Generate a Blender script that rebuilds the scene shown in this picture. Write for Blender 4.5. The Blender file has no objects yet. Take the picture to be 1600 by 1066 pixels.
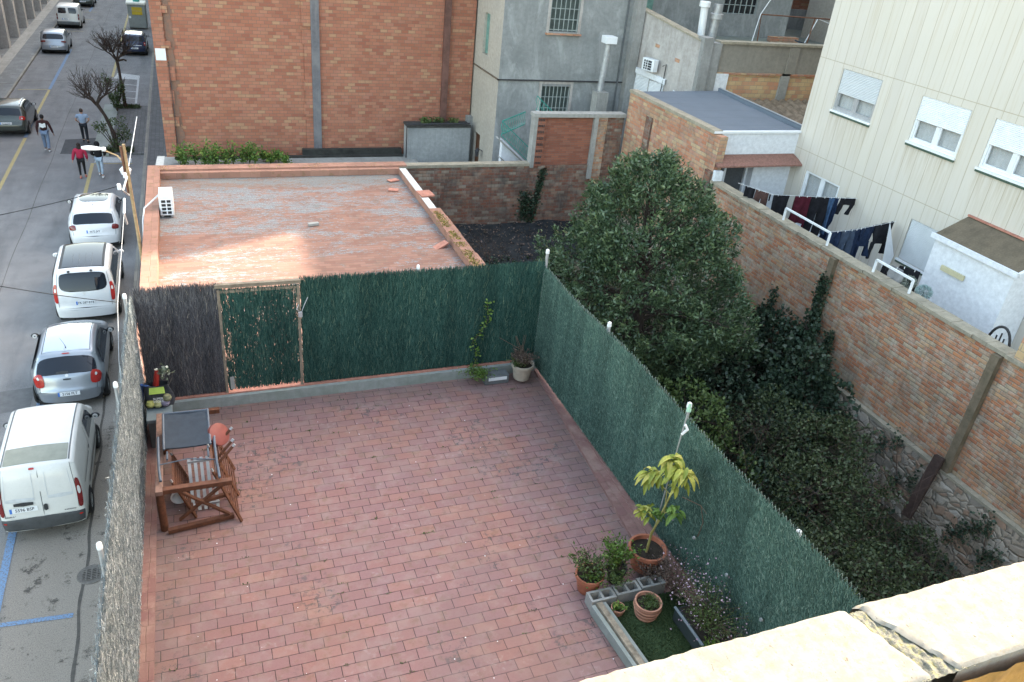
import bpy, bmesh, math, random
import numpy as np
from mathutils import Vector, Matrix, noise as mnoise
random.seed(7); np.random.seed(7)
R_ = math.radians
scene = bpy.context.scene
COL = scene.collection

# ---------------------------------------------------------------- camera
cam_d = bpy.data.cameras.new('camera'); cam = bpy.data.objects.new('camera', cam_d); COL.objects.link(cam)
cam_d.sensor_width = 36.0; cam_d.lens = 36.0*1238.15/1600.0
cam_d.clip_start = 0.05; cam_d.clip_end = 2000
RX = (0.93269842, -0.09465348, 0.34801491); FY = (-0.34847951, -0.48515084, 0.8019917); DN = (-0.09292842, 0.86929246, 0.48548422)
mx = Matrix(((RX[0], -RX[1], -RX[2], 0.0), (FY[0], -FY[1], -FY[2], 0.0), (-DN[0], DN[1], DN[2], 13.0), (0, 0, 0, 1)))
cam.matrix_world = mx
scene.camera = cam
scene.render.resolution_x = 1024; scene.render.resolution_y = 682

# ---------------------------------------------------------------- light
SUN = Vector((0.75, 0.35, 0.50)).normalized()
world = bpy.data.worlds.new('World'); scene.world = world; world.use_nodes = True
wn = world.node_tree.nodes; wl = world.node_tree.links
sky = wn.new('ShaderNodeTexSky'); sky.sky_type = 'NISHITA'; sky.sun_disc = False
sky.sun_elevation = math.asin(SUN.z); sky.sun_rotation = math.atan2(SUN.x, SUN.y)
sky.air_density = 1.0; sky.dust_density = 2.5; sky.ozone_density = 1.0
bg = wn['Background']; bg.inputs['Strength'].default_value = 0.15
tint = wn.new('ShaderNodeMix'); tint.data_type = 'RGBA'; tint.blend_type = 'MULTIPLY'; tint.inputs[0].default_value = 1.0; tint.inputs[7].default_value = (1.17, 1.0, .755, 1)
wl.new(sky.outputs[0], tint.inputs[6]); wl.new(tint.outputs[2], bg.inputs['Color'])
sun_d = bpy.data.lights.new('sun', 'SUN'); sun_d.energy = 2.0; sun_d.angle = R_(0.5); sun_d.color = (1.0, 0.90, 0.76)
sun_o = bpy.data.objects.new('sun', sun_d); COL.objects.link(sun_o)
sun_o.rotation_euler = SUN.to_track_quat('Z', 'Y').to_euler(); sun_o.location = (20, 10, 40)
scene.view_settings.view_transform = 'Standard'; scene.view_settings.look = 'None'
scene.view_settings.exposure = 3.1; scene.view_settings.gamma = 1.0

# ---------------------------------------------------------------- helpers
class MB:
    """collects faces for one mesh"""
    def __init__(s): s.v = []; s.f = []; s.m = []; s.uv = []; s.rnd = []
    def face(s, pts, m=0, uv=None, rnd=0.5):
        i = len(s.v); s.v += [tuple(p) for p in pts]; s.f.append(tuple(range(i, i+len(pts)))); s.m.append(m); s.rnd.append(rnd)
        if uv is None:
            a, b, c = Vector(pts[0]), Vector(pts[1]), Vector(pts[2]); n = (b-a).cross(c-a)
            if n.length < 1e-12 and len(pts) > 3: n = (c-a).cross(Vector(pts[3])-a)
            if n.length > 1e-12: n.normalize()
            if abs(n.z) > 0.8 or n.length < .5: uv = [(p[0], p[1]) for p in pts]
            else:
                t = Vector((-n.y, n.x, 0)).normalized()
                if abs(t.x) > abs(t.y): t = t if t.x > 0 else -t
                else: t = t if t.y > 0 else -t
                uv = [(Vector((p[0], p[1], 0)).dot(t), p[2]) for p in pts]
        s.uv += list(uv)
    def box(s, x0, x1, y0, y1, z0, z1, m=0, skip=''):
        P = lambda x, y, z: (x, y, z)
        if 't' not in skip: s.face([P(x0,y0,z1),P(x1,y0,z1),P(x1,y1,z1),P(x0,y1,z1)], m)
        if 'b' not in skip: s.face([P(x0,y1,z0),P(x1,y1,z0),P(x1,y0,z0),P(x0,y0,z0)], m)
        s.face([P(x0,y0,z0),P(x1,y0,z0),P(x1,y0,z1),P(x0,y0,z1)], m)
        s.face([P(x1,y1,z0),P(x0,y1,z0),P(x0,y1,z1),P(x1,y1,z1)], m)
        s.face([P(x0,y1,z0),P(x0,y0,z0),P(x0,y0,z1),P(x0,y1,z1)], m)
        s.face([P(x1,y0,z0),P(x1,y1,z0),P(x1,y1,z1),P(x1,y0,z1)], m)
        return s
    def prism(s, poly, z0, z1, m=0, topm=None):
        """vertical prism over plan polygon (ccw)"""
        n = len(poly)
        s.face([(p[0], p[1], z1) for p in poly], m if topm is None else topm)
        s.face([(p[0], p[1], z0) for p in reversed(poly)], m)
        for i in range(n):
            a, b = poly[i], poly[(i+1) % n]
            s.face([(a[0],a[1],z0),(b[0],b[1],z0),(b[0],b[1],z1),(a[0],a[1],z1)], m)
        return s
    def bar(s, a, b, w, h=None, m=0, up=(0,0,1)):
        """rectangular bar from a to b"""
        a = Vector(a); b = Vector(b); h = w if h is None else h
        d = (b-a).normalized(); u = Vector(up)
        if abs(d.dot(u)) > .98: u = Vector((0,1,0))
        r = d.cross(u).normalized(); u = r.cross(d).normalized()
        c = [r*w/2+u*h/2, -r*w/2+u*h/2, -r*w/2-u*h/2, r*w/2-u*h/2]
        A = [a+k for k in c]; B = [b+k for k in c]
        for i in range(4):
            j = (i+1) % 4; s.face([A[i], A[j], B[j], B[i]], m)
        s.face([A[3], A[2], A[1], A[0]], m); s.face(B, m)
        return s
    def tube(s, pts, rads, n=8, m=0, cap=True, rnd=.5):
        pts = [Vector(p) for p in pts]
        if not hasattr(rads, '__len__'): rads = [rads]*len(pts)
        rings = []; ref = None
        for i, p in enumerate(pts):
            d = (pts[min(i+1, len(pts)-1)]-pts[max(i-1, 0)])
            d = d.normalized() if d.length > 1e-9 else Vector((0,0,1))
            if ref is None: ref = Vector((1,0,0)) if abs(d.x) < .8 else Vector((0,1,0))
            r = (ref - d*ref.dot(d)).normalized(); ref = r; q = d.cross(r)
            rings.append([p+(r*math.cos(2*math.pi*k/n)+q*math.sin(2*math.pi*k/n))*rads[i] for k in range(n)])
        for i in range(len(rings)-1):
            for k in range(n):
                j = (k+1) % n; s.face([rings[i][k], rings[i][j], rings[i+1][j], rings[i+1][k]], m, rnd=rnd)
        if cap:
            s.face(list(reversed(rings[0])), m, rnd=rnd); s.face(rings[-1], m, rnd=rnd)
        return s
    def lathe(s, prof, c=(0,0,0), n=24, m=0, axis='z'):
        """revolve (r,h) profile"""
        c = Vector(c)
        def P(r, h, k):
            a = 2*math.pi*k/n; x, y = r*math.cos(a), r*math.sin(a)
            return c + (Vector((x, y, h)) if axis == 'z' else (Vector((h, x, y)) if axis == 'x' else Vector((x, h, y))))
        for i in range(len(prof)-1):
            for k in range(n):
                q = [P(*prof[i], k), P(*prof[i], k+1), P(*prof[i+1], k+1), P(*prof[i+1], k)]
                s.face(q, m)
        return s
    def grid(s, fn, nu, nv, m=0, uv=None):
        P = [[fn(i/nu, j/nv) for j in range(nv+1)] for i in range(nu+1)]
        for i in range(nu):
            for j in range(nv):
                u = [(i/nu, j/nv), ((i+1)/nu, j/nv), ((i+1)/nu, (j+1)/nv), (i/nu, (j+1)/nv)] if uv else None
                s.face([P[i][j], P[i+1][j], P[i+1][j+1], P[i][j+1]], m, u)
        return s
    def build(s, name, mats, parent=None, smooth=False, bevel=0, local=False, weld=True):
        me = bpy.data.meshes.new(name)
        off = Vector((0,0,0))
        if parent is not None and not local:
            p = parent
            while p is not None: off += p.location; p = p.parent
        V = [(v[0]-off.x, v[1]-off.y, v[2]-off.z) for v in s.v]
        me.from_pydata(V, [], s.f)
        ul = me.uv_layers.new(name='UVMap')
        ul.data.foreach_set('uv', np.array(s.uv, dtype=np.float32).ravel())
        at = me.attributes.new('rnd', 'FLOAT', 'FACE'); at.data.foreach_set('value', np.array(s.rnd, dtype=np.float32))
        if not isinstance(mats, (list, tuple)): mats = [mats]
        for m in mats: me.materials.append(m)
        me.polygons.foreach_set('material_index', s.m)
        if weld or smooth or bevel:
            bm = bmesh.new(); bm.from_mesh(me)
            bmesh.ops.remove_doubles(bm, verts=bm.verts, dist=1e-4)
            if smooth or bevel: bmesh.ops.recalc_face_normals(bm, faces=bm.faces)
            bm.to_mesh(me); bm.free()
        if smooth: me.polygons.foreach_set('use_smooth', [True]*len(me.polygons))
        me.update()
        o = bpy.data.objects.new(name, me); COL.objects.link(o)
        if parent is not None: o.parent = parent
        if bevel:
            md = o.modifiers.new('bevel', 'BEVEL'); md.width = bevel; md.segments = 2; md.limit_method = 'ANGLE'; md.angle_limit = R_(40)
        if smooth and smooth != 'full':
            try:
                md = o.modifiers.new('edges', 'EDGE_SPLIT'); md.split_angle = R_(smooth if smooth > 1 else 40)
            except Exception: pass
        return o

def tag(o, label=None, cat=None, group=None, kind=None):
    if label: o['label'] = label
    if cat: o['category'] = cat
    if group: o['group'] = group
    if kind: o['kind'] = kind
    return o
def thing(name, label, cat, loc=(0,0,0), group=None, rz=0):
    o = bpy.data.objects.new(name, None); COL.objects.link(o); o.location = loc; o.rotation_euler = (0,0,rz); o.empty_display_size = .2
    return tag(o, label, cat, group)
def struct(name, mb, m, **k):
    o = mb.build(name, m, None, **k); o['kind'] = 'structure'; return o
def copy_tree(o, parent=None):
    c = o.copy(); COL.objects.link(c); c.parent = parent
    for ch in o.children: copy_tree(ch, c)
    return c
def raw_mesh(name, V, F4, mats, parent=None, rnd=None, smooth=False, midx=None):
    """fast mesh from numpy arrays; F4 (n,k)"""
    me = bpy.data.meshes.new(name); V = np.asarray(V, dtype=np.float32); F4 = np.asarray(F4, dtype=np.int32)
    off = Vector((0,0,0)); p = parent
    while p is not None: off += p.location; p = p.parent
    V = V - np.array(off, dtype=np.float32)
    k = F4.shape[1]
    me.vertices.add(len(V)); me.vertices.foreach_set('co', V.ravel())
    me.loops.add(F4.size); me.loops.foreach_set('vertex_index', F4.ravel())
    me.polygons.add(len(F4)); me.polygons.foreach_set('loop_start', np.arange(0, F4.size, k, dtype=np.int32))
    if not isinstance(mats, (list, tuple)): mats = [mats]
    for m in mats: me.materials.append(m)
    if midx is not None: me.polygons.foreach_set('material_index', np.asarray(midx, dtype=np.int32))
    me.update(calc_edges=True); me.validate()
    at = me.attributes.new('rnd', 'FLOAT', 'FACE')
    at.data.foreach_set('value', np.asarray(rnd if rnd is not None else np.random.rand(len(F4)), dtype=np.float32))
    if smooth: me.polygons.foreach_set('use_smooth', [True]*len(me.polygons))
    o = bpy.data.objects.new(name, me); COL.objects.link(o)
    if parent is not None: o.parent = parent
    return o

# ---------------------------------------------------------------- materials
class NT:
    def __init__(s, name):
        s.mat = bpy.data.materials.new(name); s.mat.use_nodes = True
        s.t = s.mat.node_tree; s.n = s.t.nodes; s.l = s.t.links; s.p = s.n['Principled BSDF']
        s._uv = None; s._obj = None
    def _set(s, sock, v):
        if hasattr(v, 'is_output') or isinstance(v, bpy.types.NodeSocket): s.l.new(v, sock)
        elif isinstance(v, (tuple, list)):
            d = sock.default_value
            v = tuple(v) + ((1.0,) if len(v) == 3 and len(d) == 4 else ())
            sock.default_value = v
        else: sock.default_value = v
    def M(s, op, a, b=None, c=None, clamp=False):
        n = s.n.new('ShaderNodeMath'); n.operation = op; n.use_clamp = clamp
        for i, x in enumerate((a, b, c)):
            if x is not None: s._set(n.inputs[i], x)
        return n.outputs[0]
    def uv(s):
        if s._uv is None: s._uv = s.n.new('ShaderNodeTexCoord').outputs['UV']
        return s._uv
    def obj(s):
        if s._obj is None: s._obj = s.n.new('ShaderNodeNewGeometry').outputs['Position']
        return s._obj
    def scale(s, v, sc):
        n = s.n.new('ShaderNodeMapping'); s._set(n.inputs['Vector'], v); n.inputs['Scale'].default_value = sc; return n.outputs[0]
    def noise(s, v, sc, det=4, rough=.55, out=0, dist=0):
        n = s.n.new('ShaderNodeTexNoise'); s._set(n.inputs['Vector'], v); n.inputs['Scale'].default_value = sc
        n.inputs['Detail'].default_value = det; n.inputs['Roughness'].default_value = rough; n.inputs['Distortion'].default_value = dist
        return n.outputs[out]
    def vor(s, v, sc, feat='F1', out='Distance'):
        n = s.n.new('ShaderNodeTexVoronoi'); s._set(n.inputs['Vector'], v); n.inputs['Scale'].default_value = sc; n.feature = feat
        return n.outputs[out]
    def ramp(s, f, stops, interp='LINEAR'):
        n = s.n.new('ShaderNodeValToRGB'); s._set(n.inputs[0], f); cr = n.color_ramp; cr.interpolation = interp
        while len(cr.elements) < len(stops): cr.elements.new(.5)
        for e, (p, c) in zip(cr.elements, stops):
            e.position = p; e.color = (c[0], c[1], c[2], 1) if hasattr(c, '__len__') else (c, c, c, 1)
        return n.outputs[0]
    def mix(s, f, a, b, mode='MIX'):
        n = s.n.new('ShaderNodeMix'); n.data_type = 'RGBA'; n.blend_type = mode; n.clamp_factor = True
        s._set(n.inputs[0], f); s._set(n.inputs[6], a); s._set(n.inputs[7], b); return n.outputs[2]
    def sep(s, v):
        n = s.n.new('ShaderNodeSeparateXYZ'); s._set(n.inputs[0], v); return n.outputs
    def com(s, x, y, z=0.0):
        n = s.n.new('ShaderNodeCombineXYZ'); s._set(n.inputs[0], x); s._set(n.inputs[1], y); s._set(n.inputs[2], z); return n.outputs[0]
    def white(s, v, out=0):
        n = s.n.new('ShaderNodeTexWhiteNoise'); n.noise_dimensions = '3D'; s._set(n.inputs['Vector'], v); return n.outputs[out]
    def attr(s, name='rnd'):
        n = s.n.new('ShaderNodeAttribute'); n.attribute_name = name; return n.outputs['Fac']
    def bump(s, h, strength=.3, dist=.01):
        n = s.n.new('ShaderNodeBump'); n.inputs['Strength'].default_value = strength; n.inputs['Distance'].default_value = dist
        s._set(n.inputs['Height'], h); s.l.new(n.outputs[0], s.p.inputs['Normal']); return n
    def out(s, col=None, rough=.8, metal=0, spec=.3, **k):
        if col is not None: s._set(s.p.inputs['Base Color'], col)
        s._set(s.p.inputs['Roughness'], rough); s._set(s.p.inputs['Metallic'], metal)
        s.p.inputs['Specular IOR Level'].default_value = spec
        for a, b in k.items(): s._set(s.p.inputs[a.replace('_', ' ')], b)
        return s.mat

_mc = {}
def plain(name, col, rough=.7, var=.18, sc=6, bump=.15, metal=0, spec=.3, fine=60, **k):
    """painted / plastic / cloth surface with slight dirt and tone variation"""
    if name in _mc: return _mc[name]
    t = NT(name); c = Vector(col)
    f = t.noise(t.obj(), sc, 5, .6); f2 = t.noise(t.obj(), fine, 2, .5)
    a = tuple(c*(1-var)); b = tuple(min(x*(1+var*.6), 1) for x in c)
    colr = t.mix(t.ramp(f, [(.3, 0), (.7, 1)]), a, b)
    colr = t.mix(t.M('MULTIPLY', f2, var*.8), colr, tuple(c*.55))
    if bump: t.bump(f2, bump, .004)
    _mc[name] = t.out(colr, rough, metal, spec, **k); return _mc[name]

def cells(t, w, h, half=.5, jit=.006, vec=None):
    """masonry grid: returns mortar distance, random per unit (value, colour), fu, fv"""
    v = vec or t.uv()
    nz = t.noise(v, 9, 3, .6, 1)
    sx, sy, _ = t.sep(nz)[0:3]
    x, y, _z = t.sep(v)[0:3]
    x = t.M('ADD', x, t.M('MULTIPLY', t.M('SUBTRACT', sx, .5), jit*2)); y = t.M('ADD', y, t.M('MULTIPLY', t.M('SUBTRACT', sy, .5), jit*2))
    r = t.M('DIVIDE', y, h); row = t.M('FLOOR', r); fv = t.M('MULTIPLY', t.M('FRACT', r), h)
    sh = t.M('MULTIPLY', t.M('FLOORED_MODULO', row, 2.0), half)
    rj = t.M('MULTIPLY', t.white(t.com(row, 3.3, 1.1)), .18)
    c = t.M('ADD', t.M('ADD', t.M('DIVIDE', x, w), sh), rj); cl = t.M('FLOOR', c); fu = t.M('MULTIPLY', t.M('FRACT', c), w)
    du = t.M('MINIMUM', fu, t.M('SUBTRACT', w, fu)); dv = t.M('MINIMUM', fv, t.M('SUBTRACT', h, fv))
    d = t.M('MINIMUM', du, dv); id_ = t.com(cl, row, .5)
    return d, t.white(id_), t.white(id_, 1), du, dv

def brick(name, w, h, mo, cols, mortar, dirt=(.06,.05,.045), dirt_amt=.5, bstr=.6, pale=None, pale_amt=0, streak=0, moss=0, rough=.9, half=.5, jit=.006, dirt_sc=1.3, blotch=None, speck=.35, edge=False, hue=False):
    t = NT(name); d, rv, rc, du, dv = cells(t, w, h, half, jit)
    nb = t.noise(t.uv(), 28, 5, .65); big = t.noise(t.uv(), dirt_sc, 5, .62, dist=.4); fine = t.noise(t.uv(), 90, 2, .6)
    n = len(cols); col = t.ramp(rv, [(i/n, c) for i, c in enumerate(cols)], 'CONSTANT')
    col = t.mix(t.M('MULTIPLY', nb, .5), col, t.mix(1.0, col, (.62, .6, .6), 'MULTIPLY'))
    col = t.mix(t.M('MULTIPLY', t.ramp(fine, [(.5, 0), (.75, 1)]), speck), col, mortar)
    mk = t.ramp(d, [(mo*.35, 1), (mo*.75, 0)]) if False else t.M('SUBTRACT', 1.0, t.M('DIVIDE', t.M('SUBTRACT', d, mo*.3), mo*.35), clamp=True)
    mk = t.M('MULTIPLY', mk, t.ramp(nb, [(.25, .45), (.5, 1)]))
    mcol = t.mix(nb, mortar, tuple(x*.55 for x in mortar))
    col = t.mix(mk, col, mcol)
    if pale is not None: col = t.mix(t.M('MULTIPLY', t.ramp(t.noise(t.uv(), 2.6, 6, .7), [(.48, 0), (.62, 1)]), pale_amt), col, pale)
    col = t.mix(t.M('MULTIPLY', t.ramp(big, [(.46, 0), (.7, 1)]), dirt_amt), col, dirt)
    if streak:
        st = t.noise(t.scale(t.uv(), (5, .35, 1)), 1.5, 5, .7)
        col = t.mix(t.M('MULTIPLY', t.ramp(st, [(.5, 0), (.68, 1)]), streak), col, dirt)
    if moss: col = t.mix(t.M('MULTIPLY', t.ramp(t.noise(t.uv(), 5, 6, .7), [(.54, 0), (.64, 1)]), moss), col, (.09, .085, .015))
    if blotch is not None:
        b1 = t.M('MULTIPLY', t.ramp(t.noise(t.uv(), .75, 3, .5, dist=.8), [(.55, 0), (.62, 1)]), t.ramp(t.noise(t.uv(), 8, 6, .75), [(.52, 0), (.60, 1)]))
        col = t.mix(t.M('MULTIPLY', b1, .75), col, blotch)
        b2 = t.M('MULTIPLY', t.ramp(t.noise(t.scale(t.uv(), (1, 1.6, 1)), 1.9, 3, .5), [(.58, 0), (.66, 1)]), t.ramp(t.noise(t.uv(), 14, 6, .7), [(.5, 0), (.62, 1)]))
        col = t.mix(t.M('MULTIPLY', b2, .4), col, (.33,.27,.255))
    if hue:
        hn = t.M('ADD', t.noise(t.uv(), .38, 4, .6), t.M('MULTIPLY', t.M('SUBTRACT', rv, .5), .22))
        col = t.mix(t.ramp(hn, [(.50, 0), (.66, 1)]), col, t.mix(1.0, col, (1.07,.98,.88), 'MULTIPLY'))
        col = t.mix(t.M('MULTIPLY', t.ramp(t.noise(t.uv(), .5, 5, .65, dist=.6), [(.5, 0), (.7, 1)]), .35), col, (.17,.115,.11))
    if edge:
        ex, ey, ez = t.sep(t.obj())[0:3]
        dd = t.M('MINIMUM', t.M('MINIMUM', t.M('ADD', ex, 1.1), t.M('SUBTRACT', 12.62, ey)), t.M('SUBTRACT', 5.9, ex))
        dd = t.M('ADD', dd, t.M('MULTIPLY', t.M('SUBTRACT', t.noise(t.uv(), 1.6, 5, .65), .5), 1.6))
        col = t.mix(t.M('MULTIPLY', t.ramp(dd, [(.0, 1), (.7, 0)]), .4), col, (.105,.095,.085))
    hgt = t.M('ADD', t.M('MULTIPLY', t.M('MINIMUM', d, mo), 1.0/mo), t.M('MULTIPLY', nb, .35))
    t.bump(hgt, bstr, .012)
    return t.out(col, rough, 0, .2)

def render_mat(name, col, stain=(.1,.1,.1), amt=.5, streak=.35, sc=1.0, bump=.35, pale=0, rough=.92):
    """mineral render / stucco / concrete"""
    t = NT(name); u = t.uv()
    a = t.noise(u, .9*sc, 6, .65); b = t.noise(u, 7*sc, 5, .65); f = t.noise(u, 70, 3, .6)
    c = t.mix(t.ramp(b, [(.3, 0), (.7, 1)]), tuple(x*.84 for x in col), tuple(min(1, x*1.12) for x in col))
    c = t.mix(t.M('MULTIPLY', t.ramp(a, [(.42, 0), (.68, 1)]), amt), c, stain)
    if streak:
        st = t.noise(t.scale(u, (4, .3, 1)), 1.3, 6, .7)
        c = t.mix(t.M('MULTIPLY', t.ramp(st, [(.5, 0), (.66, 1)]), streak), c, stain)
    c = t.mix(t.M('MULTIPLY', t.ramp(f, [(.5, 0), (.8, 1)]), .25), c, tuple(x*.5 for x in col))
    if pale: c = t.mix(t.M('MULTIPLY', t.ramp(t.noise(t.scale(u, (1.3, .55, 1)), .8, 6, .7, dist=.5), [(.52, 0), (.64, 1)]), pale), c, tuple(min(1, x*1.45) for x in col))
    t.bump(t.M('ADD', t.M('MULTIPLY', f, .6), b), bump, .01)
    return t.out(c, rough, 0, .2)

# masonry and ground materials
M = {}
OR = [(.43,.19,.125),(.47,.22,.15),(.385,.16,.105),(.45,.20,.135),(.50,.245,.165),(.41,.175,.12),(.45,.215,.155),(.365,.145,.10),(.47,.205,.14),(.44,.19,.125),(.49,.30,.19),(.40,.175,.12),(.46,.225,.15)]
OR = [(a*.86, b*.80, c*.76) for a, b, c in OR]
M['brick_orange'] = brick('orange_brickwork', .31, .135, .02, OR, (.235,.155,.115), dirt=(.24,.115,.075), dirt_amt=.3, streak=.25, bstr=.25)
M['brick_garden'] = brick('weathered_brickwork', .29, .10, .02, [(.48,.20,.105),(.42,.165,.09),(.50,.25,.145),(.42,.28,.195),(.52,.23,.115),(.46,.35,.24),(.40,.16,.085),(.50,.30,.17)], (.36,.31,.25), dirt=(.12,.10,.075), dirt_amt=.5, pale=(.46,.40,.33), pale_amt=.7, streak=.4, bstr=.8)
M['brick_dark'] = brick('old_dark_brickwork', .29, .12, .02, [(.24,.105,.07),(.27,.13,.085),(.19,.09,.065),(.30,.19,.135),(.21,.12,.09),(.32,.25,.195),(.25,.10,.065)], (.22,.185,.15), dirt=(.055,.05,.045), dirt_amt=.7, pale=(.29,.255,.22), pale_amt=.5, streak=.4, bstr=.9)
M['brick_red'] = brick('red_infill_brickwork', .31, .085, .014, [(.30,.11,.07),(.34,.13,.08),(.27,.10,.065),(.32,.135,.09)], (.22,.15,.12), dirt_amt=.3, dirt=(.14,.07,.05))
M['brick_yellow'] = brick('yellow_hollow_brickwork', .33, .17, .018, [(.60,.42,.23),(.60,.30,.18),(.64,.46,.26),(.58,.33,.20),(.62,.38,.21)], (.45,.38,.28), dirt_amt=.3, dirt=(.3,.2,.12))
M['brick_block'] = brick('mixed_orange_brickwork', .30, .125, .02, [(.52,.24,.14),(.54,.33,.20),(.46,.19,.11),(.55,.39,.23),(.52,.28,.17),(.46,.25,.18),(.50,.21,.125)], (.36,.30,.24), dirt=(.10,.085,.06), dirt_amt=.4, streak=.3, pale=(.45,.38,.30), pale_amt=.35, bstr=.8)
M['brick_far'] = brick('distant_brickwork', .31, .14, .016, OR, (.3,.25,.21), dirt_amt=.2)
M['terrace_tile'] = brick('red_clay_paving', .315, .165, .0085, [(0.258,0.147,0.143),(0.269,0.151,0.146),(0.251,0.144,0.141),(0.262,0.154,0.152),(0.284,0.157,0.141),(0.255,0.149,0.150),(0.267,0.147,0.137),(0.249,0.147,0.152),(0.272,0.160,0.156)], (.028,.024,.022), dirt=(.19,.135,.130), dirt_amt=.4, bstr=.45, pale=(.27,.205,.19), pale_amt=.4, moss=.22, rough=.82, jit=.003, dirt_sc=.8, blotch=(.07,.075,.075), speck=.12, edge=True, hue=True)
M['ledge_tile'] = brick('clay_ledge_tile', .28, .28, .006, [(.235,.125,.115),(.25,.132,.12),(.225,.12,.112)], (.2,.13,.1), dirt=(.30,.2,.16), dirt_amt=.4, half=0, pale=(.42,.30,.25), pale_amt=.35, rough=.8)
M['parapet'] = brick('terracotta_coping', .3, .3, .006, [(.33,.175,.13),(.36,.195,.145),(.30,.16,.12)], (.27,.17,.12), dirt=(.22,.13,.095), dirt_amt=.45, half=0, moss=.35, rough=.9)
M['white_brick'] = brick('white_painted_brick', .29, .10, .01, [(.72,.73,.74),(.68,.69,.71),(.75,.76,.76)], (.5,.51,.52), dirt=(.4,.41,.42), dirt_amt=.25)

def roof_deck():
    t = NT('lichen_roof_tiles'); d, rv, rc, du, dv = cells(t, .28, .14, .5, .004)
    u = t.uv(); nb = t.noise(u, 30, 5, .7)
    col = t.ramp(rv, [(0, (.235,.13,.10)), (.3, (.255,.142,.108)), (.6, (.22,.12,.092)), (.8, (.27,.152,.118))], 'CONSTANT')
    li = t.noise(t.scale(u, (.5, 1.3, 1)), .75, 5, .6, dist=.5); mid = t.noise(t.scale(u, (.5, 1.6, 1)), 4, 5, .7)
    fine = t.noise(t.scale(u, (.55, 1.6, 1)), 11, 6, .8)
    y = t.sep(t.obj())[1]
    grad = t.M('MULTIPLY', t.M('SUBTRACT', y, 20.2), .018)
    k0 = t.M('ADD', t.M('ADD', t.M('MULTIPLY', li, .8), t.M('MULTIPLY', mid, .6)), t.M('SUBTRACT', grad, .125))
    k0 = t.M('ADD', k0, t.M('MULTIPLY', t.M('SUBTRACT', fine, .5), 1.25))
    k = t.ramp(k0, [(.60, 0), (.65, 1)])
    lc = t.mix(t.ramp(t.noise(u, 24, 5, .75), [(.4, 0), (.6, 1)]), (.12,.135,.135), (.25,.29,.305))
    lc = t.mix(t.ramp(t.noise(u, 60, 3, .7), [(.54, 0), (.62, 1)]), lc, (.36,.42,.45))
    col = t.mix(t.M('MULTIPLY', k, .85), col, lc)
    dk = t.M('MAXIMUM', t.ramp(t.noise(u, 2.2, 6, .7), [(.54, 0), (.66, 1)]), t.ramp(t.M('ADD', t.M('MULTIPLY', t.M('SUBTRACT', y, 23.2), .6), t.noise(u, 2.5, 5, .7)), [(.6, 0), (1.2, 1)]))
    col = t.mix(t.M('MULTIPLY', dk, .4), col, (.13,.12,.10))
    mk = t.M('SUBTRACT', 1.0, t.M('DIVIDE', dv, .014), clamp=True)
    col = t.mix(t.M('MULTIPLY', mk, .75), col, (.13,.10,.08))
    t.bump(t.M('ADD', t.M('MULTIPLY', nb, .6), t.M('MULTIPLY', t.M('MINIMUM', dv, .015), 40)), .5, .01)
    return t.out(col, .92, 0, .15)
M['roof_deck'] = roof_deck()

def asphalt():
    t = NT('worn_asphalt'); u = t.uv(); o = t.obj()
    a = t.noise(u, 1.0, 6, .6); g = t.noise(u, 160, 2, .7); sp = t.vor(u, 120)
    b = t.noise(t.scale(u, (1.5, .25, 1)), .8, 5, .6)
    c = t.mix(t.ramp(a, [(.35, 0), (.65, 1)]), (.15,.152,.157), (.21,.212,.215))
    c = t.mix(t.M('MULTIPLY', t.ramp(g, [(.52, 0), (.62, 1)]), .7), c, (.30,.30,.31))
    c = t.mix(t.M('MULTIPLY', t.ramp(g, [(.36, 1), (.46, 0)]), .55), c, (.04,.04,.045))
    c = t.mix(t.M('MULTIPLY', t.ramp(b, [(.5, 0), (.7, 1)]), .4), c, (.06,.062,.068))
    # browner, lighter near the parked cars
    x, y, z = t.sep(o)[0:3]
    br = t.M('MULTIPLY', t.ramp(t.M('MULTIPLY', t.M('ADD', x, 5.0), .8), [(0, 0), (.6, 1)]), t.ramp(t.M('DIVIDE', y, 60.0), [(.27, 1), (.5, 0)]))
    c = t.mix(t.M('MULTIPLY', br, .8), c, t.mix(t.ramp(g, [(.35, 0), (.62, 1)]), (.115,.098,.08), (.37,.32,.265)))
    gr = t.noise(u, 38, 4, .8); c = t.mix(t.M('MULTIPLY', t.ramp(gr, [(.50, 0), (.62, 1)]), .45), c, (.055,.05,.045)); c = t.mix(t.M('MULTIPLY', t.ramp(t.noise(u, 52, 3, .8), [(.56, 0), (.66, 1)]), .35), c, (.34,.32,.29))
    oil = t.ramp(t.noise(u, 1.9, 6, .8), [(.56, 0), (.63, 1)])
    c = t.mix(t.M('MULTIPLY', t.M('MULTIPLY', oil, br), .8), c, (.035,.032,.03))
    t.bump(t.M('ADD', g, sp), .4, .006)
    return t.out(c, .9, 0, .25)
M['asphalt'] = asphalt()
M['pave_left'] = brick('pavement_slabs', .4, .4, .008, [(.22,.23,.235),(.24,.25,.255),(.20,.21,.215)], (.10,.105,.11), dirt_amt=.3, dirt=(.1,.105,.11), half=.5, bstr=.3)
M['pave_right'] = brick('grey_paving_tiles', .2, .2, .012, [(.15,.152,.155),(.165,.167,.17),(.14,.142,.145)], (.07,.07,.075), dirt_amt=.35, dirt=(.07,.07,.07), half=0, bstr=.4)
M['kerb'] = brick('kerb_stone', .14, .9, .008, [(.28,.265,.235),(.31,.295,.26),(.26,.25,.225)], (.12,.12,.12), dirt_amt=.4, dirt=(.13,.125,.12), half=0)
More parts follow.
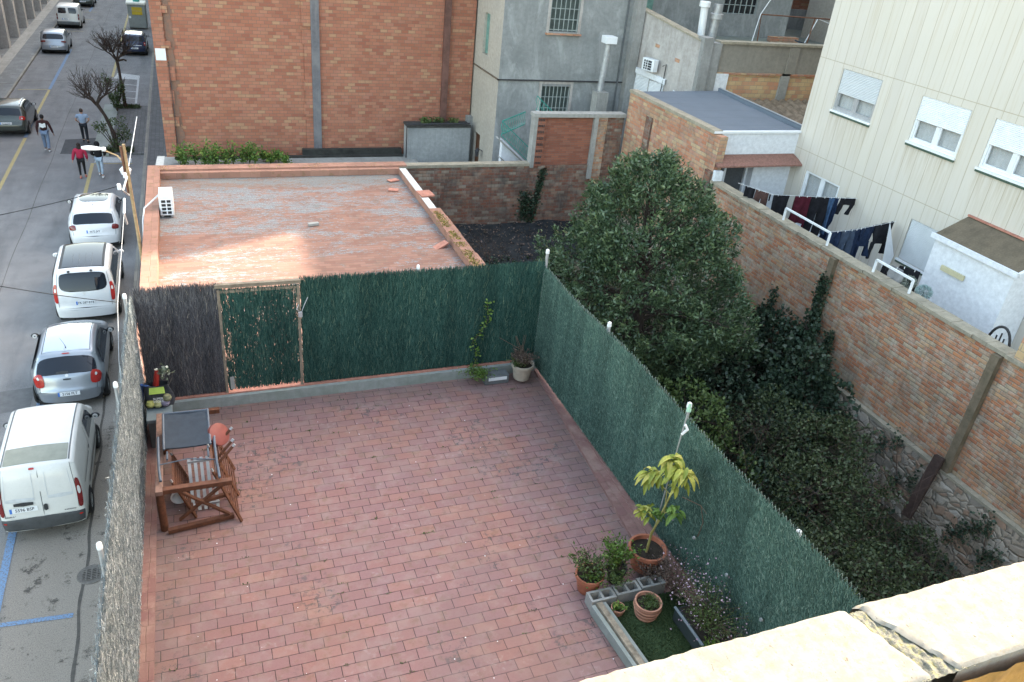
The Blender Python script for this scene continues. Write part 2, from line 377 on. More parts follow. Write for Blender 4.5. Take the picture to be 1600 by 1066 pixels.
def paint_mat(name, col):
    t = NT(name); g = t.noise(t.uv(), 26, 5, .75); w = t.ramp(g, [(.42, 0), (.5, 1)])
    c = t.mix(w, (.13,.132,.14), col); c = t.mix(t.M('MULTIPLY', t.noise(t.uv(), 3, 4), .4), c, (.15,.15,.15))
    return t.out(c, .8, 0, .25)
M['p_yellow'] = paint_mat('yellow_road_paint', (.50,.40,.15)); M['p_blue'] = paint_mat('blue_road_paint', (.14,.25,.42)); M['p_white'] = paint_mat('white_road_paint', (.55,.57,.58))
M['soil'] = render_mat('dark_garden_soil', (.085,.072,.052), (.04,.042,.028), .6, 0)
M['ground'] = render_mat('dusty_ground', (.16,.15,.13), (.09,.085,.08), .5, 0)
M['grey_render'] = render_mat('grey_cement_render', (.265,.275,.275), (.17,.18,.18), .6, .4, pale=.6)
M['grey_render2'] = render_mat('rough_grey_render', (.30,.30,.29), (.17,.165,.155), .5, .5)
M['cream_render'] = render_mat('cream_render', (.42,.385,.33), (.30,.28,.25), .4, .25)
M['beige_render'] = render_mat('stained_beige_render', (.41,.385,.365), (.23,.205,.185), .35, .5, pale=.35)
M['white_wall'] = render_mat('white_limewash', (.68,.70,.73), (.62,.64,.68), .15, .08, bump=.1)
M['concrete'] = render_mat('raw_concrete', (.34,.335,.315), (.19,.185,.17), .5, .4)
M['curb_cement'] = render_mat('mossy_cement', (.27,.29,.28), (.16,.19,.15), .6, .3)
M['lintel'] = render_mat('lichen_concrete_cap', (.35,.31,.24), (.14,.13,.10), .6, .2, sc=3)
M['stone'] = None
def stone():
    t = NT('rubble_stonework'); u = t.uv(); w = t.noise(u, 3, 3, .6, 1)
    v = t.mix(.12, u, w); e = t.vor(t.scale(v, (1, 1.35, 1)), 3.4, 'DISTANCE_TO_EDGE'); cc = t.vor(t.scale(v, (1, 1.35, 1)), 3.4, 'F1', 'Color')
    nb = t.noise(u, 25, 5, .7)
    r = t.sep(cc)[0]
    c = t.ramp(r, [(0, (.38,.31,.25)), (.2, (.31,.27,.23)), (.4, (.44,.37,.30)), (.6, (.38,.25,.18)), (.8, (.52,.46,.40))], 'CONSTANT')
    c = t.mix(t.M('MULTIPLY', nb, .5), c, (.14,.12,.10)); c = t.mix(t.ramp(e, [(.008, 1), (.045, 0)]), c, (.19,.165,.135))
    c = t.mix(t.M('MULTIPLY', t.ramp(t.noise(u, 1.2, 5, .6), [(.5, 0), (.7, 1)]), .5), c, (.15,.14,.11))
    t.bump(t.M('ADD', t.M('MULTIPLY', t.ramp(e, [(0, 0), (.15, 1)]), 1), t.M('MULTIPLY', nb, .4)), .9, .03)
    return t.out(c, .95, 0, .15)
M['stone'] = stone()
def beige_clad():
    t = NT('cream_panel_cladding'); u = t.uv(); x, y, _ = t.sep(u)[0:3]
    pu = t.M('FRACT', t.M('DIVIDE', x, .43)); g = t.M('LESS_THAN', t.M('ABSOLUTE', t.M('SUBTRACT', pu, .5)), .02)
    pv = t.M('FRACT', t.M('DIVIDE', t.M('SUBTRACT', y, .40), 3.0)); gh = t.M('LESS_THAN', pv, .007)
    pid = t.white(t.com(t.M('FLOOR', t.M('ADD', t.M('DIVIDE', x, .43), .5)), 1, 2))
    c = t.mix(pid, (.53,.49,.435), (.565,.525,.465))
    c = t.mix(t.M('MULTIPLY', t.ramp(t.noise(u, .6, 5, .6), [(.4, 0), (.7, 1)]), .3), c, (.52,.48,.39))
    st = t.noise(t.scale(u, (9, .25, 1)), 1.2, 5, .7)
    c = t.mix(t.M('MULTIPLY', t.ramp(st, [(.53, 0), (.68, 1)]), .5), c, (.43,.36,.25))
    for (ya, yb, zs) in ((19.05,20.85,7.86), (15.7,17.5,7.78), (13.15,15.0,7.78), (19.4,21.3,3.8)):
        ins = t.M('MULTIPLY', t.M('GREATER_THAN', x, ya), t.M('LESS_THAN', x, yb)); dz = t.M('SUBTRACT', zs, y); fade = t.M('MULTIPLY', t.M('GREATER_THAN', dz, 0.0), t.M('SUBTRACT', 1.0, t.M('DIVIDE', dz, 1.5), clamp=True))
        sn = t.ramp(t.noise(t.scale(u, (11, .5, 1)), 1.4, 4, .6), [(.42, 0), (.60, 1)])
        c = t.mix(t.M('MULTIPLY', t.M('MULTIPLY', t.M('MULTIPLY', ins, fade), sn), .55), c, (.40,.34,.25))
    gm = t.M('MAXIMUM', g, gh)
    c = t.mix(t.M('MULTIPLY', gm, .7), c, (.34,.28,.19))
    t.bump(t.M('SUBTRACT', t.M('MULTIPLY', t.noise(u, 60, 2), .1), gm), .5, .01)
    return t.out(c, .6, 0, .35)
M['clad'] = beige_clad()
def felt():
    t = NT('bitumen_roof_felt'); u = t.uv(); x, y, _ = t.sep(u)[0:3]
    c = t.mix(t.noise(u, 1.2, 6, .65), (.065,.09,.125), (.12,.155,.20)); c = t.mix(t.M('MULTIPLY', t.noise(u, 120, 2, .6), .5), c, (.2,.21,.22))
    ln = t.M('LESS_THAN', t.M('FRACT', t.M('DIVIDE', y, 1.0)), .02); c = t.mix(t.M('MULTIPLY', ln, .5), c, (.05,.055,.06))
    t.bump(t.noise(u, 90, 2, .6), .3, .006); return t.out(c, .8, 0, .3)
M['felt'] = felt()
M['brown_roof'] = render_mat('mossy_cement_roof', (.15,.12,.085), (.07,.06,.045), .6, 0, sc=3)
M['moss_roof'] = render_mat('lichen_covered_roof', (.20,.22,.20), (.13,.13,.08), .6, 0, sc=2)
M['tile_red'] = plain('clay_red', (.42,.19,.14), .85, .3, 8, .4)
M['tile_old'] = plain('old_roof_tile', (.26,.20,.145), .9, .55, 5, .6)
M['terracotta'] = plain('terracotta_pot', (.40,.145,.085), .8, .25, 9, .2)
M['terracotta_l'] = plain('sandy_terracotta', (.44,.22,.15), .85, .25, 9, .2)
M['white_pl'] = plain('white_plastic', (.70,.72,.74), .45, .08, 5, .05)
M['white_metal'] = plain('white_painted_metal', (.74,.76,.78), .4, .08, 5, .05)
M['alu'] = plain('bare_aluminium', (.5,.52,.54), .4, .15, 8, .1, metal=.6)
M['galv'] = plain('galvanised_steel', (.42,.43,.44), .5, .25, 7, .1, metal=.4)
M['dark_metal'] = plain('dark_steel', (.05,.05,.055), .5, .25, 7, .1)
M['grey_bumper'] = plain('dark_grey_bumper', (.055,.058,.062), .6, .25, 7, .1)
M['rust'] = plain('rusty_iron', (.17,.085,.055), .85, .45, 12, .3)
M['green_metal'] = plain('green_painted_iron', (.05,.30,.25), .5, .25, 6, .1)
M['green_dark'] = plain('faded_green_shutter', (.16,.30,.26), .7, .3, 6, .1)
M['wood'] = plain('stained_hardwood', (.13,.052,.028), .6, .4, 14, .3)
M['wood_grey'] = plain('weathered_timber', (.24,.15,.12), .85, .35, 14, .35)
M['wood_pale'] = plain('pale_pole_wood', (.42,.30,.17), .7, .35, 10, .3)
M['wood_dark'] = plain('rotten_dark_beam', (.055,.035,.03), .9, .4, 9, .5)
M['door_wood'] = plain('brown_door', (.10,.045,.025), .6, .3, 9, .2)
M['black_cloth'] = plain('black_cotton', (.018,.018,.022), .95, .35, 9, .3, spec=.1)
M['slate_mesh'] = plain('slate_textilene', (.035,.048,.066), .8, .15, 10, .25)
M['blue_metal'] = plain('blue_grey_tube', (.09,.115,.15), .45, .2, 9, .1)
M['rubber'] = plain('black_rubber', (.02,.02,.021), .85, .3, 9, .2)
M['black_pl'] = plain('black_plastic', (.035,.037,.04), .55, .25, 9, .15)
M['grey_pl'] = plain('grey_plastic', (.13,.14,.145), .6, .25, 9, .15)
M['rim'] = plain('alloy_rim', (.34,.35,.36), .35, .2, 9, .05, metal=.7)
M['glass'] = plain('dark_window_glass', (.018,.022,.026), .06, .1, 3, 0, spec=.7)
M['car_glass'] = plain('tinted_car_glass', (.006,.010,.018), .03, .1, 3, 0, spec=.45)
M['red_lamp'] = plain('red_lamp_lens', (.38,.02,.015), .15, .2, 9, 0, spec=.6)
M['dark_red_lamp'] = plain('dark_red_lamp_lens', (.16,.015,.015), .15, .2, 9, 0, spec=.6)
M['lens_white'] = plain('clear_lamp_lens', (.6,.6,.6), .15, .1, 9, 0, spec=.6)
M['soil_pot'] = plain('potting_soil', (.035,.027,.02), .95, .5, 30, .8)
M['plate_white'] = plain('plate_white', (.68,.70,.72), .5, .06, 5, 0)
M['plate_blue'] = plain('plate_blue', (.05,.16,.50), .5, .1, 5, 0)
M['ink'] = plain('plate_ink', (.02,.02,.03), .6, .1, 5, 0)
M['bark'] = plain('tree_bark', (.06,.045,.038), .95, .45, 14, .8)
M['twig'] = plain('thin_twigs', (.085,.055,.045), .9, .4, 9, .2)
M['screen_wire'] = plain('tie_wire', (.10,.13,.12), .5, .2, 9, 0, metal=.5)
M['tarp'] = plain('black_ground_sheet', (.030,.033,.036), .9, .6, 3, .5, spec=.12)
M['plastic_green'] = plain('planter_dark', (.035,.045,.045), .6, .2, 9, .1)
M['oxide'] = plain('oxidised_orange_brick_edge', (.30,.16,.04), .95, .5, 9, .6)

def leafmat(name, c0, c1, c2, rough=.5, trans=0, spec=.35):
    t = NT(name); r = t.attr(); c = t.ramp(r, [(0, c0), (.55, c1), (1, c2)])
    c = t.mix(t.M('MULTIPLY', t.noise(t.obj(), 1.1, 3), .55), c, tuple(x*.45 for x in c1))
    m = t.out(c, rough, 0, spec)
    if trans:
        tr = t.n.new('ShaderNodeBsdfTranslucent'); t.l.new(c, tr.inputs[0]); mx_ = t.n.new('ShaderNodeMixShader'); mx_.inputs[0].default_value = trans
        o = t.n['Material Output']; t.l.new(t.p.outputs[0], mx_.inputs[1]); t.l.new(tr.outputs[0], mx_.inputs[2]); t.l.new(mx_.outputs[0], o.inputs[0])
    return m
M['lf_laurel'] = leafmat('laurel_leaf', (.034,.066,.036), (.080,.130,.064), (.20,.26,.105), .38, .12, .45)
M['lf_ivy'] = leafmat('ivy_leaf', (.020,.040,.026), (.040,.070,.042), (.085,.12,.065), .45, .08)
M['lf_shrub'] = leafmat('shrub_leaf', (.025,.042,.020), (.055,.080,.034), (.12,.145,.06), .5, .1)
M['lf_light'] = leafmat('bright_leaf', (.06,.12,.02), (.11,.20,.035), (.20,.30,.06), .5, .2)
M['lf_weed'] = leafmat('weed_leaf', (.07,.14,.025), (.13,.24,.05), (.30,.36,.07), .6, .25)
M['lf_yellow'] = leafmat('yellowing_leaf', (.16,.22,.03), (.36,.38,.06), (.52,.46,.12), .45, .2)
M['lf_mid'] = leafmat('mid_green_leaf', (.05,.09,.025), (.09,.14,.04), (.16,.21,.07), .5, .15)
M['lf_dry'] = leafmat('dry_leaf', (.09,.06,.05), (.15,.11,.08), (.24,.17,.15), .8, .1)
M['flower'] = leafmat('pale_pink_flower', (.42,.28,.38), (.55,.40,.50), (.68,.55,.62), .7, .2)
M['lf_tree'] = leafmat('street_shrub_leaf', (.03,.06,.02), (.06,.10,.03), (.11,.15,.05), .5, .12)
M['turf'] = leafmat('artificial_turf', (.03,.055,.02), (.045,.08,.028), (.075,.11,.04), .8, 0)
def twigmat(name, c0, c1, c2, c3=None, p3=.93, zs=.12, amt=.55):
    t = NT(name); r = t.attr(); st = [(0, c0), (.5, c1), (.85, c2)]
    if c3: st += [(p3, c2), (min(p3+.03, 1), c3)]
    c = t.ramp(r, st); fl = t.noise(t.scale(t.obj(), (1, 1, zs)), 3.2, 5, .6)
    c = t.mix(t.M('MULTIPLY', t.ramp(fl, [(.42, 0), (.62, 1)]), amt), c, t.mix(1.0, c, (.45,.48,.5), 'MULTIPLY'))  # noise stretched upright paints the shaded folds of the screening
    return t.out(c, .85, 0, .2)
M['tw_grey'] = twigmat('silver_brushwood', (.08,.10,.11), (.19,.225,.24), (.33,.375,.39), (.60,.63,.63), .86, 1.0, .35)
M['tw_brown'] = twigmat('grey_brown_brushwood', (.06,.058,.064), (.115,.11,.118), (.18,.172,.178), (.34,.29,.24), .95)
M['tw_green'] = twigmat('dark_green_screening', (.014,.046,.040), (.030,.083,.069), (.058,.128,.102), (.15,.21,.14), .95)
M['tw_green_r'] = twigmat('green_screening', (.035,.072,.057), (.076,.138,.110), (.125,.205,.165), (.21,.29,.235), .93)
# ================================================================= setting
def wall(mb, O, U, N, L, z0, z1, holes=(), depth=.2, m=0, mr=None, tops=None):
    """vertical wall front with recessed openings. O=(x,y) start, U along, N outward; holes (u0,u1,za,zb)"""
    mr = m if mr is None else mr
    us = sorted({0, L, *[h[0] for h in holes], *[h[1] for h in holes]}); zs = sorted({z0, z1, *[h[2] for h in holes], *[h[3] for h in holes]})
    P = lambda u, z, d=0: (O[0]+U[0]*u-N[0]*d, O[1]+U[1]*u-N[1]*d, z)
    for i in range(len(us)-1):
        for j in range(len(zs)-1):
            a, b, c, d = us[i], us[i+1], zs[j], zs[j+1]; mu, mz = (a+b)/2, (c+d)/2
            if any(h[0] < mu < h[1] and h[2] < mz < h[3] for h in holes): continue
            mb.face([P(a,c), P(b,c), P(b,d), P(a,d)], m)
    for h in holes:
        a, b, c, d = h[:4]
        mb.face([P(a,c), P(a,c,depth), P(a,d,depth), P(a,d)], mr); mb.face([P(b,c,depth), P(b,c), P(b,d), P(b,d,depth)], mr)
        mb.face([P(a,d), P(b,d), P(b,d,depth), P(a,d,depth)], mr); mb.face([P(a,c), P(b,c), P(b,c,depth), P(a,c,depth)], mr)
    return mb

# ground sheet, road, pavements
g = MB(); g.face([(-600,-300,-.06),(600,-300,-.06),(600,900,-.06),(-600,900,-.06)]); struct('ground', g, M['ground'])
g = MB(); g.face([(-10.1,-40,0),(-2.5,-40,0),(-2.5,220,0),(-10.1,220,0)]); struct('road', g, M['asphalt'])
g = MB(); g.box(-13.6,-10.22,-40,220,-.05,.12); struct('pavement_left', g, M['pave_left'])
g = MB(); g.box(-10.22,-10.1,-40,220,-.05,.125); struct('kerb_left', g, M['kerb'])
g = MB(); g.box(-2.34,-1.2,-40,220,-.05,.11); struct('pavement_right', g, M['pave_right'])
g = MB(); g.box(-2.5,-2.34,-40,220,-.05,.12); struct('kerb_right', g, M['kerb'])
# widened paved bay for the street trees
g = MB(); g.box(-4.1,-2.5,43.2,52.9,-.02,.09); struct('tree_bay_paving', g, M['pave_right'])
g = MB(); g.box(-4.86,-4.1,43.0,53.1,-.02,.10); struct('tree_bay_kerb', g, M['curb_cement'])
# dark gutter channel
def wavy(x0, y0, y1, w, amp, z, n=60, sc=.6):
    mb = MB(); pts = []
    for i in range(n+1):
        y = y0+(y1-y0)*i/n; c = x0+amp*(mnoise.noise((y*sc, x0, 0))); ww = w*(.7+.6*abs(mnoise.noise((y*1.7, 3, x0)))); pts.append((c-ww/2, c+ww/2, y))
    for a, b in zip(pts[:-1], pts[1:]): mb.face([(a[0],a[2],z),(a[1],a[2],z),(b[1],b[2],z),(b[0],b[2],z)])
    return mb
tar = plain('crack_sealant', (.085,.078,.07), .9, .3, 9, .3)
struct('gutter_seam', wavy(-3.0, 6, 21, .075, .10, .004, 260, .8), tar)
struct('road_joint', wavy(-6.6, 8, 120, .022, .08, .004, 160, .2), tar)
struct('road_joint', wavy(-4.55, 22.5, 34, .03, .7, .004, 60, .16), tar)
mb = MB(); mb.face([(-10.0,59.2,.004),(-3.2,60.6,.004),(-3.2,60.68,.004),(-10.0,59.28,.004)]); mb.face([(-13,57.2,.124),(-10.3,58.1,.124),(-10.3,58.18,.124),(-13,57.28,.124)]); struct('road_joint', mb, tar)
patch = plain('newer_asphalt_patch', (.062,.065,.072), .9, .3, 5, .4)
mb = MB(); mb.face([(-6.3,43.5,.004),(-4.9,43.5,.004),(-4.9,46.3,.004),(-6.3,46.0,.004)]); struct('road_patch', mb, patch)
mb = MB(); mb.face([(-9.2,20,.004),(-4.8,20.5,.004),(-4.8,21.6,.004),(-9.2,21.2,.004)]); struct('road_patch', mb, plain('faded_asphalt_patch', (.12,.12,.122), .9, .2, 5, .4))
# painted markings
def stripe(poly, m, z=.008): 
    mb = MB(); mb.face([(p[0], p[1], z) for p in poly]); return mb
def lines(name, segs, m):
    mb = MB()
    for (x0, y0, x1, y1, w) in segs:
        a = Vector((x0, y0, 0)); b = Vector((x1, y1, 0)); d = (b-a).normalized(); r = Vector((d.y, -d.x, 0))*w/2
        L = (b-a).length; n = max(1, int(L/1.0))
        for k in range(n):
            p = a+(b-a)*k/n; q = a+(b-a)*(k+1)/n
            mb.face([(p+r)[:2]+(.008,), (q+r)[:2]+(.008,), (q-r)[:2]+(.008,), (p-r)[:2]+(.008,)])
    return struct(name, mb, m)
lines('yellow_road_marking', [(-8.15,10,-8.15,46.3,.15),(-8.2,51.1,-8.2,57.0,.15),(-9.9,51.15,-8.25,51.15,.11),(-9.9,57.0,-8.25,57.1,.11),(-9.9,70.5,-8.2,70.6,.12),(-9.8,78.0,-7.9,78.2,.10),(-9.8,84.3,-7.6,84.5,.10),(-9.8,88.5,-7.6,88.7,.10),
      (-4.76,34.5,-4.76,41.9,.15),(-4.85,61.0,-4.85,66.0,.16),(-4.9,74,-4.85,95,.16),(-4.68,41.85,-3.0,41.75,.09)], M['p_yellow'])
lines('blue_road_marking', [(-8.17,46.5,-8.2,51.0,.17),(-8.2,57.2,-8.15,70.3,.18),(-8.2,89,-8.2,120,.18),(-4.47,9.5,-4.53,16.2,.16),(-4.53,16.2,-4.6,22,.16),(-4.38,12.93,-3.12,12.83,.11),(-4.5,22.6,-3.1,22.6,.1)], M['p_blue'])
mb = MB(); mb.face([(-4.7,42.0,.009),(-3.05,41.9,.009),(-3.05,42.6,.009),(-4.6,43.0,.009)]); struct('white_road_marking', mb, M['p_white'])
lines('white_road_marking', [(-4.15,53.5,-3.2,53.3,.14),(-4.15,55.3,-3.25,55.0,.12),(-4.15,57.1,-3.25,56.8,.12),(-4.15,58.9,-3.25,58.6,.12),(-3.2,53.3,-3.25,61.4,.12)], M['p_white'])
mb = MB(); mb.face([(-4.75,60.6,.009),(-3.2,60.3,.009),(-3.2,61.6,.009),(-4.6,62.3,.009)]); struct('white_road_marking', mb, M['p_white'])
# street drain
t = thing('storm_drain', 'round cast iron storm drain grate beside the kerb behind the white van', 'drain', (-2.87,13.87,.004))
mb = MB(); mb.lathe([(.17,.006),(.27,.012),(.28,.0)], (-2.87,13.87,.004), 28); mb.build('rim', plain('worn_iron', (.13,.12,.11), .7, .3, 20, .4), t, smooth=True)
mb = MB(); mb.lathe([(0,.001),(.2,.001)], (-2.87,13.87,.004), 20); mb.build('pit', plain('pit_black', (.01,.01,.01), 1, .1), t)
mb = MB()
for k in range(-3, 4): mb.box(-3.04,-2.70,13.87+k*.05-.011,13.87+k*.05+.011,.008,.022)
for k in (-1, 0, 1): mb.box(-2.87+k*.1-.012,-2.87+k*.1+.012,13.71,14.03,.007,.021)
mb.build('grate', plain('worn_iron', (.13,.12,.11)), t)

# garden soil & courtyards
g = MB(); n = 26
def gz(x, y): return 1.0-.85*max(0, min(1, (x-10.5)/4))*max(0, min(1, (17-y)/4))+.25*mnoise.noise((x*.5, y*.5, 2))+.08*mnoise.noise((x*2, y*2, 7))
g.grid(lambda a, b: (6.32+9.7*a, -3+31*b, gz(6.32+9.7*a, -3+31*b)), 24, 60); struct('garden_ground', g, M['soil'], smooth='full')
g = MB(); g.box(6.4,20,28.3,34,.2,1.0); struct('courtyard_ground', g, M['concrete'])

# ================================================================= our terrace
tb = thing('terrace_building', 'flat roofed block carrying the red tiled terrace', 'building', (2.4,6.8,0))
mb = MB(); mb.box(-1.38,6.3,.75,12.92,0,4.6, 0); mb.build('wall', M['cream_render'], tb)
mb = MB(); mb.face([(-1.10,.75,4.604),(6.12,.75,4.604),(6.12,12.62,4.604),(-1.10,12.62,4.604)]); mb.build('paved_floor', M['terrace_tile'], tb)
mb = MB(); mb.box(-1.30,6.3,12.62,12.90,4.59,4.80); mb.build('far_curb', M['curb_cement'], tb)
mb = MB(); mb.box(-1.2,6.2,12.70,12.88,4.80,4.825); mb.build('curb_top', M['tile_red'], tb)
mb = MB(); mb.prism([(5.42,.75),(6.30,.75),(6.30,12.6),(6.02,12.6),(5.64,7.35)], 4.59, 4.66); mb.build('right_ledge', M['ledge_tile'], tb)
mb = MB(); mb.prism([(5.72,.75),(6.30,.75),(6.30,12.6),(6.17,12.6),(5.90,7.35)], 4.661, 4.70); mb.build('ledge_step', M['ledge_tile'], tb)
mb = MB(); mb.box(-1.38,-1.06,.75,12.6,4.59,4.63); mb.build('left_ledge', M['ledge_tile'], tb)

# ================================================================= neighbouring flat roof
rb = thing('low_flat_roof_building', 'low building with a lichen patched red tile roof behind the terrace', 'building', (2.4,19,0))
mb = MB(); mb.box(-1.4,6.3,12.95,25.32,0,4.76, 0, skip='t'); mb.face([(-1.4,12.95,4.76),(6.3,12.95,4.76),(6.3,25.32,4.76),(-1.4,25.32,4.76)]); mb.build('wall', M['grey_render'], rb)
mb = MB(); mb.grid(lambda a, b: (-1.1+7.2*a, 12.95+11.8*b, 4.80+.015*mnoise.noise((a*9, b*12, 1))), 20, 30); mb.build('tiled_deck', M['roof_deck'], rb)
mb = MB(); mb.box(-1.42,-1.08,12.96,25.34,4.77,5.05); mb.build('left_parapet', M['parapet'], rb)
mb = MB(); mb.box(-1.079,6.12,24.75,25.34,4.77,4.99); mb.box(-1.079,6.4,24.95,25.36,4.992,5.04); mb.build('far_parapet', M['parapet'], rb)
mb = MB(); mb.box(6.08,6.3,12.96,24.74,4.77,5.0); mb.build('right_parapet', M['parapet'], rb)
mb = MB(); y = 13.1; k = 0
while y < 24.6:
    L = .62+.1*random.random()
    if not (20.9 < y < 24.4): mb.box(6.06+random.uniform(-.015,.015),6.40+random.uniform(-.02,.02),y,y+L-.012,5.002,5.05)
    y += L; k += 1
mb.build('coping_tile', M['parapet'], rb)
mb = MB(); mb.box(6.09,6.30,20.9,24.7,5.001,5.02); mb.build('bare_mortar_strip', plain('pale_mortar', (.55,.54,.52), .95, .2, 12, .5), rb)
# moss cushions on the coping
def leaves(n, pos, size, mat=None, up=.5, aspect=.4, droop=0, rnd=None, dirs=None, fold=.25):
    """n little folded leaves; pos (n,3); returns V,F,rnd"""
    pos = np.asarray(pos, dtype=float); n = len(pos)
    if dirs is None:
        d = np.random.randn(n, 3); d[:, 2] = np.abs(d[:, 2])*up + up*.3
    else: d = np.asarray(dirs, dtype=float)+np.random.randn(n, 3)*.35
    d[:, 2] -= droop
    d /= np.linalg.norm(d, axis=1)[:, None]+1e-9
    s = np.random.randn(n, 3); s -= d*(s*d).sum(1)[:, None]; s /= np.linalg.norm(s, axis=1)[:, None]+1e-9
    nn = np.cross(d, s); L = (size*(.65+.7*np.random.rand(n)))[:, None] if np.isscalar(size) else np.asarray(size)[:, None]
    w = L*aspect
    A = pos; B = pos+d*L*.5+s*w*.5+nn*w*fold; C = pos+d*L; D = pos+d*L*.5-s*w*.5+nn*w*fold
    V = np.stack([A, B, C, D], 1).reshape(-1, 3); F = np.arange(4*n).reshape(-1, 4)
    return V, F, (np.random.rand(n) if rnd is None else rnd)
def leafobj(name, pos, size, mat, parent=None, **k):
    V, F, r = leaves(len(pos), pos, size, **k); return raw_mesh(name, V, F, M[mat] if isinstance(mat, str) else mat, parent, r)
n = 2600
py = np.concatenate([np.random.uniform(13.2,20.8,n)]); px = 6.18+np.random.randn(n)*.07
cl = np.array([mnoise.noise((a*2.2, 1, 5)) for a in py]); kk = cl > -.12
P = np.stack([px, py, np.full(n, 5.05)], 1)[kk]
leafobj('moss', P, .035, leafmat('yellow_moss', (.13,.11,.02), (.24,.20,.04), (.34,.29,.07), .9), rb, up=.4, aspect=.8)
n = 500; P = np.stack([np.random.uniform(-1.4,6.2,n), np.random.uniform(24.9,25.3,n), np.full(n, 5.04)], 1)
kk = np.array([mnoise.noise((p[0]*1.6, 3, 1)) > .15 for p in P]); leafobj('moss', P[kk], .03, leafmat('yellow_moss2', (.2,.15,.03), (.34,.26,.06), (.42,.33,.08), .9), rb, up=.4, aspect=.9)
# loose tiles lying on the roof
def slab_obj(name, label, cat, c, sx, sy, sz, rot, m, group=None):
    mb = MB(); mb.box(-sx/2, sx/2, -sy/2, sy/2, 0, sz); o = mb.build(name, m, None, bevel=.004, local=True); o.location = c; o.rotation_euler = rot
    return tag(o, label, cat, group)
slab_obj('coping_brick', 'loose terracotta coping tile propped against the inner side of the right parapet', 'tile', (5.78,18.7,4.815), .42, .22, .05, (0,-.35,.3), M['tile_red'])
slab_obj('coping_brick', 'single coping tile left on the bare stretch of parapet', 'tile', (6.28,22.15,5.022), .42, .5, .05, (0,0,.1), M['tile_red'])
for c, rz, w in (((5.75,24.1,4.815),.4,.35), ((5.55,23.2,4.815),-.3,.3)):
    slab_obj('broken_tile', 'broken red tile lying in the far right corner of the lichen roof' if w > .32 else 'smaller broken red tile a step in front of the roof corner', 'tile', c, w, .22, .03, (0,0,rz), M['tile_red'])
slab_obj('stone', 'small pale stone lying in the middle of the lichen roof', 'stone', (2.75,20.6,4.81), .28, .12, .07, (0,0,.2), M['concrete'])

# low weedy lot beyond the roof
wl_ = thing('weedy_low_roof', 'low dark roof strip at the foot of the brick wall overgrown with weeds', 'roof', (4,31,0))
mb = MB(); mb.box(-1.35,6.35,25.4,28.4,0,2.1); mb.box(-1.35,9.4,28.41,35.9,0,2.1); mb.build('slab', M['concrete'], wl_)
mb = MB(); mb.box(4.4,8.9,35.7,35.95,2.11,2.40); mb.box(-.9,8.9,35.45,35.69,2.11,2.17); mb.build('flashing', plain('mossy_black_flashing', (.045,.045,.04), .9, .6, 3, .5), wl_)
mb = MB()
mb.face([(-1.47,29.6,2.1),(-1.44,34.6,2.1),(-1.44,34.6,2.55),(-1.47,33.2,2.95),(-1.47,29.6,3.5)]); mb.face([(-1.41,29.6,3.5),(-1.41,33.2,2.95),(-1.41,34.6,2.55),(-1.41,34.6,2.1),(-1.41,29.6,2.1)])
mb.face([(-1.47,29.6,3.5),(-1.47,33.2,2.95),(-1.20,33.2,2.95),(-1.20,29.6,3.5)])
tag(mb.build('sheet_metal_cap', M['galv']), 'grey sheet metal cap at the street end of the weedy roof', 'metal sheet')
for i in range(15):
    x = -.75+i*.31+random.uniform(-.1,.1); y = 34.5+random.uniform(-.5,.6); h = random.uniform(.8,1.25)*(1.0 if i < 11 else .65)
    w = thing('weed', None, 'weed', (x,y,2.1), 'bright green weeds along the foot of the brick wall'); w['label'] = ('first','second','third','fourth','fifth','sixth','seventh','eighth','ninth','tenth','eleventh','twelfth','thirteenth','fourteenth','last')[i]+' bright green weed from the street corner along the foot of the brick wall'
    mb = MB(); pts = []
    for s in range(9):
        a = random.uniform(0, 6.28); tp = (x+math.cos(a)*.28*random.random(), y+math.sin(a)*.2, 2.1+h*random.uniform(.6,1)); mb.tube([(x,y,2.1), ((x+tp[0])/2, (y+tp[1])/2, 2.1+h*.6), tp], [.008,.006,.003], 4)
        for q in range(16):
            f = random.uniform(.2,1.0); pts.append((x+(tp[0]-x)*f+random.gauss(0,.09), y+(tp[1]-y)*f+random.gauss(0,.07), 2.1+(tp[2]-2.1)*f))
    mb.build('stem', M['lf_mid'], w); leafobj('foliage', pts, .13, 'lf_weed', w, aspect=.55, up=.6)

# ================================================================= brick apartment block
bb = thing('brick_apartment_block', 'tall windowless orange brick gable beside the street', 'building', (5.5,36,0))
mb = MB(); wall(mb, (-1.2,36.0), (1,0), (0,-1), 13.4, 0, 13); mb.box(-1.2,12.2,36.01,60,0,13); mb.build('wall', M['brick_orange'], bb)
mb = MB(); mb.box(-1.215,-.78,35.88,35.999,0,13)
z = 2.2
while z < 12.2:
    mb.box(-.779,-.779+random.choice((.12,.2,.25)),35.9,35.998,z,z+random.choice((.27,.4,.54))); z += random.uniform(.9,1.6)
mb.build('edge_pilaster', M['brick_orange'], bb)
mb = MB()
for k in range(70):
    z = 2.1+k*.15; 
    mb.box(-.72-.06*random.random(), -.55+.16*random.random(), 35.975, 35.997, z, z+.155)
mb.build('painted_shadow_side', render_mat('brown_shadow_paint', (.20,.13,.10), (.30,.14,.09), .7, .2, sc=6), bb)  # dark shadow side of the edge pilaster, painted as a brown band
mb = MB(); mb.box(-.74,-.72,35.86,35.88,2.4,6.0); mb.build('cable', M['dark_metal'], bb)
mb = MB(); mb.box(-1.18,-.80,35.84,35.879,6.05,6.5); mb.build('white_plate', M['white_pl'], bb)
mb = MB(); mb.box(4.93,5.28,35.9,35.999,2.3,13); mb.build('concrete_column', render_mat('dark_stained_column', (.135,.13,.14), (.25,.24,.24), .5, .5), bb)
mb = MB(); z = 2.3
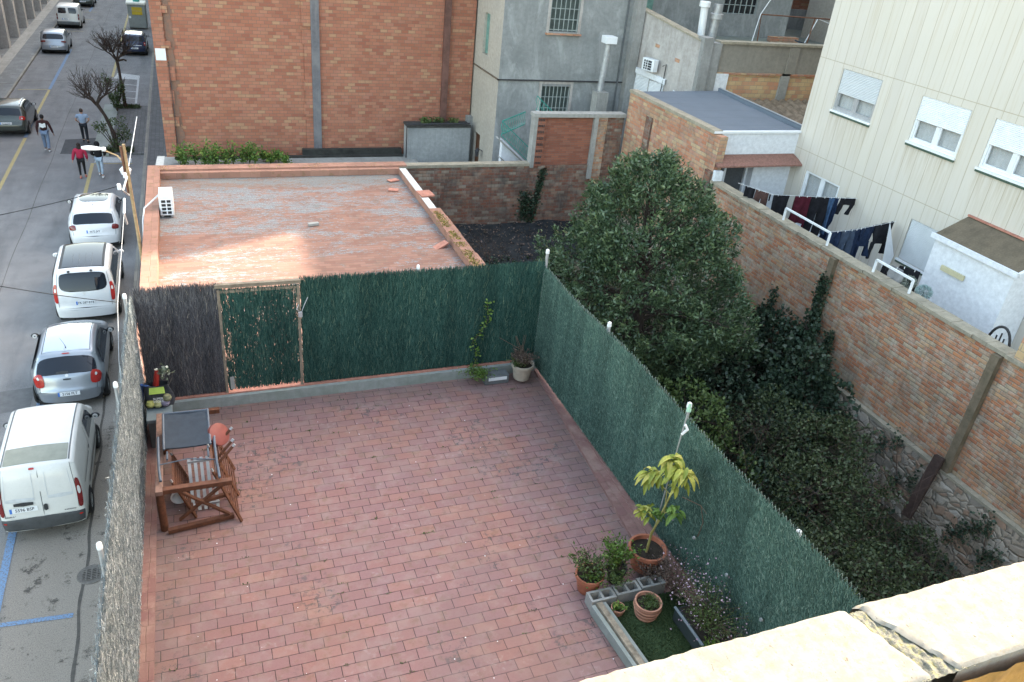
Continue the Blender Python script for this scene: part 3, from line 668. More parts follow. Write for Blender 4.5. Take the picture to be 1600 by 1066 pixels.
while z < 12.2: h = random.choice((.4,.55,.7)); mb.box(4.55+random.choice((0,.08)),4.929,35.93,35.998,z,z+h); z += h+random.choice((.0,.0,.15))
mb.build('brick_teeth', M['brick_orange'], bb)
mb = MB(); mb.box(10.72,11.0,35.80,35.999,3.3,13); mb.build('drainpipe', plain('rusty_brown_cover', (.15,.075,.06), .8, .4, 3, .3), bb)

# street side building across the road
lb = thing('arcade_building', 'dark arcaded building with stone pillars across the street', 'building', (-14,80,0))
mb = MB(); mb.box(-30,-13.7,35,150,0,9); mb.build('wall', plain('arcade_wall', (.10,.09,.095), .9, .4, 1.2, .3), lb)
for k in range(16):
    y = 60.3+k*4.5; mb = MB(); mb.box(-13.0,-12.0,y,y+.75,.1,4.0); mb.build('pillar', M['beige_render'], lb)
    mb = MB(); mb.box(-13.69,-12.6,y+2.3,y+2.9,.1,4.0); mb.build('inner_pier', plain('pinkish_pier', (.19,.15,.15), .9, .2, 2, .3), lb)
mb = MB(); mb.box(-13.68,-12.0,40,150,4.0,9); mb.build('upper_wall', M['beige_render'], lb)
mb = MB(); mb.box(-12,-11.05,48,63.2,4.05,4.25); mb.build('balcony_slab', M['white_wall'], lb)
mb = MB(); mb.box(-11.99,-11.12,48,63.1,4.251,4.27); mb.build('balcony_floor', M['tile_red'], lb)
mb = MB(); mb.box(-12.0,-11.3,40,150,.118,.13); mb.build('step_band', M['concrete'], lb)

# ================================================================= rear garden wall
gw = thing('rear_garden_wall', 'dark weathered brick wall across the far end of the garden', 'wall', (11,28,0))
mb = MB(); mb.box(6.4,15.98,28.0,28.3,.8,3.95); mb.build('brickwork', M['brick_dark'], gw)
mb = MB(); mb.box(6.38,12.1,27.97,28.33,3.951,4.06); mb.build('cap', M['lintel'], gw)
mb = MB(); mb.box(12.55,14.62,28.05,28.28,3.96,5.86); mb.build('infill_panel', M['brick_red'], gw)
def hollow_pillar(x0, x1):
    mb = MB(); mb.box(x0, x1, 27.94, 28.29, 3.96, 5.86); mb.build('hollow_brick_pillar', M['brick_red'], gw)
    mb = MB(); z = 4.05
    while z < 5.75:
        for k in range(4):
            xx = x0+.04+k*(x1-x0-.06)/4; mb.box(xx, xx+(x1-x0)/6.5, 27.93, 27.945, z, z+.035); mb.box(xx, xx+(x1-x0)/6.5, 27.93, 27.945, z+.05, z+.08)
        z += .24
    mb.build('brick_holes', M['black_pl'], gw)
hollow_pillar(12.23, 12.56); 
mb = MB(); mb.box(12.09,12.229,27.92,28.3,3.9,5.87); mb.build('mortar_edge', M['concrete'], gw)
mb = MB(); mb.box(14.63,14.80,27.90,28.3,3.4,5.87); mb.build('mortar_edge', M['concrete'], gw)
mb = MB(); mb.box(14.801,15.2,27.93,28.29,3.3,5.86); mb.build('corner_pillar', M['brick_garden'], gw)
mb = MB(); mb.box(15.201,15.98,28.02,28.29,3.96,5.86); mb.build('side_panel', M['brick_dark'], gw)
mb = MB(); mb.box(12.05,15.98,27.90,28.33,5.861,6.0); mb.build('top_cap', M['concrete'], gw)
# ground sheet at the foot
mb = MB(); mb.grid(lambda a, b: (6.6+8.2*a, 25.0+2.98*b, 1.18+.45*b+.10*mnoise.noise((a*7, b*3, 4))+.05*mnoise.noise((a*20, b*8, 9))), 40, 16)
tag(mb.build('ground_sheet', M['tarp'], None, smooth='full'), 'black rumpled ground sheet at the foot of the rear garden wall', 'sheet')
mb = MB(); mb.bar((7.9,25.9,1.1),(7.35,27.7,2.3),.16,.05); tag(mb.build('plank', M['wood_grey']), 'short grey plank leaning on the black ground sheet', 'plank')

# ================================================================= right garden wall
rw = thing('garden_side_wall', 'long weathered brick wall on rubble stone along the right of the garden', 'wall', (16.1,12,0))
mb = MB(); mb.box(16.0,16.3,-4,21.6,2.0,5.32); mb.build('brickwork', M['brick_garden'], rw)
mb = MB(); mb.grid(lambda a, b: (15.86-.02*mnoise.noise((a*60, b*6, 1))-.10*(1-b), -4+32*a, -.1+2.15*b), 80, 12); mb.build('stone_base', M['stone'], rw, smooth='full')
mb = MB(); mb.box(15.84,16.0,-4,27.9,2.03,2.10); mb.build('stone_ledge', M['lintel'], rw)
mb = MB(); y = -4
while y < 21.5:
    L = random.uniform(.35,.6); mb.box(15.93+random.uniform(-.02,.02),16.33,y,min(y+L-.015,21.58),5.322,5.40+random.uniform(0,.02)); y += L
mb.build('coping', M['lintel'], rw)
for y in (15.35, 10.05, 5.0):
    mb = MB(); mb.box(15.85,15.998,y-.10,y+.10,2.1,5.30); mb.build('pilaster', render_mat('mossy_pilaster', (.20,.155,.11), (.075,.07,.045), .8, .4, sc=2), rw)
mb = MB(); mb.box(16.0,16.35,8.2,9.75,5.41,6.15); mb.build('raised_end', M['brick_yellow'], rw); mb = MB(); mb.box(15.97,16.38,8.2,9.78,6.151,6.2); mb.build('raised_end_cap', M['lintel'], rw)
mb = MB(); mb.box(16.0,16.3,21.61,27.9,2.05,6.85); mb.build('high_brickwork', M['brick_block'], rw)
mb = MB(); mb.box(15.90,15.998,21.62,21.95,2.1,5.7); mb.box(15.92,15.998,25.9,26.3,2.1,6.35); mb.build('pilaster', M['brick_dark'], rw)
mb = MB(); mb.bar((15.35,10.12,.75),(15.78,10.22,2.42),.24,.14); tag(mb.build('beam', M['wood_dark'], None, bevel=.02), 'dark rotten beam leaning against the stone base of the garden wall', 'beam')

# ================================================================= white annex
an = thing('white_annex', 'small white annex with a dark felt roof between the brick wall and the cream building', 'building', (17.9,25,0))
mb = MB(); wall(mb, (16.31,22.0), (1,0), (0,-1), 3.45, 3.8, 6.86, holes=[(.1,1.62,4.3,5.78)], depth=.5); mb.face([(19.76,22,3.8),(19.76,28.2,3.8),(19.76,28.2,6.86),(19.76,22,6.86)]); mb.build('wall', M['white_wall'], an)
mb = MB(); mb.box(16.0,16.30,21.45,21.6,3.9,5.75); mb.build('white_return', M['white_wall'], an)
mb = MB(); mb.face([(16.3,22.0,6.87),(19.8,22.0,6.87),(20.25,28.25,6.89),(16.3,27.9,6.89)]); mb.build('felt_roof', M['felt'], an)
mb = MB(); mb.box(15.96,16.30,21.96,27.92,6.86,6.97); mb.build('left_edging', M['lintel'], an)
mb = MB(); mb.box(15.97,19.85,21.93,22.06,6.88,6.95); mb.build('front_edging', M['white_metal'], an)
mb = MB(); mb.bar((19.82,22,6.95),(20.27,28.2,6.95),.08,.14); mb.build('right_edging', M['felt'], an)
mb = MB(); mb.bar((19.86,22,7.03),(20.31,28.2,7.03),.05,.03); mb.build('edge_flashing', M['alu'], an)
mb = MB(); mb.face([(16.0,21.45,5.92),(19.55,21.45,5.92),(19.45,21.98,6.16),(16.0,21.98,6.16)]); mb.face([(16.0,21.98,6.12),(19.45,21.98,6.12),(19.55,21.45,5.87),(16.0,21.45,5.87)]); mb.face([(16.0,21.45,5.87),(19.55,21.45,5.87),(19.55,21.45,5.92),(16.0,21.45,5.92)]); mb.build('tile_canopy', plain('brown_tile_canopy', (.27,.14,.11), .85, .35, 14, .5), an)
mb = MB(); mb.face([(16.42,22.45,4.3),(17.93,22.45,4.3),(17.93,22.45,5.78),(16.42,22.45,5.78)]); w = mb.build('window', M['glass'], an)
mb = MB(); mb.box(16.42,16.52,22.3,22.42,4.3,5.78); mb.box(16.95,17.04,22.3,22.42,4.3,5.78); mb.box(17.85,17.93,22.3,22.42,4.3,5.78); mb.box(16.52,17.85,22.3,22.42,5.7,5.78); mb.build('frame', M['white_pl'], w)
mb = MB(); mb.box(17.06,17.84,22.38,22.44,4.3,5.7); mb.build('mesh_screen', plain('dark_screen', (.09,.095,.10), .9, .2, 20, .3), w)

# ================================================================= cream clad building
cb = thing('cream_clad_building', 'large building clad in cream vertical panels on the right', 'building', (22,15,0))
H3 = [(22-20.82,22-19.08,7.98,9.27), (22-17.48,22-15.74,7.9,9.2), (22-14.97,22-13.2,7.9,9.2), (22-12.4,22-10.6,7.9,9.2), (22-21.22,22-19.5,3.85,5.82), (22-16.42,22-14.92,4.62,5.88)]
mb = MB(); wall(mb, (19.5,22.0), (0,-1), (-1,0), 12.6, 3.7, 22, holes=H3, depth=.16); mb.face([(19.5,22,3.7),(34,22,3.7),(34,22,22),(19.5,22,22)]); mb.face([(34,9.4,3.7),(19.5,9.4,3.7),(19.5,9.4,22),(34,9.4,22)]); mb.face([(34,22,3.7),(34,9.4,3.7),(34,9.4,22),(34,22,22)]); mb.face([(19.5,9.4,22),(34,9.4,22),(34,22,22),(19.5,22,22)]); mb.build('wall', M['clad'], cb)
curt = plain('lace_curtain', (.30,.31,.32), .9, .15, 10, .1)
def curtain(x, y0, y1, z0, z1):
    mb = MB(); mb.grid(lambda a, b: (x+.02*math.sin(a*42)+.01*math.sin(a*17+b), y0+(y1-y0)*a, z0+(z1-z0)*b), 40, 3); return mb
def bwin(y1, y0, z0, z1, shut, name='window', grey=False, cur=True, labels=None):
    """window in the x=19.5 facade, y1>y0"""
    fm = M['alu'] if grey else M['white_pl']; x = 19.5
    mb = MB(); f = .07
    mb.box(x+.03,x+.10,y0,y0+f,z0,z1); mb.box(x+.03,x+.10,y1-f,y1,z0,z1); mb.box(x+.03,x+.10,y0+f,y1-f,z1-f,z1); mb.box(x+.03,x+.10,y0+f,y1-f,z0,z0+f)
    ym = (y0+y1)/2
    mb.box(x+.05,x+.12,ym-.05,ym+.05,z0+f,z1-f)
    for a, b in ((y0+f, ym-.05), (ym+.05, y1-f)):
        mb.box(x+.06,x+.11,a,a+.05,z0+f,z1-f); mb.box(x+.06,x+.11,b-.05,b,z0+f,z1-f); mb.box(x+.06,x+.11,a+.05,b-.05,z0+f,z0+f+.06)
    w = mb.build(name, fm, cb)
    gl = MB(); gl.face([(x+.125,y1-f,z0+f),(x+.125,y0+f,z0+f),(x+.125,y0+f,z1-f),(x+.125,y1-f,z1-f)]); gm = NT('clear_pane').mat if False else M['pane']
    gl.build('pane', gm, w)
    if cur: curtain(x+.24, y0+f, y1-f, z0+f, z1-f).build('curtain', curt, w, smooth='full')
    mb = MB(); mb.face([(x+.5,y1,z0),(x+.5,y0,z0),(x+.5,y0,z1),(x+.5,y1,z1)]); mb.build('dark_room', M['black_pl'], w)
    if shut:
        mb = MB(); zb = z1-(z1-z0)*shut; z = zb; s = .045
        while z < z1-.01:
            mb.face([(x+.028,y1-.03,z),(x+.028,y0+.03,z),(x+.012,y0+.03,min(z+s*.5,z1)),(x+.012,y1-.03,min(z+s*.5,z1))]); mb.face([(x+.012,y1-.03,z+s*.5),(x+.012,y0+.03,z+s*.5),(x+.028,y0+.03,min(z+s,z1)),(x+.028,y1-.03,min(z+s,z1))]); z += s
        mb.build('shutter', M['white_pl'] if not grey else plain('grey_shutter', (.52,.54,.55), .5, .06, 4, 0), w)
    mb = MB(); mb.box(x-.06,x+.03,y0-.03,y1+.03,z0-.055,z0-.002); mb.build('sill', M['white_pl'] if not grey else M['white_metal'], w)
    mb = MB(); mb.box(x-.045,x-.004,y0-.02,y1+.02,z0-.12,z0-.057); mb.build('green_trim', plain('dark_green_trim', (.06,.095,.07), .6, .2), w)
    return w
t = NT('thin_pane'); M['pane'] = t.out((.9,.95,.95), .03, 0, .5, Transmission_Weight=.0, Alpha=.22)
bwin(20.82,19.08,7.98,9.27,.58,grey=True); bwin(17.48,15.74,7.9,9.2,.52); bwin(14.97,13.2,7.9,9.2,.52); bwin(12.4,10.6,7.9,9.2,.6)
bwin(21.22,19.5,3.85,5.82,0,'french_window'); bwin(16.42,14.92,4.62,5.88,.99,grey=True)
# drainboard: yard behind the wall
g = MB(); g.box(16.31,19.49,-2,21.99,3.5,3.8); struct('yard_floor', g, M['concrete'])
# white shed
sh = thing('white_shed', 'white lean-to shed with a mossy brown roof against the cream building', 'shed', (19,13,3.8))
mb = MB(); mb.face([(18.5,14.6,3.8),(18.5,12.1,3.8),(18.5,12.1,6.12),(18.5,14.6,6.12)]); mb.face([(18.5,12.1,3.8),(19.49,12.1,3.8),(19.49,12.1,6.5),(18.5,12.1,6.12)]); mb.face([(19.49,14.6,3.8),(18.5,14.6,3.8),(18.5,14.6,6.12),(19.49,14.6,6.5)]); mb.build('wall', M['white_wall'], sh)
mb = MB(); mb.face([(18.44,14.66,6.16),(18.44,12.04,6.16),(19.5,12.04,6.62),(19.5,14.66,6.62)]); mb.face([(18.44,12.04,6.11),(18.44,14.66,6.11),(19.5,14.66,6.57),(19.5,12.04,6.57)]); mb.build('roof', M['brown_roof'], sh)
mb = MB(); mb.box(18.38,18.46,12.0,14.7,6.06,6.19); mb.build('fascia', M['white_wall'], sh)
mb = MB(); mb.bar((18.46,12.0,6.13),(19.49,12.0,6.58),.07,.11); mb.build('fascia', M['white_wall'], sh)
mb = MB(); mb.bar((19.46,12.04,6.65),(19.46,14.66,6.65),.06,.05); mb.build('red_flashing', M['tile_red'], sh)
mb = MB(); mb.bar((18.46,13.35,5.42),(18.46,14.1,5.42),.05,.14); b = mb.build('light_fitting', plain('yellowed_plastic', (.55,.50,.32), .5, .1), None); tag(b, 'small yellowed light fitting on the white shed wall', 'light')

# ================================================================= grey house
gh = thing('grey_rendered_house', 'grey rendered house with barred windows behind the rear garden wall', 'house', (15.5,36,0))
Hs = [(14.34-12.27,15.68-12.27,8.26,10.8), (14.3-12.27,15.68-12.27,4.5,6.0)]
mb = MB(); wall(mb, (12.27,32.68), (1,0), (0,-1), 6.2, .9, 14, holes=Hs, depth=.22); mb.face([(12.27,32.68,14),(18.47,32.68,14),(18.47,45,14),(12.27,45,14)]); mb.build('front_wall', M['grey_render'], gh)
mb = MB(); wall(mb, (12.27,45), (0,-1), (-1,0), 12.32, .9, 14, holes=[(45-35.3,45-34.5,1.0,3.35),(45-35.0,45-34.3,6.9,8.6)], depth=.2); mb.build('side_wall', M['cream_render'], gh)
mb = MB(); mb.box(12.0,12.268,35.7,36.0,.9,3.9); mb.build('side_pier', M['grey_render2'], gh)
mb = MB(); mb.box(12.2,18.47,32.61,32.679,6.22,6.27); mb.build('string_course', M['dark_metal'], gh)
mb = MB(); mb.box(12.21,12.269,32.61,36.0,6.22,6.27); mb.build('string_course', plain('stained_course', (.16,.12,.09), .9, .3), gh)
mb = MB(); mb.box(18.2,18.62,32.3,32.7,.9,14); mb.build('corner_pier', M['grey_render2'], gh)
mb = MB(); mb.box(17.9,17.96,32.58,32.64,.9,14); mb.build('downpipe', M['grey_pl'], gh)
for (u0,u1,z0,z1) in ((14.34,15.68,8.26,10.8), (14.3,15.68,4.5,6.0)):
    mb = MB(); mb.face([(u0,32.89,z0),(u1,32.89,z0),(u1,32.89,z1),(u0,32.89,z1)]); w = mb.build('window', plain('dusty_green_glass', (.075,.10,.095), .35, .3, 5, 0, spec=.5), gh)
    mb = MB(); n = 6 if z0 > 7 else 7
    for k in range(n+1): x = u0+.03+(u1-u0-.06)*k/n; mb.box(x-.013,x+.013,32.70,32.726,z0+.03,z1)
    z = z0+.06
    while z < z1: mb.box(u0,u1,32.727,32.745,z,z+.03); z += .42 if z0 > 7 else .48
    mb.build('bars', plain('pale_grey_bars', (.33,.37,.36), .6, .2), w)
    mb = MB(); mb.box(u0-.12,u0-.001,32.655,32.70,z0-.05,z1+.1); mb.box(u1+.001,u1+.12,32.655,32.70,z0-.05,z1+.1); mb.box(u0-.12,u1+.12,32.655,32.70,z1+.101,z1+.2); mb.build('surround', M['beige_render'], w)
    if z0 > 7: mb = MB(); mb.box(u0-.15,u1+.15,32.55,32.68,z0-.12,z0-.052); mb.build('sill', M['brick_block'], w)
mb = MB(); mb.box(12.35,12.42,34.55,35.25,1.0,3.3); mb.build('door', M['door_wood'], gh)
mb = MB(); mb.box(12.38,12.42,34.32,34.98,6.93,8.57); w = mb.build('side_window', M['green_dark'], gh)
# vent pipe on block
vp = thing('vent_chimney', 'white metal flue pipe with a square cowl standing on a concrete stub', 'chimney', (17.05,32,3))
mb = MB(); mb.box(16.5,17.05,31.6,32.1,1,6.0); mb.build('stub', M['concrete'], vp)
mb = MB(); mb.tube([(16.75,31.9,6.0),(16.85,31.9,8.0)], .13, 12); mb.build('flue', M['galv'], vp, smooth=True)
mb = MB(); mb.box(16.6,17.12,31.65,32.15,8.0,8.3); mb.build('cowl', M['white_metal'], vp, bevel=.02)
# green railed stairs
st = thing('garden_stairs', 'outdoor staircase with white walls and green iron railing behind the rear wall', 'stairs', (12.5,30,1))
mb = MB(); mb.face([(11.65,30.0,1.0),(13.0,30.0,1.0),(13.0,30.0,3.3),(11.65,30.0,4.45)]); mb.face([(11.65,30.0,4.45),(13.0,30.0,3.3),(13.0,30.25,3.3),(11.65,30.25,4.45)]); mb.face([(13.0,30.25,1),(11.65,30.25,1),(11.65,30.25,4.45),(13.0,30.25,3.3)]); mb.face([(11.65,30.25,1),(11.65,30.0,1),(11.65,30.0,4.45),(11.65,30.25,4.45)]); mb.build('outer_string', M['white_wall'], st)
mb = MB(); mb.face([(11.5,29.6,1.0),(12.5,29.6,1.0),(12.5,29.6,2.9),(11.5,29.6,3.75)]); mb.face([(11.5,29.6,3.75),(12.5,29.6,2.9),(12.5,29.8,2.9),(11.5,29.8,3.75)]); mb.build('inner_string', M['white_wall'], st)
mb = MB(); mb.bar((11.4,29.98,4.52),(13.2,29.98,3.0),.3,.06); mb.bar((11.4,29.58,3.85),(12.6,29.58,2.86),.26,.05); mb.build('handrail_cap', M['concrete'], st)
def railing(a, b, h, n, nm='railing'):
    a = Vector(a); b = Vector(b); mb = MB(); up = Vector((0,0,h))
    mb.bar(a+up, b+up, .045, .035); mb.bar(a+Vector((0,0,.06)), b+Vector((0,0,.06)), .03, .03)
    for k in range(n+1):
        p = a+(b-a)*k/n; q = (b-a).normalized()*.10
        mb.tube([p+Vector((0,0,.06)), p+Vector((0,0,h*.35))+q*.8, p+Vector((0,0,h*.65))-q*.6, p+up], .011, 4, cap=False)
    return mb.build(nm, M['green_metal'], st)
railing((11.62,30.1,4.5),(13.05,30.1,3.3), .62, 16); railing((11.62,30.1,4.55),(13.2,31.6,4.55), .6, 12); railing((13.25,30.6,5.45),(14.5,30.6,4.4), .6, 12)
mb = MB(); mb.box(13.25,14.4,30.4,30.6,1,4.8); mb.build('landing', M['concrete'], st)
mb = MB(); mb.face([(13.2,30.45,4.5),(14.3,30.45,4.5),(13.3,30.45,5.5),(13.2,30.45,5.5)]); mb.build('upper_string', M['white_wall'], st)
# grey outhouse
oh = thing('grey_outhouse', 'small grey rendered outhouse with moss on top at the corner of the brick gable', 'outhouse', (10.5,35.4,0))
mb = MB(); mb.box(9.02,11.99,35.1,35.86,.9,3.55); mb.build('wall', render_mat('pale_blotchy_render', (.33,.34,.34), (.19,.20,.20), .6, .4), oh)
mb = MB(); mb.box(8.97,12.0,35.05,35.86,3.551,3.64); mb.build('roof', plain('mossy_black_edge', (.06,.06,.055), .9, .5, 4, .5), oh)
mb = MB(); mb.tube([(8.93,35.0,2.2),(8.93,35.0,3.72),(11.9,35.0,3.76)], .035, 6); mb.build('pipe', M['dark_metal'], oh)
P = np.random.rand(700, 3)*[1.7,.6,.2]+[9.7,35.15,3.64]; kk = np.array([mnoise.noise((p[0]*2, p[1]*2, 1)) > -.05 for p in P]); leafobj('moss_clump', P[kk], .12, 'lf_mid', oh, up=.7)
# lamp and small door in alley
t = thing('wall_lantern', 'small dark wall lantern by the brown door of the grey house', 'lantern', (12.15,34.0,2.7))
mb = MB(); mb.bar((12.26,34.0,2.75),(12.0,34.0,2.9),.03); mb.build('bracket', M['dark_metal'], t)
mb = MB(); mb.lathe([(0,.0),(.07,.02),(.10,.25),(.13,.27),(.0,.4)], (12.0,34.0,2.5), 6); mb.build('lantern_head', M['dark_metal'], t)

# ================================================================= stained annex wall with roller doors
ow = thing('stained_annex', 'stained plaster annex with white roller doors and sloping coping', 'building', (19.5,30,0))
A = Vector((18.62,32.6,0)); B = Vector((19.5,29.0,0)); d = (B-A).normalized(); nrm = (-d.y, d.x) if -d.y < 0 else (d.y, -d.x)
def OW(u, z, off=0): p = A+d*u; return (p.x+nrm[0]*off, p.y+nrm[1]*off, z)
LL = (B-A).length
mb = MB(); mb.face([OW(0,1),OW(LL,1),OW(LL,8.70),OW(0,9.36)]); mb.face([OW(LL,1,-.3),OW(0,1,-.3),OW(0,9.36,-.3),OW(LL,8.70,-.3)]); mb.build('wall', M['beige_render'], ow)
mb = MB(); mb.face([OW(-.1,9.4,.05),OW(LL,8.74,.05),OW(LL,8.74,-.35),OW(-.1,9.4,-.35)]); mb.face([OW(-.1,9.33,.05),OW(LL,8.67,.05),OW(LL,8.74,.05),OW(-.1,9.4,.05)]); mb.build('coping', M['lintel'], ow)
mb = MB(); 
for (u0, u1, za, zb) in ((.15,1.15,1.0,6.75), (1.2,2.1,1.0,6.6)): 
    z = 3.5
    while z < zb: mb.face([OW(u0,z,.02),OW(u1,z,.02),OW(u1,z+.045,.045),OW(u0,z+.045,.045)]); mb.face([OW(u0,z+.045,.045),OW(u1,z+.045,.045),OW(u1,z+.06,.02),OW(u0,z+.06,.02)]); z += .06
mb.build('roller_door', M['white_pl'], ow)
mb = MB(); mb.face([OW(.05,6.78,.10),OW(2.2,6.62,.10),OW(2.2,6.85,.10),OW(.05,7.0,.10)]); mb.face([OW(.05,7.0,.10),OW(2.2,6.85,.10),OW(2.2,6.85,0),OW(.05,7.0,0)]); mb.face([OW(2.75,6.3,.10),OW(3.65,6.2,.10),OW(3.65,6.4,.10),OW(2.75,6.55,.10)]); mb.build('lintel_band', M['white_wall'], ow)
for (u, z) in ((1.15, 8.0), (2.45, 7.65)): mb = MB(); mb.face([OW(u,z,.006),OW(u+.28,z-.02,.006),OW(u+.28,z+.13,.006),OW(u,z+.15,.006)]); mb.build('brick_patch', M['brick_block'], ow)
def ac_unit(loc, rz, label, grille=True):
    o = thing('air_conditioner', label, 'air conditioner', loc, None, rz)
    mb = MB(); mb.box(-.40,.40,-.15,.15,0,.56); mb.build('casing', M['white_metal'], o, bevel=.015, local=True)
    if grille:
        mb = MB(); mb.box(-.29,.29,-.158,-.151,.05,.51); gq = mb.build('fan_opening', M['black_pl'], o, local=True)
        mb = MB()
        for k in range(4): mb.box(-.30+k*.145,-.27+k*.145,-.172,-.159,.05,.51) if k < 3 else None
        mb.box(.275,.30,-.172,-.159,.05,.51)
        for k in range(5): mb.box(-.30,.30,-.18,-.1725,.045+k*.112,.065+k*.112)
        mb.build('grille', M['white_metal'], gq, local=True)
    return o
a = ac_unit(OW(1.35,7.05,.32), math.atan2(d.y, d.x), 'pale grey air conditioner bracketed on the stained wall above the roller doors')
a.scale = (.9,.9,.9)
mb = MB(); p = Vector(OW(1.95,6.95,.15)); mb.tube([p+Vector((0,0,.4)), p+Vector((.1,-.1,.5)), p+Vector((.1,-.1,0)), p+Vector((0.05,-.05,-.9))], .02, 6); tag(mb.build('cable_loop', M['black_pl']), 'black cable loops beside the wall mounted air conditioner', 'cable')
mb = MB(); mb.box(19.5,19.95,28.75,29.3,1,8.85); mb.box(19.95,20.45,28.85,29.3,1,8.65); mb.build('corner_pier', M['grey_render2'], ow)
mb = MB(); mb.box(20.45,28.0,29.0,29.3,7.5,8.62); mb.box(24.0,24.5,28.93,28.999,7.5,8.6); mb.build('upper_panel', render_mat('dull_cement', (.28,.26,.225), (.2,.185,.16), .5, .4), ow)
mb = MB(); mb.box(20.45,28.0,29.02,29.3,1,7.5); mb.build('yellow_brickwork', M['brick_yellow'], ow)
mb = MB(); mb.box(23.85,24.3,28.92,29.018,1,7.5); mb.build('cement_strip', M['concrete'], ow)
mb = MB(); mb.box(20.46,21.1,28.9,29.019,6.2,7.45); mb.build('white_patch', M['white_wall'], ow)
mb = MB(); mb.box(20.4,28.0,28.9,29.35,8.621,8.72); mb.build('coping', M['lintel'], ow)
mb = MB(); mb.box(20.45,28,28.92,29.0,7.42,7.5); mb.build('ledge', M['brick_block'], ow)
# old curved tile lean-to
lt = thing('old_tiled_roof', 'sloping roof of old mossy curved tiles behind the cream building', 'roof', (24,26,0))
mb = MB()
for k in range(16):
    x0 = 20.6+k*.42
    mb.grid(lambda a, b, x0=x0: (x0+.42*a, 28.9-4.9*b, 6.35+.08*k*0-1.25*b+.11*math.sin(math.pi*a)+.02*((b*14) % 1)), 6, 28)
mb.build('tiles', M['tile_old'], lt)
mb = MB(); mb.box(20.6,27.4,24.1,28.9,1,5.0); mb.build('wall', M['beige_render'], lt)

# far grey building behind
fb = thing('far_grey_building', 'grey building with a barred window and green shutter at the top of the view', 'building', (27,38,0))
mb = MB(); wall(mb, (19.3,36.0), (1,0), (0,-1), 9.9, 1, 13, holes=[(25.1-19.3,27.1-19.3,8.98,10.6)], depth=.2); mb.face([(29.2,36,1),(29.2,48,1),(29.2,48,13),(29.2,36,13)]); mb.build('wall', M['grey_render'], fb)
mb = MB(); mb.face([(25.1,36.18,8.98),(27.1,36.18,8.98),(27.1,36.18,10.6),(25.1,36.18,10.6)]); w = mb.build('window', M['glass'], fb)
mb = MB()
for k in range(7): x = 25.1+k*2/6; mb.box(x-.02,x+.02,36.02,36.05,8.98,10.6)
for z in (9.0, 9.4, 9.8, 10.2): mb.box(25.1,27.1,36.051,36.07,z,z+.03)
mb.build('bars', plain('pale_grey_bars', (.33,.37,.36)), w)
mb = MB(); mb.box(19.6,21.05,35.94,35.999,8.7,11); mb.build('shutter', M['green_dark'], fb)
mb = MB(); mb.box(19.6,29.2,29.36,35.9,6.5,7.95); mb.build('flat_roof', M['moss_roof'], fb)
mb = MB(); mb.box(29.2,45,30,44,6,7.4); mb.build('lower_roof', M['moss_roof'], fb)
mb = MB(); mb.box(27.3,29.0,34.6,34.9,7.96,8.2); mb.build('rubble_row', M['brick_block'], fb)
fb2 = thing('far_brick_building', 'red brick building glimpsed behind the grey one at the top edge', 'building', (36,46,0))
mb = MB(); mb.box(28.5,46,44,54,1,30); mb.build('wall', M['brick_far'], fb2)
mb = MB(); mb.box(28.5,46,43.9,43.998,7.4,8.6); mb.build('plinth', M['grey_render'], fb2)
mb = MB(); mb.box(35.0,37.2,43.85,43.998,9.3,10.6); mb.build('white_panel', M['white_wall'], fb2)
# rooftop pipes
for i, (x0, x1, r, lab, m) in enumerate(((20.67,20.8,.16,'stained white chimney pipe standing on the corner of the annex wall',M['white_metal']), (21.36,21.29,.19,'bluish grey vertical duct right of the white chimney pipe',M['galv']))):
    t = thing('chimney_pipe', lab, 'chimney', (x1,31,7.9)); mb = MB(); mb.tube([(x1,31,7.9),(x0,31,9.9)], r, 12); mb.build('pipe', m, t, smooth=True)
    mb = MB(); mb.lathe([(r,0),(r*1.45,.02),(r*1.45,.22),(r,.25)], (x0,31,9.75 if i == 0 else 9.3), 14); mb.build('collar', m, t, smooth=True)
pf = thing('rooftop_pipe_frame', 'rusty pipe frame standing on the roof behind the annex wall', 'frame', (24,31,7.9))
mb = MB(); mb.tube([(23.8,31,7.9),(23.65,31,9.6),(28.5,31,9.55)], .03, 6); mb.tube([(26.45,31,7.9),(26.6,31,9.57)], .03, 6); mb.build('frame', M['rust'], pf)
mb = MB(); mb.tube([(23.1,30.6,8.0),(23.6,31,9.6),(24.7,31.2,11.2)], .018, 5); tag(mb.build('white_cable', M['white_pl']), 'white cable running diagonally past the rusty pipe frame', 'cable')
ch = thing('folded_lounger', 'dark folded lounger leaning on the far roof', 'chair', (27.4,31.6,8))
mb = MB(); mb.bar((26.3,31.4,8.5),(28.2,31.2,8.05),.5,.06); mb.build('bed', M['slate_mesh'], ch); mb = MB(); mb.tube([(26.6,31.3,8.4),(27.2,31.5,9.5),(28.0,31.5,9.3)], .02, 5); mb.build('frame', M['white_metal'], ch)

# unseen side and end blocks, added to shade all but one roof patch
sb = thing('side_sun_blocker', 'unseen tall pale block added to block the sun beyond the cream building', 'building', (40,28,0))
mb = MB(); mb.box(34.2,46,-10,40.7,0,26.1); mb.build('wall', M['cream_render'], sb)
sb = thing('end_sun_blocker', 'unseen tallest block added to bound the sun patch, beyond the far roofs', 'building', (52,60,0))
mb = MB(); mb.prism([(46.5,40.9),(62,48.5),(62,140),(46.5,140)],0,52); mb.build('wall', M['cream_render'], sb)
sb = thing('street_end_blocks', 'pale blocks standing behind the brick gable along the street', 'building', (20,80,0))
mb = MB(); mb.box(-1.2,28,61,150,0,14); mb.build('wall', M['cream_render'], sb)

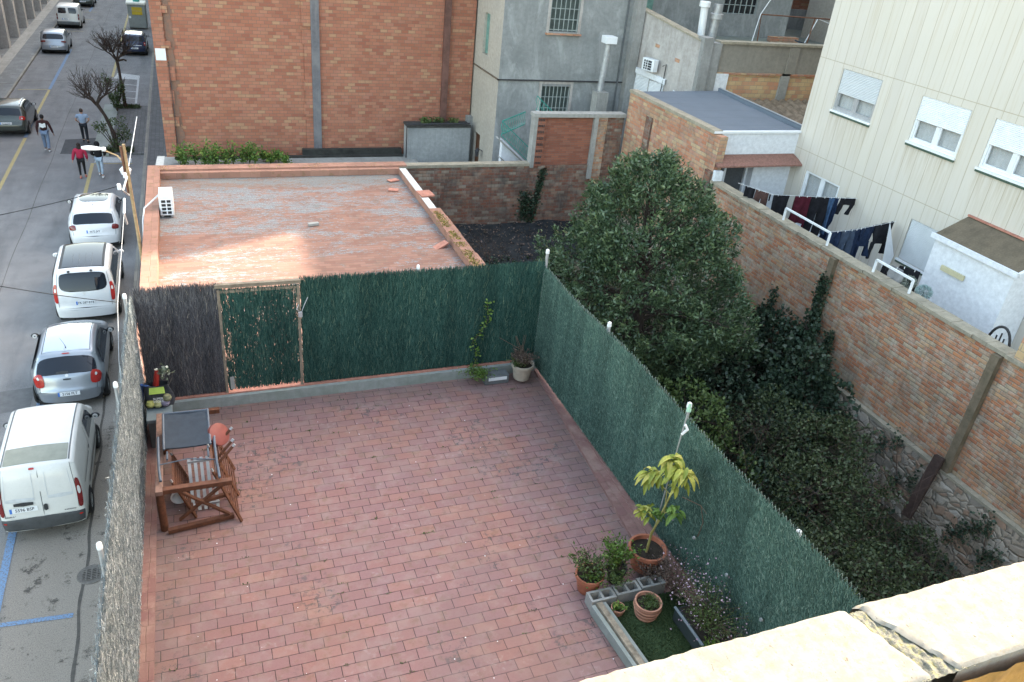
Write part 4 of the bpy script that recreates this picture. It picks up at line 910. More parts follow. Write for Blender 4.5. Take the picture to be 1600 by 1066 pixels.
# ================================================================= camera building and its coping
cbld = thing('viewpoint_building', 'building the view is taken from with a sunlit pale coping along its roof edge', 'building', (5,0,0))
mb = MB(); mb.box(-1.4,9,.50,.66,0,11.82); mb.build('wall', M['cream_render'], cbld)
mb = MB(); mb.box(-1.4,9,-9,.499,0,11.1); mb.build('roof_slab', M['concrete'], cbld)
# coping (rough edge), gap with lichen at the joint
def coping(xa, xb, seed, j0=None, j1=None, top=11.93):
    """slab between joint lines; j0/j1 = x offset functions of v"""
    mb = MB(); nx = max(30, int((xb-xa)*110)); 
    def P(a, b):
        lo = xa if j0 is None else xa+j0(b); hi = xb if j1 is None else xb+j1(b)
        x = lo+(hi-lo)*a; y = .548+.165*b
        e = abs(b-.5)*2
        y += (.003*mnoise.noise((x*9, b*2, seed))+.0022*mnoise.noise((x*55, b, seed)))*(e**3)*(1 if b > .5 else .6)
        ea = min(a*(hi-lo), (1-a)*(hi-lo))
        z = top-.005*max(0, e-.93)/.07-.004*max(0, 1-ea/.005)+.0018*mnoise.noise((x*30, y*30, seed))+.001*mnoise.noise((x*110, y*110, seed))
        return (x, y, z)
    mb.grid(P, nx, 48)
    for b in (0, 1):
        for i in range(nx):
            p = P(i/nx, b); q = P((i+1)/nx, b); mb.face([(p[0],p[1],top-.1),(q[0],q[1],top-.1),q,p], 0)
    return mb
def coping_mat():
    t = NT('sunbleached_coping'); o = t.obj()
    c = t.mix(t.ramp(t.noise(o, 30, 5, .7), [(.4, 0), (.62, 1)]), (.165,.158,.138), (.215,.208,.184))
    c = t.mix(t.M('MULTIPLY', t.ramp(t.noise(o, 75, 5, .75), [(.56, 0), (.64, 1)]), .6), c, (.22,.16,.10))
    c = t.mix(t.M('MULTIPLY', t.ramp(t.noise(t.scale(o, (1, .5, 1)), 160, 3, .7), [(.66, 0), (.70, 1)]), .8), c, (.07,.06,.045)); c = t.mix(t.M('MULTIPLY', t.ramp(t.noise(o, 14, 4, .6), [(.55, 0), (.72, 1)]), .45), c, (.15,.135,.10))
    t.bump(t.noise(o, 140, 4, .7), .25, .003); return t.out(c, .95, 0, .15)
M['coping'] = coping_mat()
t = NT('lichen_joint'); o_ = t.obj(); c = t.ramp(t.noise(o_, 90, 5, .75), [(.35, (.10,.10,.09)), (.5, (.20,.20,.165)), (.6, (.25,.23,.10)), (.72, (.28,.28,.26))]); t.bump(t.noise(o_, 110, 5, .8), 1.0, .01); M['joint'] = t.out(c, .95)
JX = 1.07
j1 = lambda b: .06*(.5-b)*0+.007*mnoise.noise((b*6, 1, 1))+.002*mnoise.noise((b*25, 1, 1))+.05*(.5-b)
j2 = lambda b: .008*mnoise.noise((b*6, 8, 1))+.002*mnoise.noise((b*25, 8, 1))+.085*(.5-b)
coping(-1.4, JX-.022, 3, None, j1).build('coping_slab', M['coping'], cbld, smooth=28)
coping(JX+.018, 5.0, 5, j2, None).build('coping_slab', M['coping'], cbld, smooth=28)
mb = MB(); mb.grid(lambda a, b: (JX-.06+.16*a, .546+.157*b, 11.924+.005*mnoise.noise((a*14, b*9, 2))+.003*mnoise.noise((a*40, b*30, 2))), 60, 30); mb.build('mortar_joint', M['joint'], cbld, smooth='full')
mb = MB(); mb.grid(lambda a, b: (-1.4+6.4*a, .530+.008*mnoise.noise((a*150, b*4, 2)), 11.60+.315*b), 200, 8); mb.build('inner_face', M['oxide'], cbld)
# ================================================================= brushwood screens
def strands(n, L, z0, z1, lmin, lmax, w, tilt, tilt_mean=0, jag=.05, depth=.03, dens=None):
    u = np.random.uniform(0, L, n); ln = np.random.uniform(lmin, lmax, n); z = np.random.uniform(z0, z1, n)
    top = z1+np.array([mnoise.noise((a*7, 2, 3))*jag for a in u])+np.random.randn(n)*jag*.35
    z = np.minimum(z, top-ln*.6); z = np.maximum(z, z0)
    if dens is not None:
        k = np.array([dens(a, b) for a, b in zip(u, z)]) > np.random.rand(n); u, ln, z, top = u[k], ln[k], z[k], top[k]; n = len(u)
    a = np.random.randn(n)*tilt+tilt_mean; dx = np.sin(a)*ln; dz = np.cos(a)*ln
    off = np.random.uniform(.002, depth, n); off2 = off+np.random.randn(n)*.012
    ww = w*np.random.uniform(.6, 1.4, n)/2
    # corners in (u, off, z)
    q = np.stack([np.stack([u-ww, off, z], 1), np.stack([u+ww, off+.002, z], 1), np.stack([u+dx+ww*.5, off2+.002, z+dz], 1), np.stack([u+dx-ww*.5, off2, z+dz], 1)], 1)
    return q
def screen(label, name, O, U, N, L, z0, z1, mat, n, lmin=.25, lmax=.6, w=.008, tilt=.09, slab=True, tilt_mean=0, jag=.05, dens=None, both=True, parent=None, lean=0, zfun=None):
    O = np.array([*O, 0.]); U3 = np.array([*U, 0.]); N3 = np.array([*N, 0.])
    Q = [strands(n, L, z0, z1, lmin, lmax, w, tilt, tilt_mean, jag, .03, dens)]
    if both: b = strands(n//4, L, z0, z1, lmin, lmax, w*1.3, tilt, tilt_mean, jag, .03, dens); b[:, :, 1] = -b[:, :, 1]-.02; Q.append(b)
    q = np.concatenate(Q)
    if zfun is not None: q[:, :, 2] = z0+(q[:, :, 2]-z0)*zfun(q[:, :, 0])
    V = O+q[:, :, :1]*U3+q[:, :, 1:2]*N3+q[:, :, 2:3]*np.array([0, 0, 1.])
    V = V+N3*((q[:, :, 2:3]-z0)*lean)
    V = V.reshape(-1, 3); F = np.arange(len(V)).reshape(-1, 4); r = np.random.rand(len(F))
    if slab:
        m = 60; sv = []; sf = []
        for i in range(m+1):
            u = L*i/m; h = (z1-.07-z0)*(zfun(u) if zfun is not None else 1)
            for o2 in (0, -.02):
                for z in (z0, z0+h):
                    sv.append(O+U3*u+N3*(o2+(z-z0)*lean)+np.array([0, 0, z]))
        for i in range(m):
            a = i*4; b = a+4; sf += [(a, b, b+1, a+1), (a+2, a+3, b+3, b+2), (a+1, b+1, b+3, a+3)]
        k = len(V); V = np.concatenate([V, np.array(sv)]); F = np.concatenate([F, np.array(sf)+k]); r = np.concatenate([r, np.full(len(sf), .12)])
    return raw_mesh(name, V, F, mat, parent, r)
def post(parent, x, y, z0, z1, r=.025, cap=True, m='galv', lean=0):
    mb = MB(); mb.tube([(x, y, z0), (x+lean, y, z1)], r, 8); p = mb.build('post', M[m], parent, smooth=True)
    if cap: mb = MB(); mb.lathe([(r*1.2,0),(r*1.25,.02),(r*1.1,.07),(r*.5,.085),(0,.085)], (x+lean, y, z1-.02), 10); mb.build('post_cap', M['white_pl'], p, smooth=True)
    return p
def wires(parent, a, b, zs, m='screen_wire', r=.0035):
    mb = MB()
    for z in zs: mb.tube([(a[0],a[1],z),((a[0]+b[0])/2,(a[1]+b[1])/2,z-.01),(b[0],b[1],z)], r, 4)
    return mb.build('tie_wire', M[m], parent)

f = thing('street_side_screen', 'silver grey brushwood screen running along the street edge of the terrace', 'screen', (-1.25,8.5,4.63))
screen('', 'brushwood', (-1.25,.8), (0,1), (1,0), 12.0, 4.63, 6.8, M['tw_grey'], 85000, .03, .13, .008, 1.0, jag=.08, parent=f)
for y in (3.4, 6.88, 9.96, 12.62): post(f, -1.30, y, 4.6, 6.9)
f = thing('brown_screen', 'grey brown brushwood screen left of the terrace door', 'screen', (-.5,12.75,4.83))
screen('', 'brushwood', (-1.18,12.76), (1,0), (0,-1), 1.28, 4.83, 6.88, M['tw_brown'], 15000, .06, .28, .0075, .22, jag=.05, parent=f)
f = thing('far_green_screen', 'dark green screening right of the door along the far end of the terrace', 'screen', (3.7,12.75,4.83))
screen('', 'green_screening', (1.45,12.76), (1,0), (0,-1), 4.62, 4.83, 6.93, M['tw_green'], 52000, .04, .2, .0075, .22, jag=.035, parent=f)
post(f, 3.55, 12.8, 4.8, 7.0); post(f, 6.07, 12.74, 4.8, 7.18, .03)
# long green screen on the right
f = thing('garden_side_screen', 'long green screening along the garden side of the terrace with a frayed wire top', 'screen', (6.05,7,4.7))
zf = lambda u: 1-.018*np.sin(u*1.3)-.014*np.cos(u*.6)-.02*(1-u/12)
screen('', 'green_screening', (6.05,.8), (0,1), (-1,0), 11.95, 4.71, 6.93, M['tw_green_r'], 130000, .025, .07, .008, .6, jag=.02, tilt_mean=.55, parent=f, zfun=zf)
for y, h in ((10.13,6.98), (7.63,7.02), (5.16,6.86), (2.6,6.9)): post(f, 6.12, y, 4.6, h, .03)
mb = MB(); pts = []; y = .9; k = 0
while y < 12.6:
    zt = 4.71+2.2*float(zf(y-.8)); pts.append((6.065+random.gauss(0,.006), y, zt+(.055 if k % 2 else -.02)+random.gauss(0,.008))); y += .034; k += 1
mb.tube(pts, .0042, 3, cap=False); mb.build('chain_link_edge', plain('pale_green_wire', (.22,.27,.24), .6, .2), f)
# wire fasteners with discs (solar studs)
for (y, z, lab) in ((5.89,5.52,'round white stud light on the green screen nearest the tall yellow plant'), (5.13,5.51,'round white stud light on the green screen nearest the coping'), (6.67,5.46,'small pale tag on the green screen beside the tall plant')):
    mb = MB(); mb.lathe([(0,-.03),(.022,-.028),(.026,-.008),(.0,0)], (5.99,y,z), 12, axis='x'); o = mb.build('stud_light', [M['alu']], None, smooth=True); tag(o, lab, 'stud light')
# door
dr = thing('terrace_door', 'thin wooden framed door filled with sparse green screening, chained shut', 'door', (.75,12.75,4.83))
mb = MB(); mb.box(.08,.125,12.71,12.77,4.83,6.86); mb.box(1.385,1.43,12.71,12.77,4.83,6.86); mb.box(.05,1.45,12.70,12.78,6.90,6.96); mb.box(.126,1.384,12.72,12.765,6.80,6.845); mb.build('frame', plain('weathered_door_frame', (.22,.18,.135), .85, .35, 8, .3), dr)
def dd(u, z):
    k = .92
    if u < .14: k = .35+.4*(mnoise.noise((u*9, z*3, 1)) > 0)
    if u > 1.17 and z > 6.1: k = .5
    if z > 6.72: k = .35
    return k*(1 if mnoise.noise((u*6, z*1.5, 9)) > -.32 else .7)
screen('', 'green_screening', (.13,12.75), (1,0), (0,-1), 1.25, 4.86, 6.84, M['tw_green'], 19000, .05, .18, .0085, .12, slab=False, both=False, jag=.02, dens=dd, parent=dr)
mb = MB(); mb.bar((.2,12.74,4.9),(.2,12.74,5.15),.07); mb.build('hinge_block', M['concrete'], dr)
mb = MB(); mb.tube([(1.40,12.68,6.5),(1.36,12.66,6.42),(1.44,12.66,6.36),(1.50,12.68,6.5),(1.56,12.7,6.62)], .008, 5); mb.build('chain', M['galv'], dr)
mb = MB(); mb.box(1.38,1.45,12.62,12.65,6.28,6.38); mb.build('padlock', M['alu'], dr, bevel=.006)

M['tan_pot'] = plain('cream_pot', (.40,.34,.27), .8, .2, 9, .2)
# ================================================================= plants and pots
def pot(label, c, r, h, mat, group=None, rim=.03):
    t = thing('plant_pot', label, 'plant pot', c, group)
    mb = MB(); mb.lathe([(0,0),(r*.68,0),(r*.72,.01),(r*.93,h*.80),(r*1.0,h*.80),(r*1.04,h*.84),(r*1.04,h),(r*.92,h),(r*.88,h*.84),(r*.86,h*.8)], c, 28); mb.build('pot_wall', M[mat], t, smooth=30)
    mb = MB(); mb.grid(lambda a, b: (c[0]+math.cos(a*6.2832)*r*.90*b, c[1]+math.sin(a*6.2832)*r*.90*b, c[2]+h*.84+.012*mnoise.noise((a*8, b*5, c[0]))), 20, 5); mb.build('soil', M['soil_pot'], t, smooth='full')
    return t
def bush(parent, c, rad, stems, per, size, mat, h0=None, aspect=.45, smat='twig', up=.5, spread=.05, name='foliage'):
    c = Vector(c); mb = MB(); pts = []
    for s in range(stems):
        a = random.uniform(0, 6.283); rr = math.sqrt(random.random()); tip = c+Vector((math.cos(a)*rad[0]*rr, math.sin(a)*rad[1]*rr, rad[2]*random.uniform(.55, 1)))
        mid = c+(tip-c)*.5+Vector((random.gauss(0,.04), random.gauss(0,.04), rad[2]*.12))
        mb.tube([c, mid, tip], [.006,.004,.002], 4, cap=False)
        for q in range(per):
            f_ = random.uniform(.25, 1.02); p = (c+(mid-c)*f_*2) if f_ < .5 else (mid+(tip-mid)*(f_-.5)*2)
            pts.append((p.x+random.gauss(0,spread), p.y+random.gauss(0,spread), p.z+random.gauss(0,spread*.7)))
    mb.build('stems', M[smat], parent); return leafobj(name, pts, size, mat, parent, aspect=aspect, up=up) if pts else None
t = pot('orange clay pot with a wiry shrub at the corner of the concrete blocks', (4.56,6.92,4.61), .20, .30, 'terracotta'); bush(t, (4.56,6.92,4.86), (.34,.30,.42), 34, 16, .05, 'lf_mid', spread=.035); bush(t, (4.5,6.95,4.86), (.3,.25,.5), 12, 0, .04, 'lf_dry'); bush(t, (4.6,6.85,4.84), (.18,.14,.12), 10, 26, .045, 'lf_light')
t = pot('dark pot hidden under a leafy green plant between the two big clay pots', (5.02,6.98,4.61), .15, .25, 'black_pl'); bush(t, (5.02,6.98,4.84), (.34,.26,.5), 26, 30, .055, 'lf_light', spread=.04); bush(t, (4.95,6.8,4.8), (.3,.2,.22), 16, 34, .045, 'lf_mid', spread=.04)
t = pot('large brown clay pot holding the tall yellow leaved plant', (5.53,7.05,4.68), .27, .36, 'terracotta')
t = pot('sand coloured ribbed pot with low green plant standing on the turf', (5.10,6.22,4.64), .18, .30, 'terracotta_l')
mb = MB()
for k in range(3): mb.lathe([(.145+.02*k,.06+.075*k),(.155+.02*k,.075+.075*k),(.148+.02*k,.09+.075*k)], (5.10,6.22,4.64), 28)
mb.build('ribs', M['terracotta_l'], t, smooth=True); bush(t, (5.10,6.22,4.88), (.15,.15,.07), 24, 26, .03, 'lf_mid', spread=.02)
t = pot('small clay pot with a bright green seedling tucked in the corner of the turf', (4.74,6.36,4.64), .095, .15, 'terracotta_l'); bush(t, (4.74,6.36,4.76), (.07,.07,.07), 9, 10, .05, 'lf_weed', spread=.015, aspect=.6)
t = pot('pale cream pot of reddish heather at the far right corner of the terrace', (5.62,12.30,4.68), .22, .34, 'tan_pot'); bush(t, (5.62,12.30,4.98), (.30,.28,.30), 46, 24, .04, 'lf_dry', spread=.03); bush(t, (5.5,12.3,4.95), (.2,.2,.2), 16, 26, .04, 'lf_mid', spread=.03)
mb = MB()
for k in range(6): mb.tube([(5.62,12.3,5.0),(5.55+random.gauss(0,.05),12.35,5.3),(5.5+random.gauss(0,.12),12.4,5.6)], .005, 4)
mb.build('dry_stalk', M['lf_dry'], t)
t = thing('planter_box', 'dark trough with a trailing light green plant on the far terrace curb', 'planter', (4.95,12.4,4.61))
mb = MB(); mb.box(4.85,5.35,12.28,12.5,4.61,4.80); mb.build('trough', M['grey_pl'], t, bevel=.01); mb = MB(); mb.box(4.92,5.30,12.272,12.279,4.70,4.77); mb.build('pale_panel', M['white_pl'], t)
bush(t, (4.75,12.4,4.78), (.38,.22,.12), 20, 34, .045, 'lf_light', spread=.06)
# climber on the far green screen
mb = MB(); path = [Vector((4.72+.05*math.sin(k*.9)+ (0 if k < 6 else .02*k), 12.68, 4.85+k*.115)) for k in range(13)]
t = thing('climbing_vine', 'thin bright green vine climbing the far green screen', 'vine', (4.72,12.68,4.84)); mb.tube(path, .005, 4); mb.build('stem', M['twig'], t)
pts = [(p.x+random.gauss(0,.045), p.y-.02, p.z+random.gauss(0,.05)) for p in path for _ in range(9)]; leafobj('leaves', pts, .055, 'lf_light', t, aspect=.8)

# tall yellowing plant
t = thing('tall_potted_plant', 'tall thin stemmed plant with drooping yellow green leaves against the green screen', 'plant', (5.53,7.05,4.98))
mb = MB(); mb.tube([(5.50,7.02,4.97),(5.52,7.03,5.3),(5.60,7.0,5.75),(5.62,6.93,6.15),(5.60,6.92,6.5)], [.02,.018,.016,.014,.010], 7); mb.tube([(5.53,7.05,4.97),(5.50,7.02,5.35),(5.62,6.98,5.7),(5.58,6.99,6.1)], [.012,.011,.01,.008], 6)
mb.tube([(5.60,6.99,5.7),(5.62,6.80,5.95)], .008, 5); mb.tube([(5.60,6.98,5.65),(5.5,7.15,5.62)], .008, 5); mb.tube([(5.6,6.95,6.1),(5.50,7.34,6.18)], .008, 5); mb.tube([(5.6,6.92,6.45),(5.62,6.75,6.62)], .008, 5)
mb.build('stem', plain('yellow_green_stem', (.30,.27,.09), .7, .3, 12, .2), t, smooth=True)
def whorl(c, n, size, tilt=.2, mat='lf_yellow', parent=t):
    V = []; F = []; 
    for k in range(n):
        a = random.uniform(0, 6.283); d = Vector((math.cos(a), math.sin(a), random.uniform(-.1,.9)*1)).normalized(); L = size*random.uniform(.75,1.15); w = L*.30
        s = d.cross(Vector((0,0,1))).normalized(); p = Vector(c)+Vector((random.gauss(0,.025), random.gauss(0,.025), random.gauss(0,.03))); ring = []
        for j in range(6):
            f_ = j/5; q = p+Vector((d.x, d.y, 0))*L*(f_-.25*f_*f_)+Vector((0,0,1))*(L*(d.z*f_*.5-tilt*3*f_*f_)); ww = w*math.sin(math.pi*min(1, f_*.9+.06))**.8*.5
            ring.append((q-s*ww+Vector((0,0,ww*.5)), q, q+s*ww+Vector((0,0,ww*.5))))
        for j in range(5):
            for m_ in (0, 1):
                b0 = len(V); V += [ring[j][m_], ring[j][m_+1], ring[j+1][m_+1], ring[j+1][m_]]; F.append((b0, b0+1, b0+2, b0+3))
    r = np.repeat(np.random.rand(n), 10)
    return raw_mesh('leaf_cluster', [tuple(v) for v in V], F, M[mat], parent, r)
whorl((5.60,6.92,6.55), 26, .25, .25); whorl((5.62,6.74,6.62), 18, .235, .25); whorl((5.59,7.0,6.66), 16, .24, .2); whorl((5.52,7.24,6.22), 18, .235, .25); whorl((5.62,6.9,6.25), 7, .16, .25)
whorl((5.62,6.80,5.93), 9, .16, .12, 'lf_light'); whorl((5.50,7.16,5.62), 16, .19, .1, 'lf_yellow'); whorl((5.58,6.98,5.72), 10, .16, .12, 'lf_light')
whorl((5.57,7.05,6.58), 18, .24, .25); whorl((5.63,6.82,6.50), 12, .19, .25); whorl((5.52,7.18,6.30), 12, .2, .25); whorl((5.60,6.95,6.42), 8, .17, .22); whorl((5.52,7.1,5.66), 10, .16, .1, 'lf_light')
whorl((5.50,7.34,6.16), 12, .25, .25); whorl((5.46,7.24,5.58), 12, .22, .12); whorl((5.60,6.72,5.98), 8, .2, .15, 'lf_light')
t = thing('garden_stake', 'grey metal stake with a pale green bottle tip standing behind the tall plant', 'stake', (5.78,7.25,4.7))
mb = MB(); mb.tube([(5.75,7.3,4.7),(5.72,7.15,6.9),(5.72,7.12,7.38)], .010, 6); mb.build('rod', M['galv'], t)
mb = MB(); mb.lathe([(.0,0),(.035,.01),(.03,.05),(.015,.08),(.015,.13),(.0,.13)], (5.72,7.12,7.33), 10); mb.build('bottle_tip', plain('pale_green_glass', (.35,.55,.42), .2, .1), t, smooth=True)
mb = MB(); mb.tube([(5.72,7.14,6.95),(5.76,7.1,7.05),(5.72,7.12,7.12)], .02, 6); mb.build('cloth_tie', M['white_pl'], t)
t = thing('dry_twig', 'bare dry hanging twig beside the tall plant', 'twig', (5.85,6.6,5.9)); mb = MB(); mb.tube([(5.7,6.8,6.15),(5.9,6.62,6.1),(5.95,6.55,5.85),(5.97,6.6,5.55)], .007, 5); mb.tube([(5.9,6.62,6.1),(5.93,6.5,6.05)], .005, 4); mb.build('twigs', M['lf_dry'], t)

# concrete blocks, planks, turf, trough with flowering shrub
def hblock(x, y, label):
    t = thing('concrete_block', label, 'block', (x,y,4.61), 'hollow concrete blocks edging the turf corner')
    mb = MB(); z0, z1 = 4.61, 4.80; w, d_, e = .38, .19, .035
    xs = [0, e, w/2-e/2, w/2+e/2, w-e, w]
    for a, b in ((0,1),(2,3),(4,5)): mb.box(x+xs[a], x+xs[b], y, y+d_, z0, z1)
    for a, b in ((1,2),(3,4)): mb.box(x+xs[a], x+xs[b], y, y+e, z0, z1); mb.box(x+xs[a], x+xs[b], y+d_-e, y+d_, z0, z1)
    mb.build('shell', M['concrete'], t, weld=False); mb = MB(); mb.box(x+.01,x+w-.01,y+.01,y+d_-.01,z0,z0+.03); mb.build('core_soil', M['soil_pot'], t)
hblock(4.42,6.52,'hollow concrete block at the outer left corner of the turf beside the orange pot'); hblock(4.82,6.54,'hollow concrete block in the middle of the row behind the ribbed pot'); hblock(5.22,6.56,'hollow concrete block at the right end of the row beside the flowering shrub')
for i, (x0, x1, h, lab, m) in enumerate(((4.40,4.46,.16,'outer pale board of the planks edging the turf',M['curb_cement']), (4.475,4.56,.19,'weathered brown plank in the middle of the boards edging the turf',plain('peeling_plank', (.30,.25,.19), .9, .6, 12, .6)), (4.57,4.62,.17,'inner pale board of the planks right beside the turf',M['curb_cement']))):
    mb = MB(); dx = .12; mb.prism([(x0+dx,5.1),(x1+dx,5.1),(x1,6.5),(x0,6.5)], 4.61, 4.61+h); tag(mb.build('plank', m, None, bevel=.006), lab, 'plank', 'boards edging the turf corner')
V = []; n = 15000
px = np.random.uniform(4.65,5.75,n); py = np.random.uniform(4.9,6.5,n); k = px > 4.63+.12*(6.5-py)/1.4
P = np.stack([px, py, np.full(n, 4.672)], 1)[k]
Vv, Ff, rr = leaves(len(P), P, .022, up=2.5, aspect=.35); b0 = len(Vv); Vv = np.concatenate([Vv, [(4.64,6.5,4.675),(4.78,4.9,4.675),(5.8,4.9,4.675),(5.8,6.5,4.675),(4.64,6.5,4.62),(4.78,4.9,4.62),(5.8,4.9,4.62),(5.8,6.5,4.62)]]); Ff = np.concatenate([Ff, [(b0,b0+1,b0+2,b0+3),(b0+4,b0+5,b0+1,b0),(b0+5,b0+6,b0+2,b0+1),(b0+6,b0+7,b0+3,b0+2)]]); rr = np.concatenate([rr, [.3]*4])
tag(raw_mesh('artificial_turf', Vv, Ff, M['turf'], None, rr), 'patch of dark artificial turf in the corner behind the planks', 'turf')
t = thing('flower_trough', 'long black trough with an untidy shrub of tiny pale pink flowers against the green screen', 'planter', (5.75,5.6,4.68))
mb = MB(); mb.prism([(5.46,4.95),(5.86,4.95),(5.86,6.05),(5.42,6.05)], 4.68, 4.90); mb.build('trough', M['plastic_green'], t, bevel=.01); mb = MB(); mb.box(5.48,5.82,5.0,6.02,4.901,4.915); mb.build('soil', M['soil_pot'], t)
mb = MB(); mb.bar((5.445,5.0,4.92),(5.415,6.05,4.92),.03,.02); mb.build('trough_rim', plain('pale_grey_rim', (.22,.25,.27), .6), t)
bush(t, (5.62,5.62,4.9), (.38,.62,.62), 90, 26, .036, 'lf_mid', spread=.05, aspect=.35); bush(t, (5.55,6.3,4.85), (.28,.5,.5), 46, 22, .034, 'lf_dry', spread=.05, aspect=.35)
pts = [(5.60+random.gauss(0,.20), 5.85+random.gauss(0,.38), 5.25+random.gauss(0,.2)) for _ in range(420)]; leafobj('flowers', pts, .026, 'flower', t, aspect=.9)
bush(t, (5.5,5.2,4.88), (.16,.2,.25), 12, 22, .06, 'lf_light', spread=.04)
t = thing('dry_shrub', 'brown dried shrub between the big clay pot and the concrete blocks', 'shrub', (5.55,6.75,4.7)); bush(t, (5.55,6.78,4.68), (.32,.22,.36), 70, 14, .03, 'lf_dry', spread=.05)
t = thing('low_white_tray', 'corner of a pale tray showing beside the coping', 'tray', (5.25,4.95,4.68)); mb = MB(); mb.box(5.1,5.42,4.75,4.95,4.68,4.76); mb.build('tray', M['grey_pl'], t, bevel=.01)
# small weeds and bird droppings on the paving
P = []; 
for k in range(60):
    row = random.choice(range(9, 46)); yy = .165*random.randint(35, 75)+.0; xx = random.uniform(-.9, 5.4)
    if yy < 12.5: P += [(xx+random.gauss(0,.03), yy+random.gauss(0,.006), 4.606) for _ in range(8)]
tag(leafobj('paving_weeds', P, .03, 'lf_mid', None, up=1), 'tiny weeds growing in the joints of the red paving', 'weeds', None, 'stuff')
V = []; F = []
for k in range(60):
    x, y = random.uniform(-.9,5.3), random.uniform(5,12.3); r = random.uniform(.003,.009); b0 = len(V)
    V += [(x-r,y-r*.7,4.609),(x+r*.8,y-r,4.609),(x+r,y+r*.8,4.609),(x-r*.9,y+r,4.609)]; F.append((b0,b0+1,b0+2,b0+3))
tag(raw_mesh('paving_flecks', V, F, M['white_pl']), 'white flecks scattered over the red paving', 'flecks', None, 'stuff')

# ================================================================= furniture on the terrace
t = thing('storage_box', 'tall narrow grey storage box with a glossy bluish lid in the left far corner', 'box', (-.97,12.0,4.6))
mb = MB(); mb.box(-1.15,-.80,11.6,12.15,4.61,5.12); mb.build('body', M['grey_pl'], t, bevel=.01); mb = MB(); mb.box(-1.17,-.78,11.58,12.17,5.122,5.19); mb.build('lid', plain('blue_grey_lid', (.16,.20,.22), .35, .15, 6, .05), t, bevel=.012)
t = thing('shopping_bag', 'dark shopping bag with lime green band and white lettering standing on the grey box', 'bag', (-.97,12.05,5.19))
mb = MB()
def bagp(a, b):
    an = a*6.2832; sx = .23-.05*b+.02*math.sin(an*3+b*5); sy = .13-.06*b+.015*math.cos(an*4+b*3); e = .5
    return (-.97+sx*math.copysign(abs(math.cos(an))**e, math.cos(an)), 12.06+sy*math.copysign(abs(math.sin(an))**e, math.sin(an)), 5.195+.38*b+.015*math.sin(an*5))
mb.grid(bagp, 36, 10); mb.build('sack', plain('printed_dark_bag', (.05,.055,.065), .45, .5, 16, .4), t, smooth='full')
mb = MB(); mb.face([(-1.10,11.925,5.46),(-.86,11.925,5.46),(-.87,11.975,5.555),(-1.09,11.975,5.555)]); mb.build('lime_band', plain('lime_print', (.35,.48,.09), .5, .25), t)
for k, (x, z, c) in enumerate(((-1.10,5.27,(.38,.38,.12)), (-.99,5.26,(.42,.42,.2)), (-.84,5.36,(.2,.2,.12)), (-.88,5.27,(.22,.2,.28)))):
    mb = MB(); mb.lathe([(0,0),(.06,.01),(.075,.05),(.05,.1),(0,.11)], (x,11.93,z-.04), 10); mb.build('printed_fruit', plain('bag_print_%d' % k, c, .5, .4, 20), t, smooth=True)
mb = MB(); mb.tube([(-.99,12.05,5.55),(-.96,12.07,5.72),(-.95,12.1,5.80)], [.05,.045,.03], 8); mb.build('red_bottle', plain('red_bottle', (.25,.02,.015), .3, .2), t, smooth=True)
P = np.random.randn(60, 3)*[.05,.03,.05]+[-.87,12.1,5.74]; leafobj('crumpled_wrapper', P, .07, leafmat('wrapper', (.03,.04,.03), (.25,.3,.2), (.7,.72,.6), .4), t, aspect=.9)
mb = MB(); mb.tube([(-1.25,12.2,5.2),(-1.2,12.1,5.55),(-1.1,12.08,5.5)], .035, 6); mb.build('blue_strap', plain('blue_strap', (.04,.09,.25), .6), t, smooth=True)
def text_mesh(name, s, size, mat, loc, rot, parent=None, depth=.0006, font_w=1.0, align='CENTER'):
    cu = bpy.data.curves.new(name, 'FONT'); cu.body = s; cu.size = size; cu.extrude = depth; cu.align_x = align; cu.align_y = 'CENTER'; cu.resolution_u = 2; cu.offset = size*.012
    o = bpy.data.objects.new('tmp', cu); COL.objects.link(o); bpy.context.view_layer.update()
    me = bpy.data.meshes.new_from_object(o.evaluated_get(bpy.context.evaluated_depsgraph_get())); bpy.data.objects.remove(o)
    me.materials.clear(); me.materials.append(mat); n = bpy.data.objects.new(name, me); COL.objects.link(n)
    n.rotation_euler = rot; n.scale = (font_w, 1, 1); n.location = loc
    if parent is not None: n.parent = parent
    return n
text_mesh('lettering', 'SUPER', .055, M['white_pl'], (-.0,-.175,.205), (R_(80),0,0), t); text_mesh('lettering', 'STORE', .05, M['white_pl'], (0,-.172,.15), (R_(80),0,0), t)

# wooden frame (upturned table) with things piled in it
t = thing('table_frame', 'reddish hardwood table frame without a top, crossed braces at the end, holding folded chairs', 'table', (-.5,10.4,4.6))
W = M['wood']
mb = MB(); mb.box(-1.0,-.90,9.55,11.52,5.28,5.35); mb.build('long_rail', M['wood_grey'], t, bevel=.006)
mb = MB(); mb.box(-.899,-.06,11.42,11.50,5.28,5.36); mb.build('end_rail', W, t, bevel=.005)
mb = MB(); mb.box(-.899,.02,9.56,9.65,5.28,5.355); mb.build('end_rail', W, t, bevel=.005)
for (x, y) in ((-.95,9.61), (-.95,11.46)): mb = MB(); mb.tube([(x,y,4.61),(x,y,5.28)], .055, 10); mb.build('leg', W, t, smooth=True)
mb = MB(); mb.bar((-.9,9.5,4.66),(-.0,9.62,4.66),.07,.07); mb.build('foot_rail', W, t, bevel=.006)
mb = MB(); mb.bar((-.72,9.62,5.28),(-.06,9.62,4.70),.055,.03); mb.build('cross_brace', W, t); mb = MB(); mb.bar((-.05,9.66,5.28),(-.74,9.66,4.70),.055,.03); mb.build('cross_brace', W, t)
mb = MB(); mb.bar((-.5,9.63,4.98),(-.02,9.70,5.02),.05,.05); mb.build('stretcher', W, t)
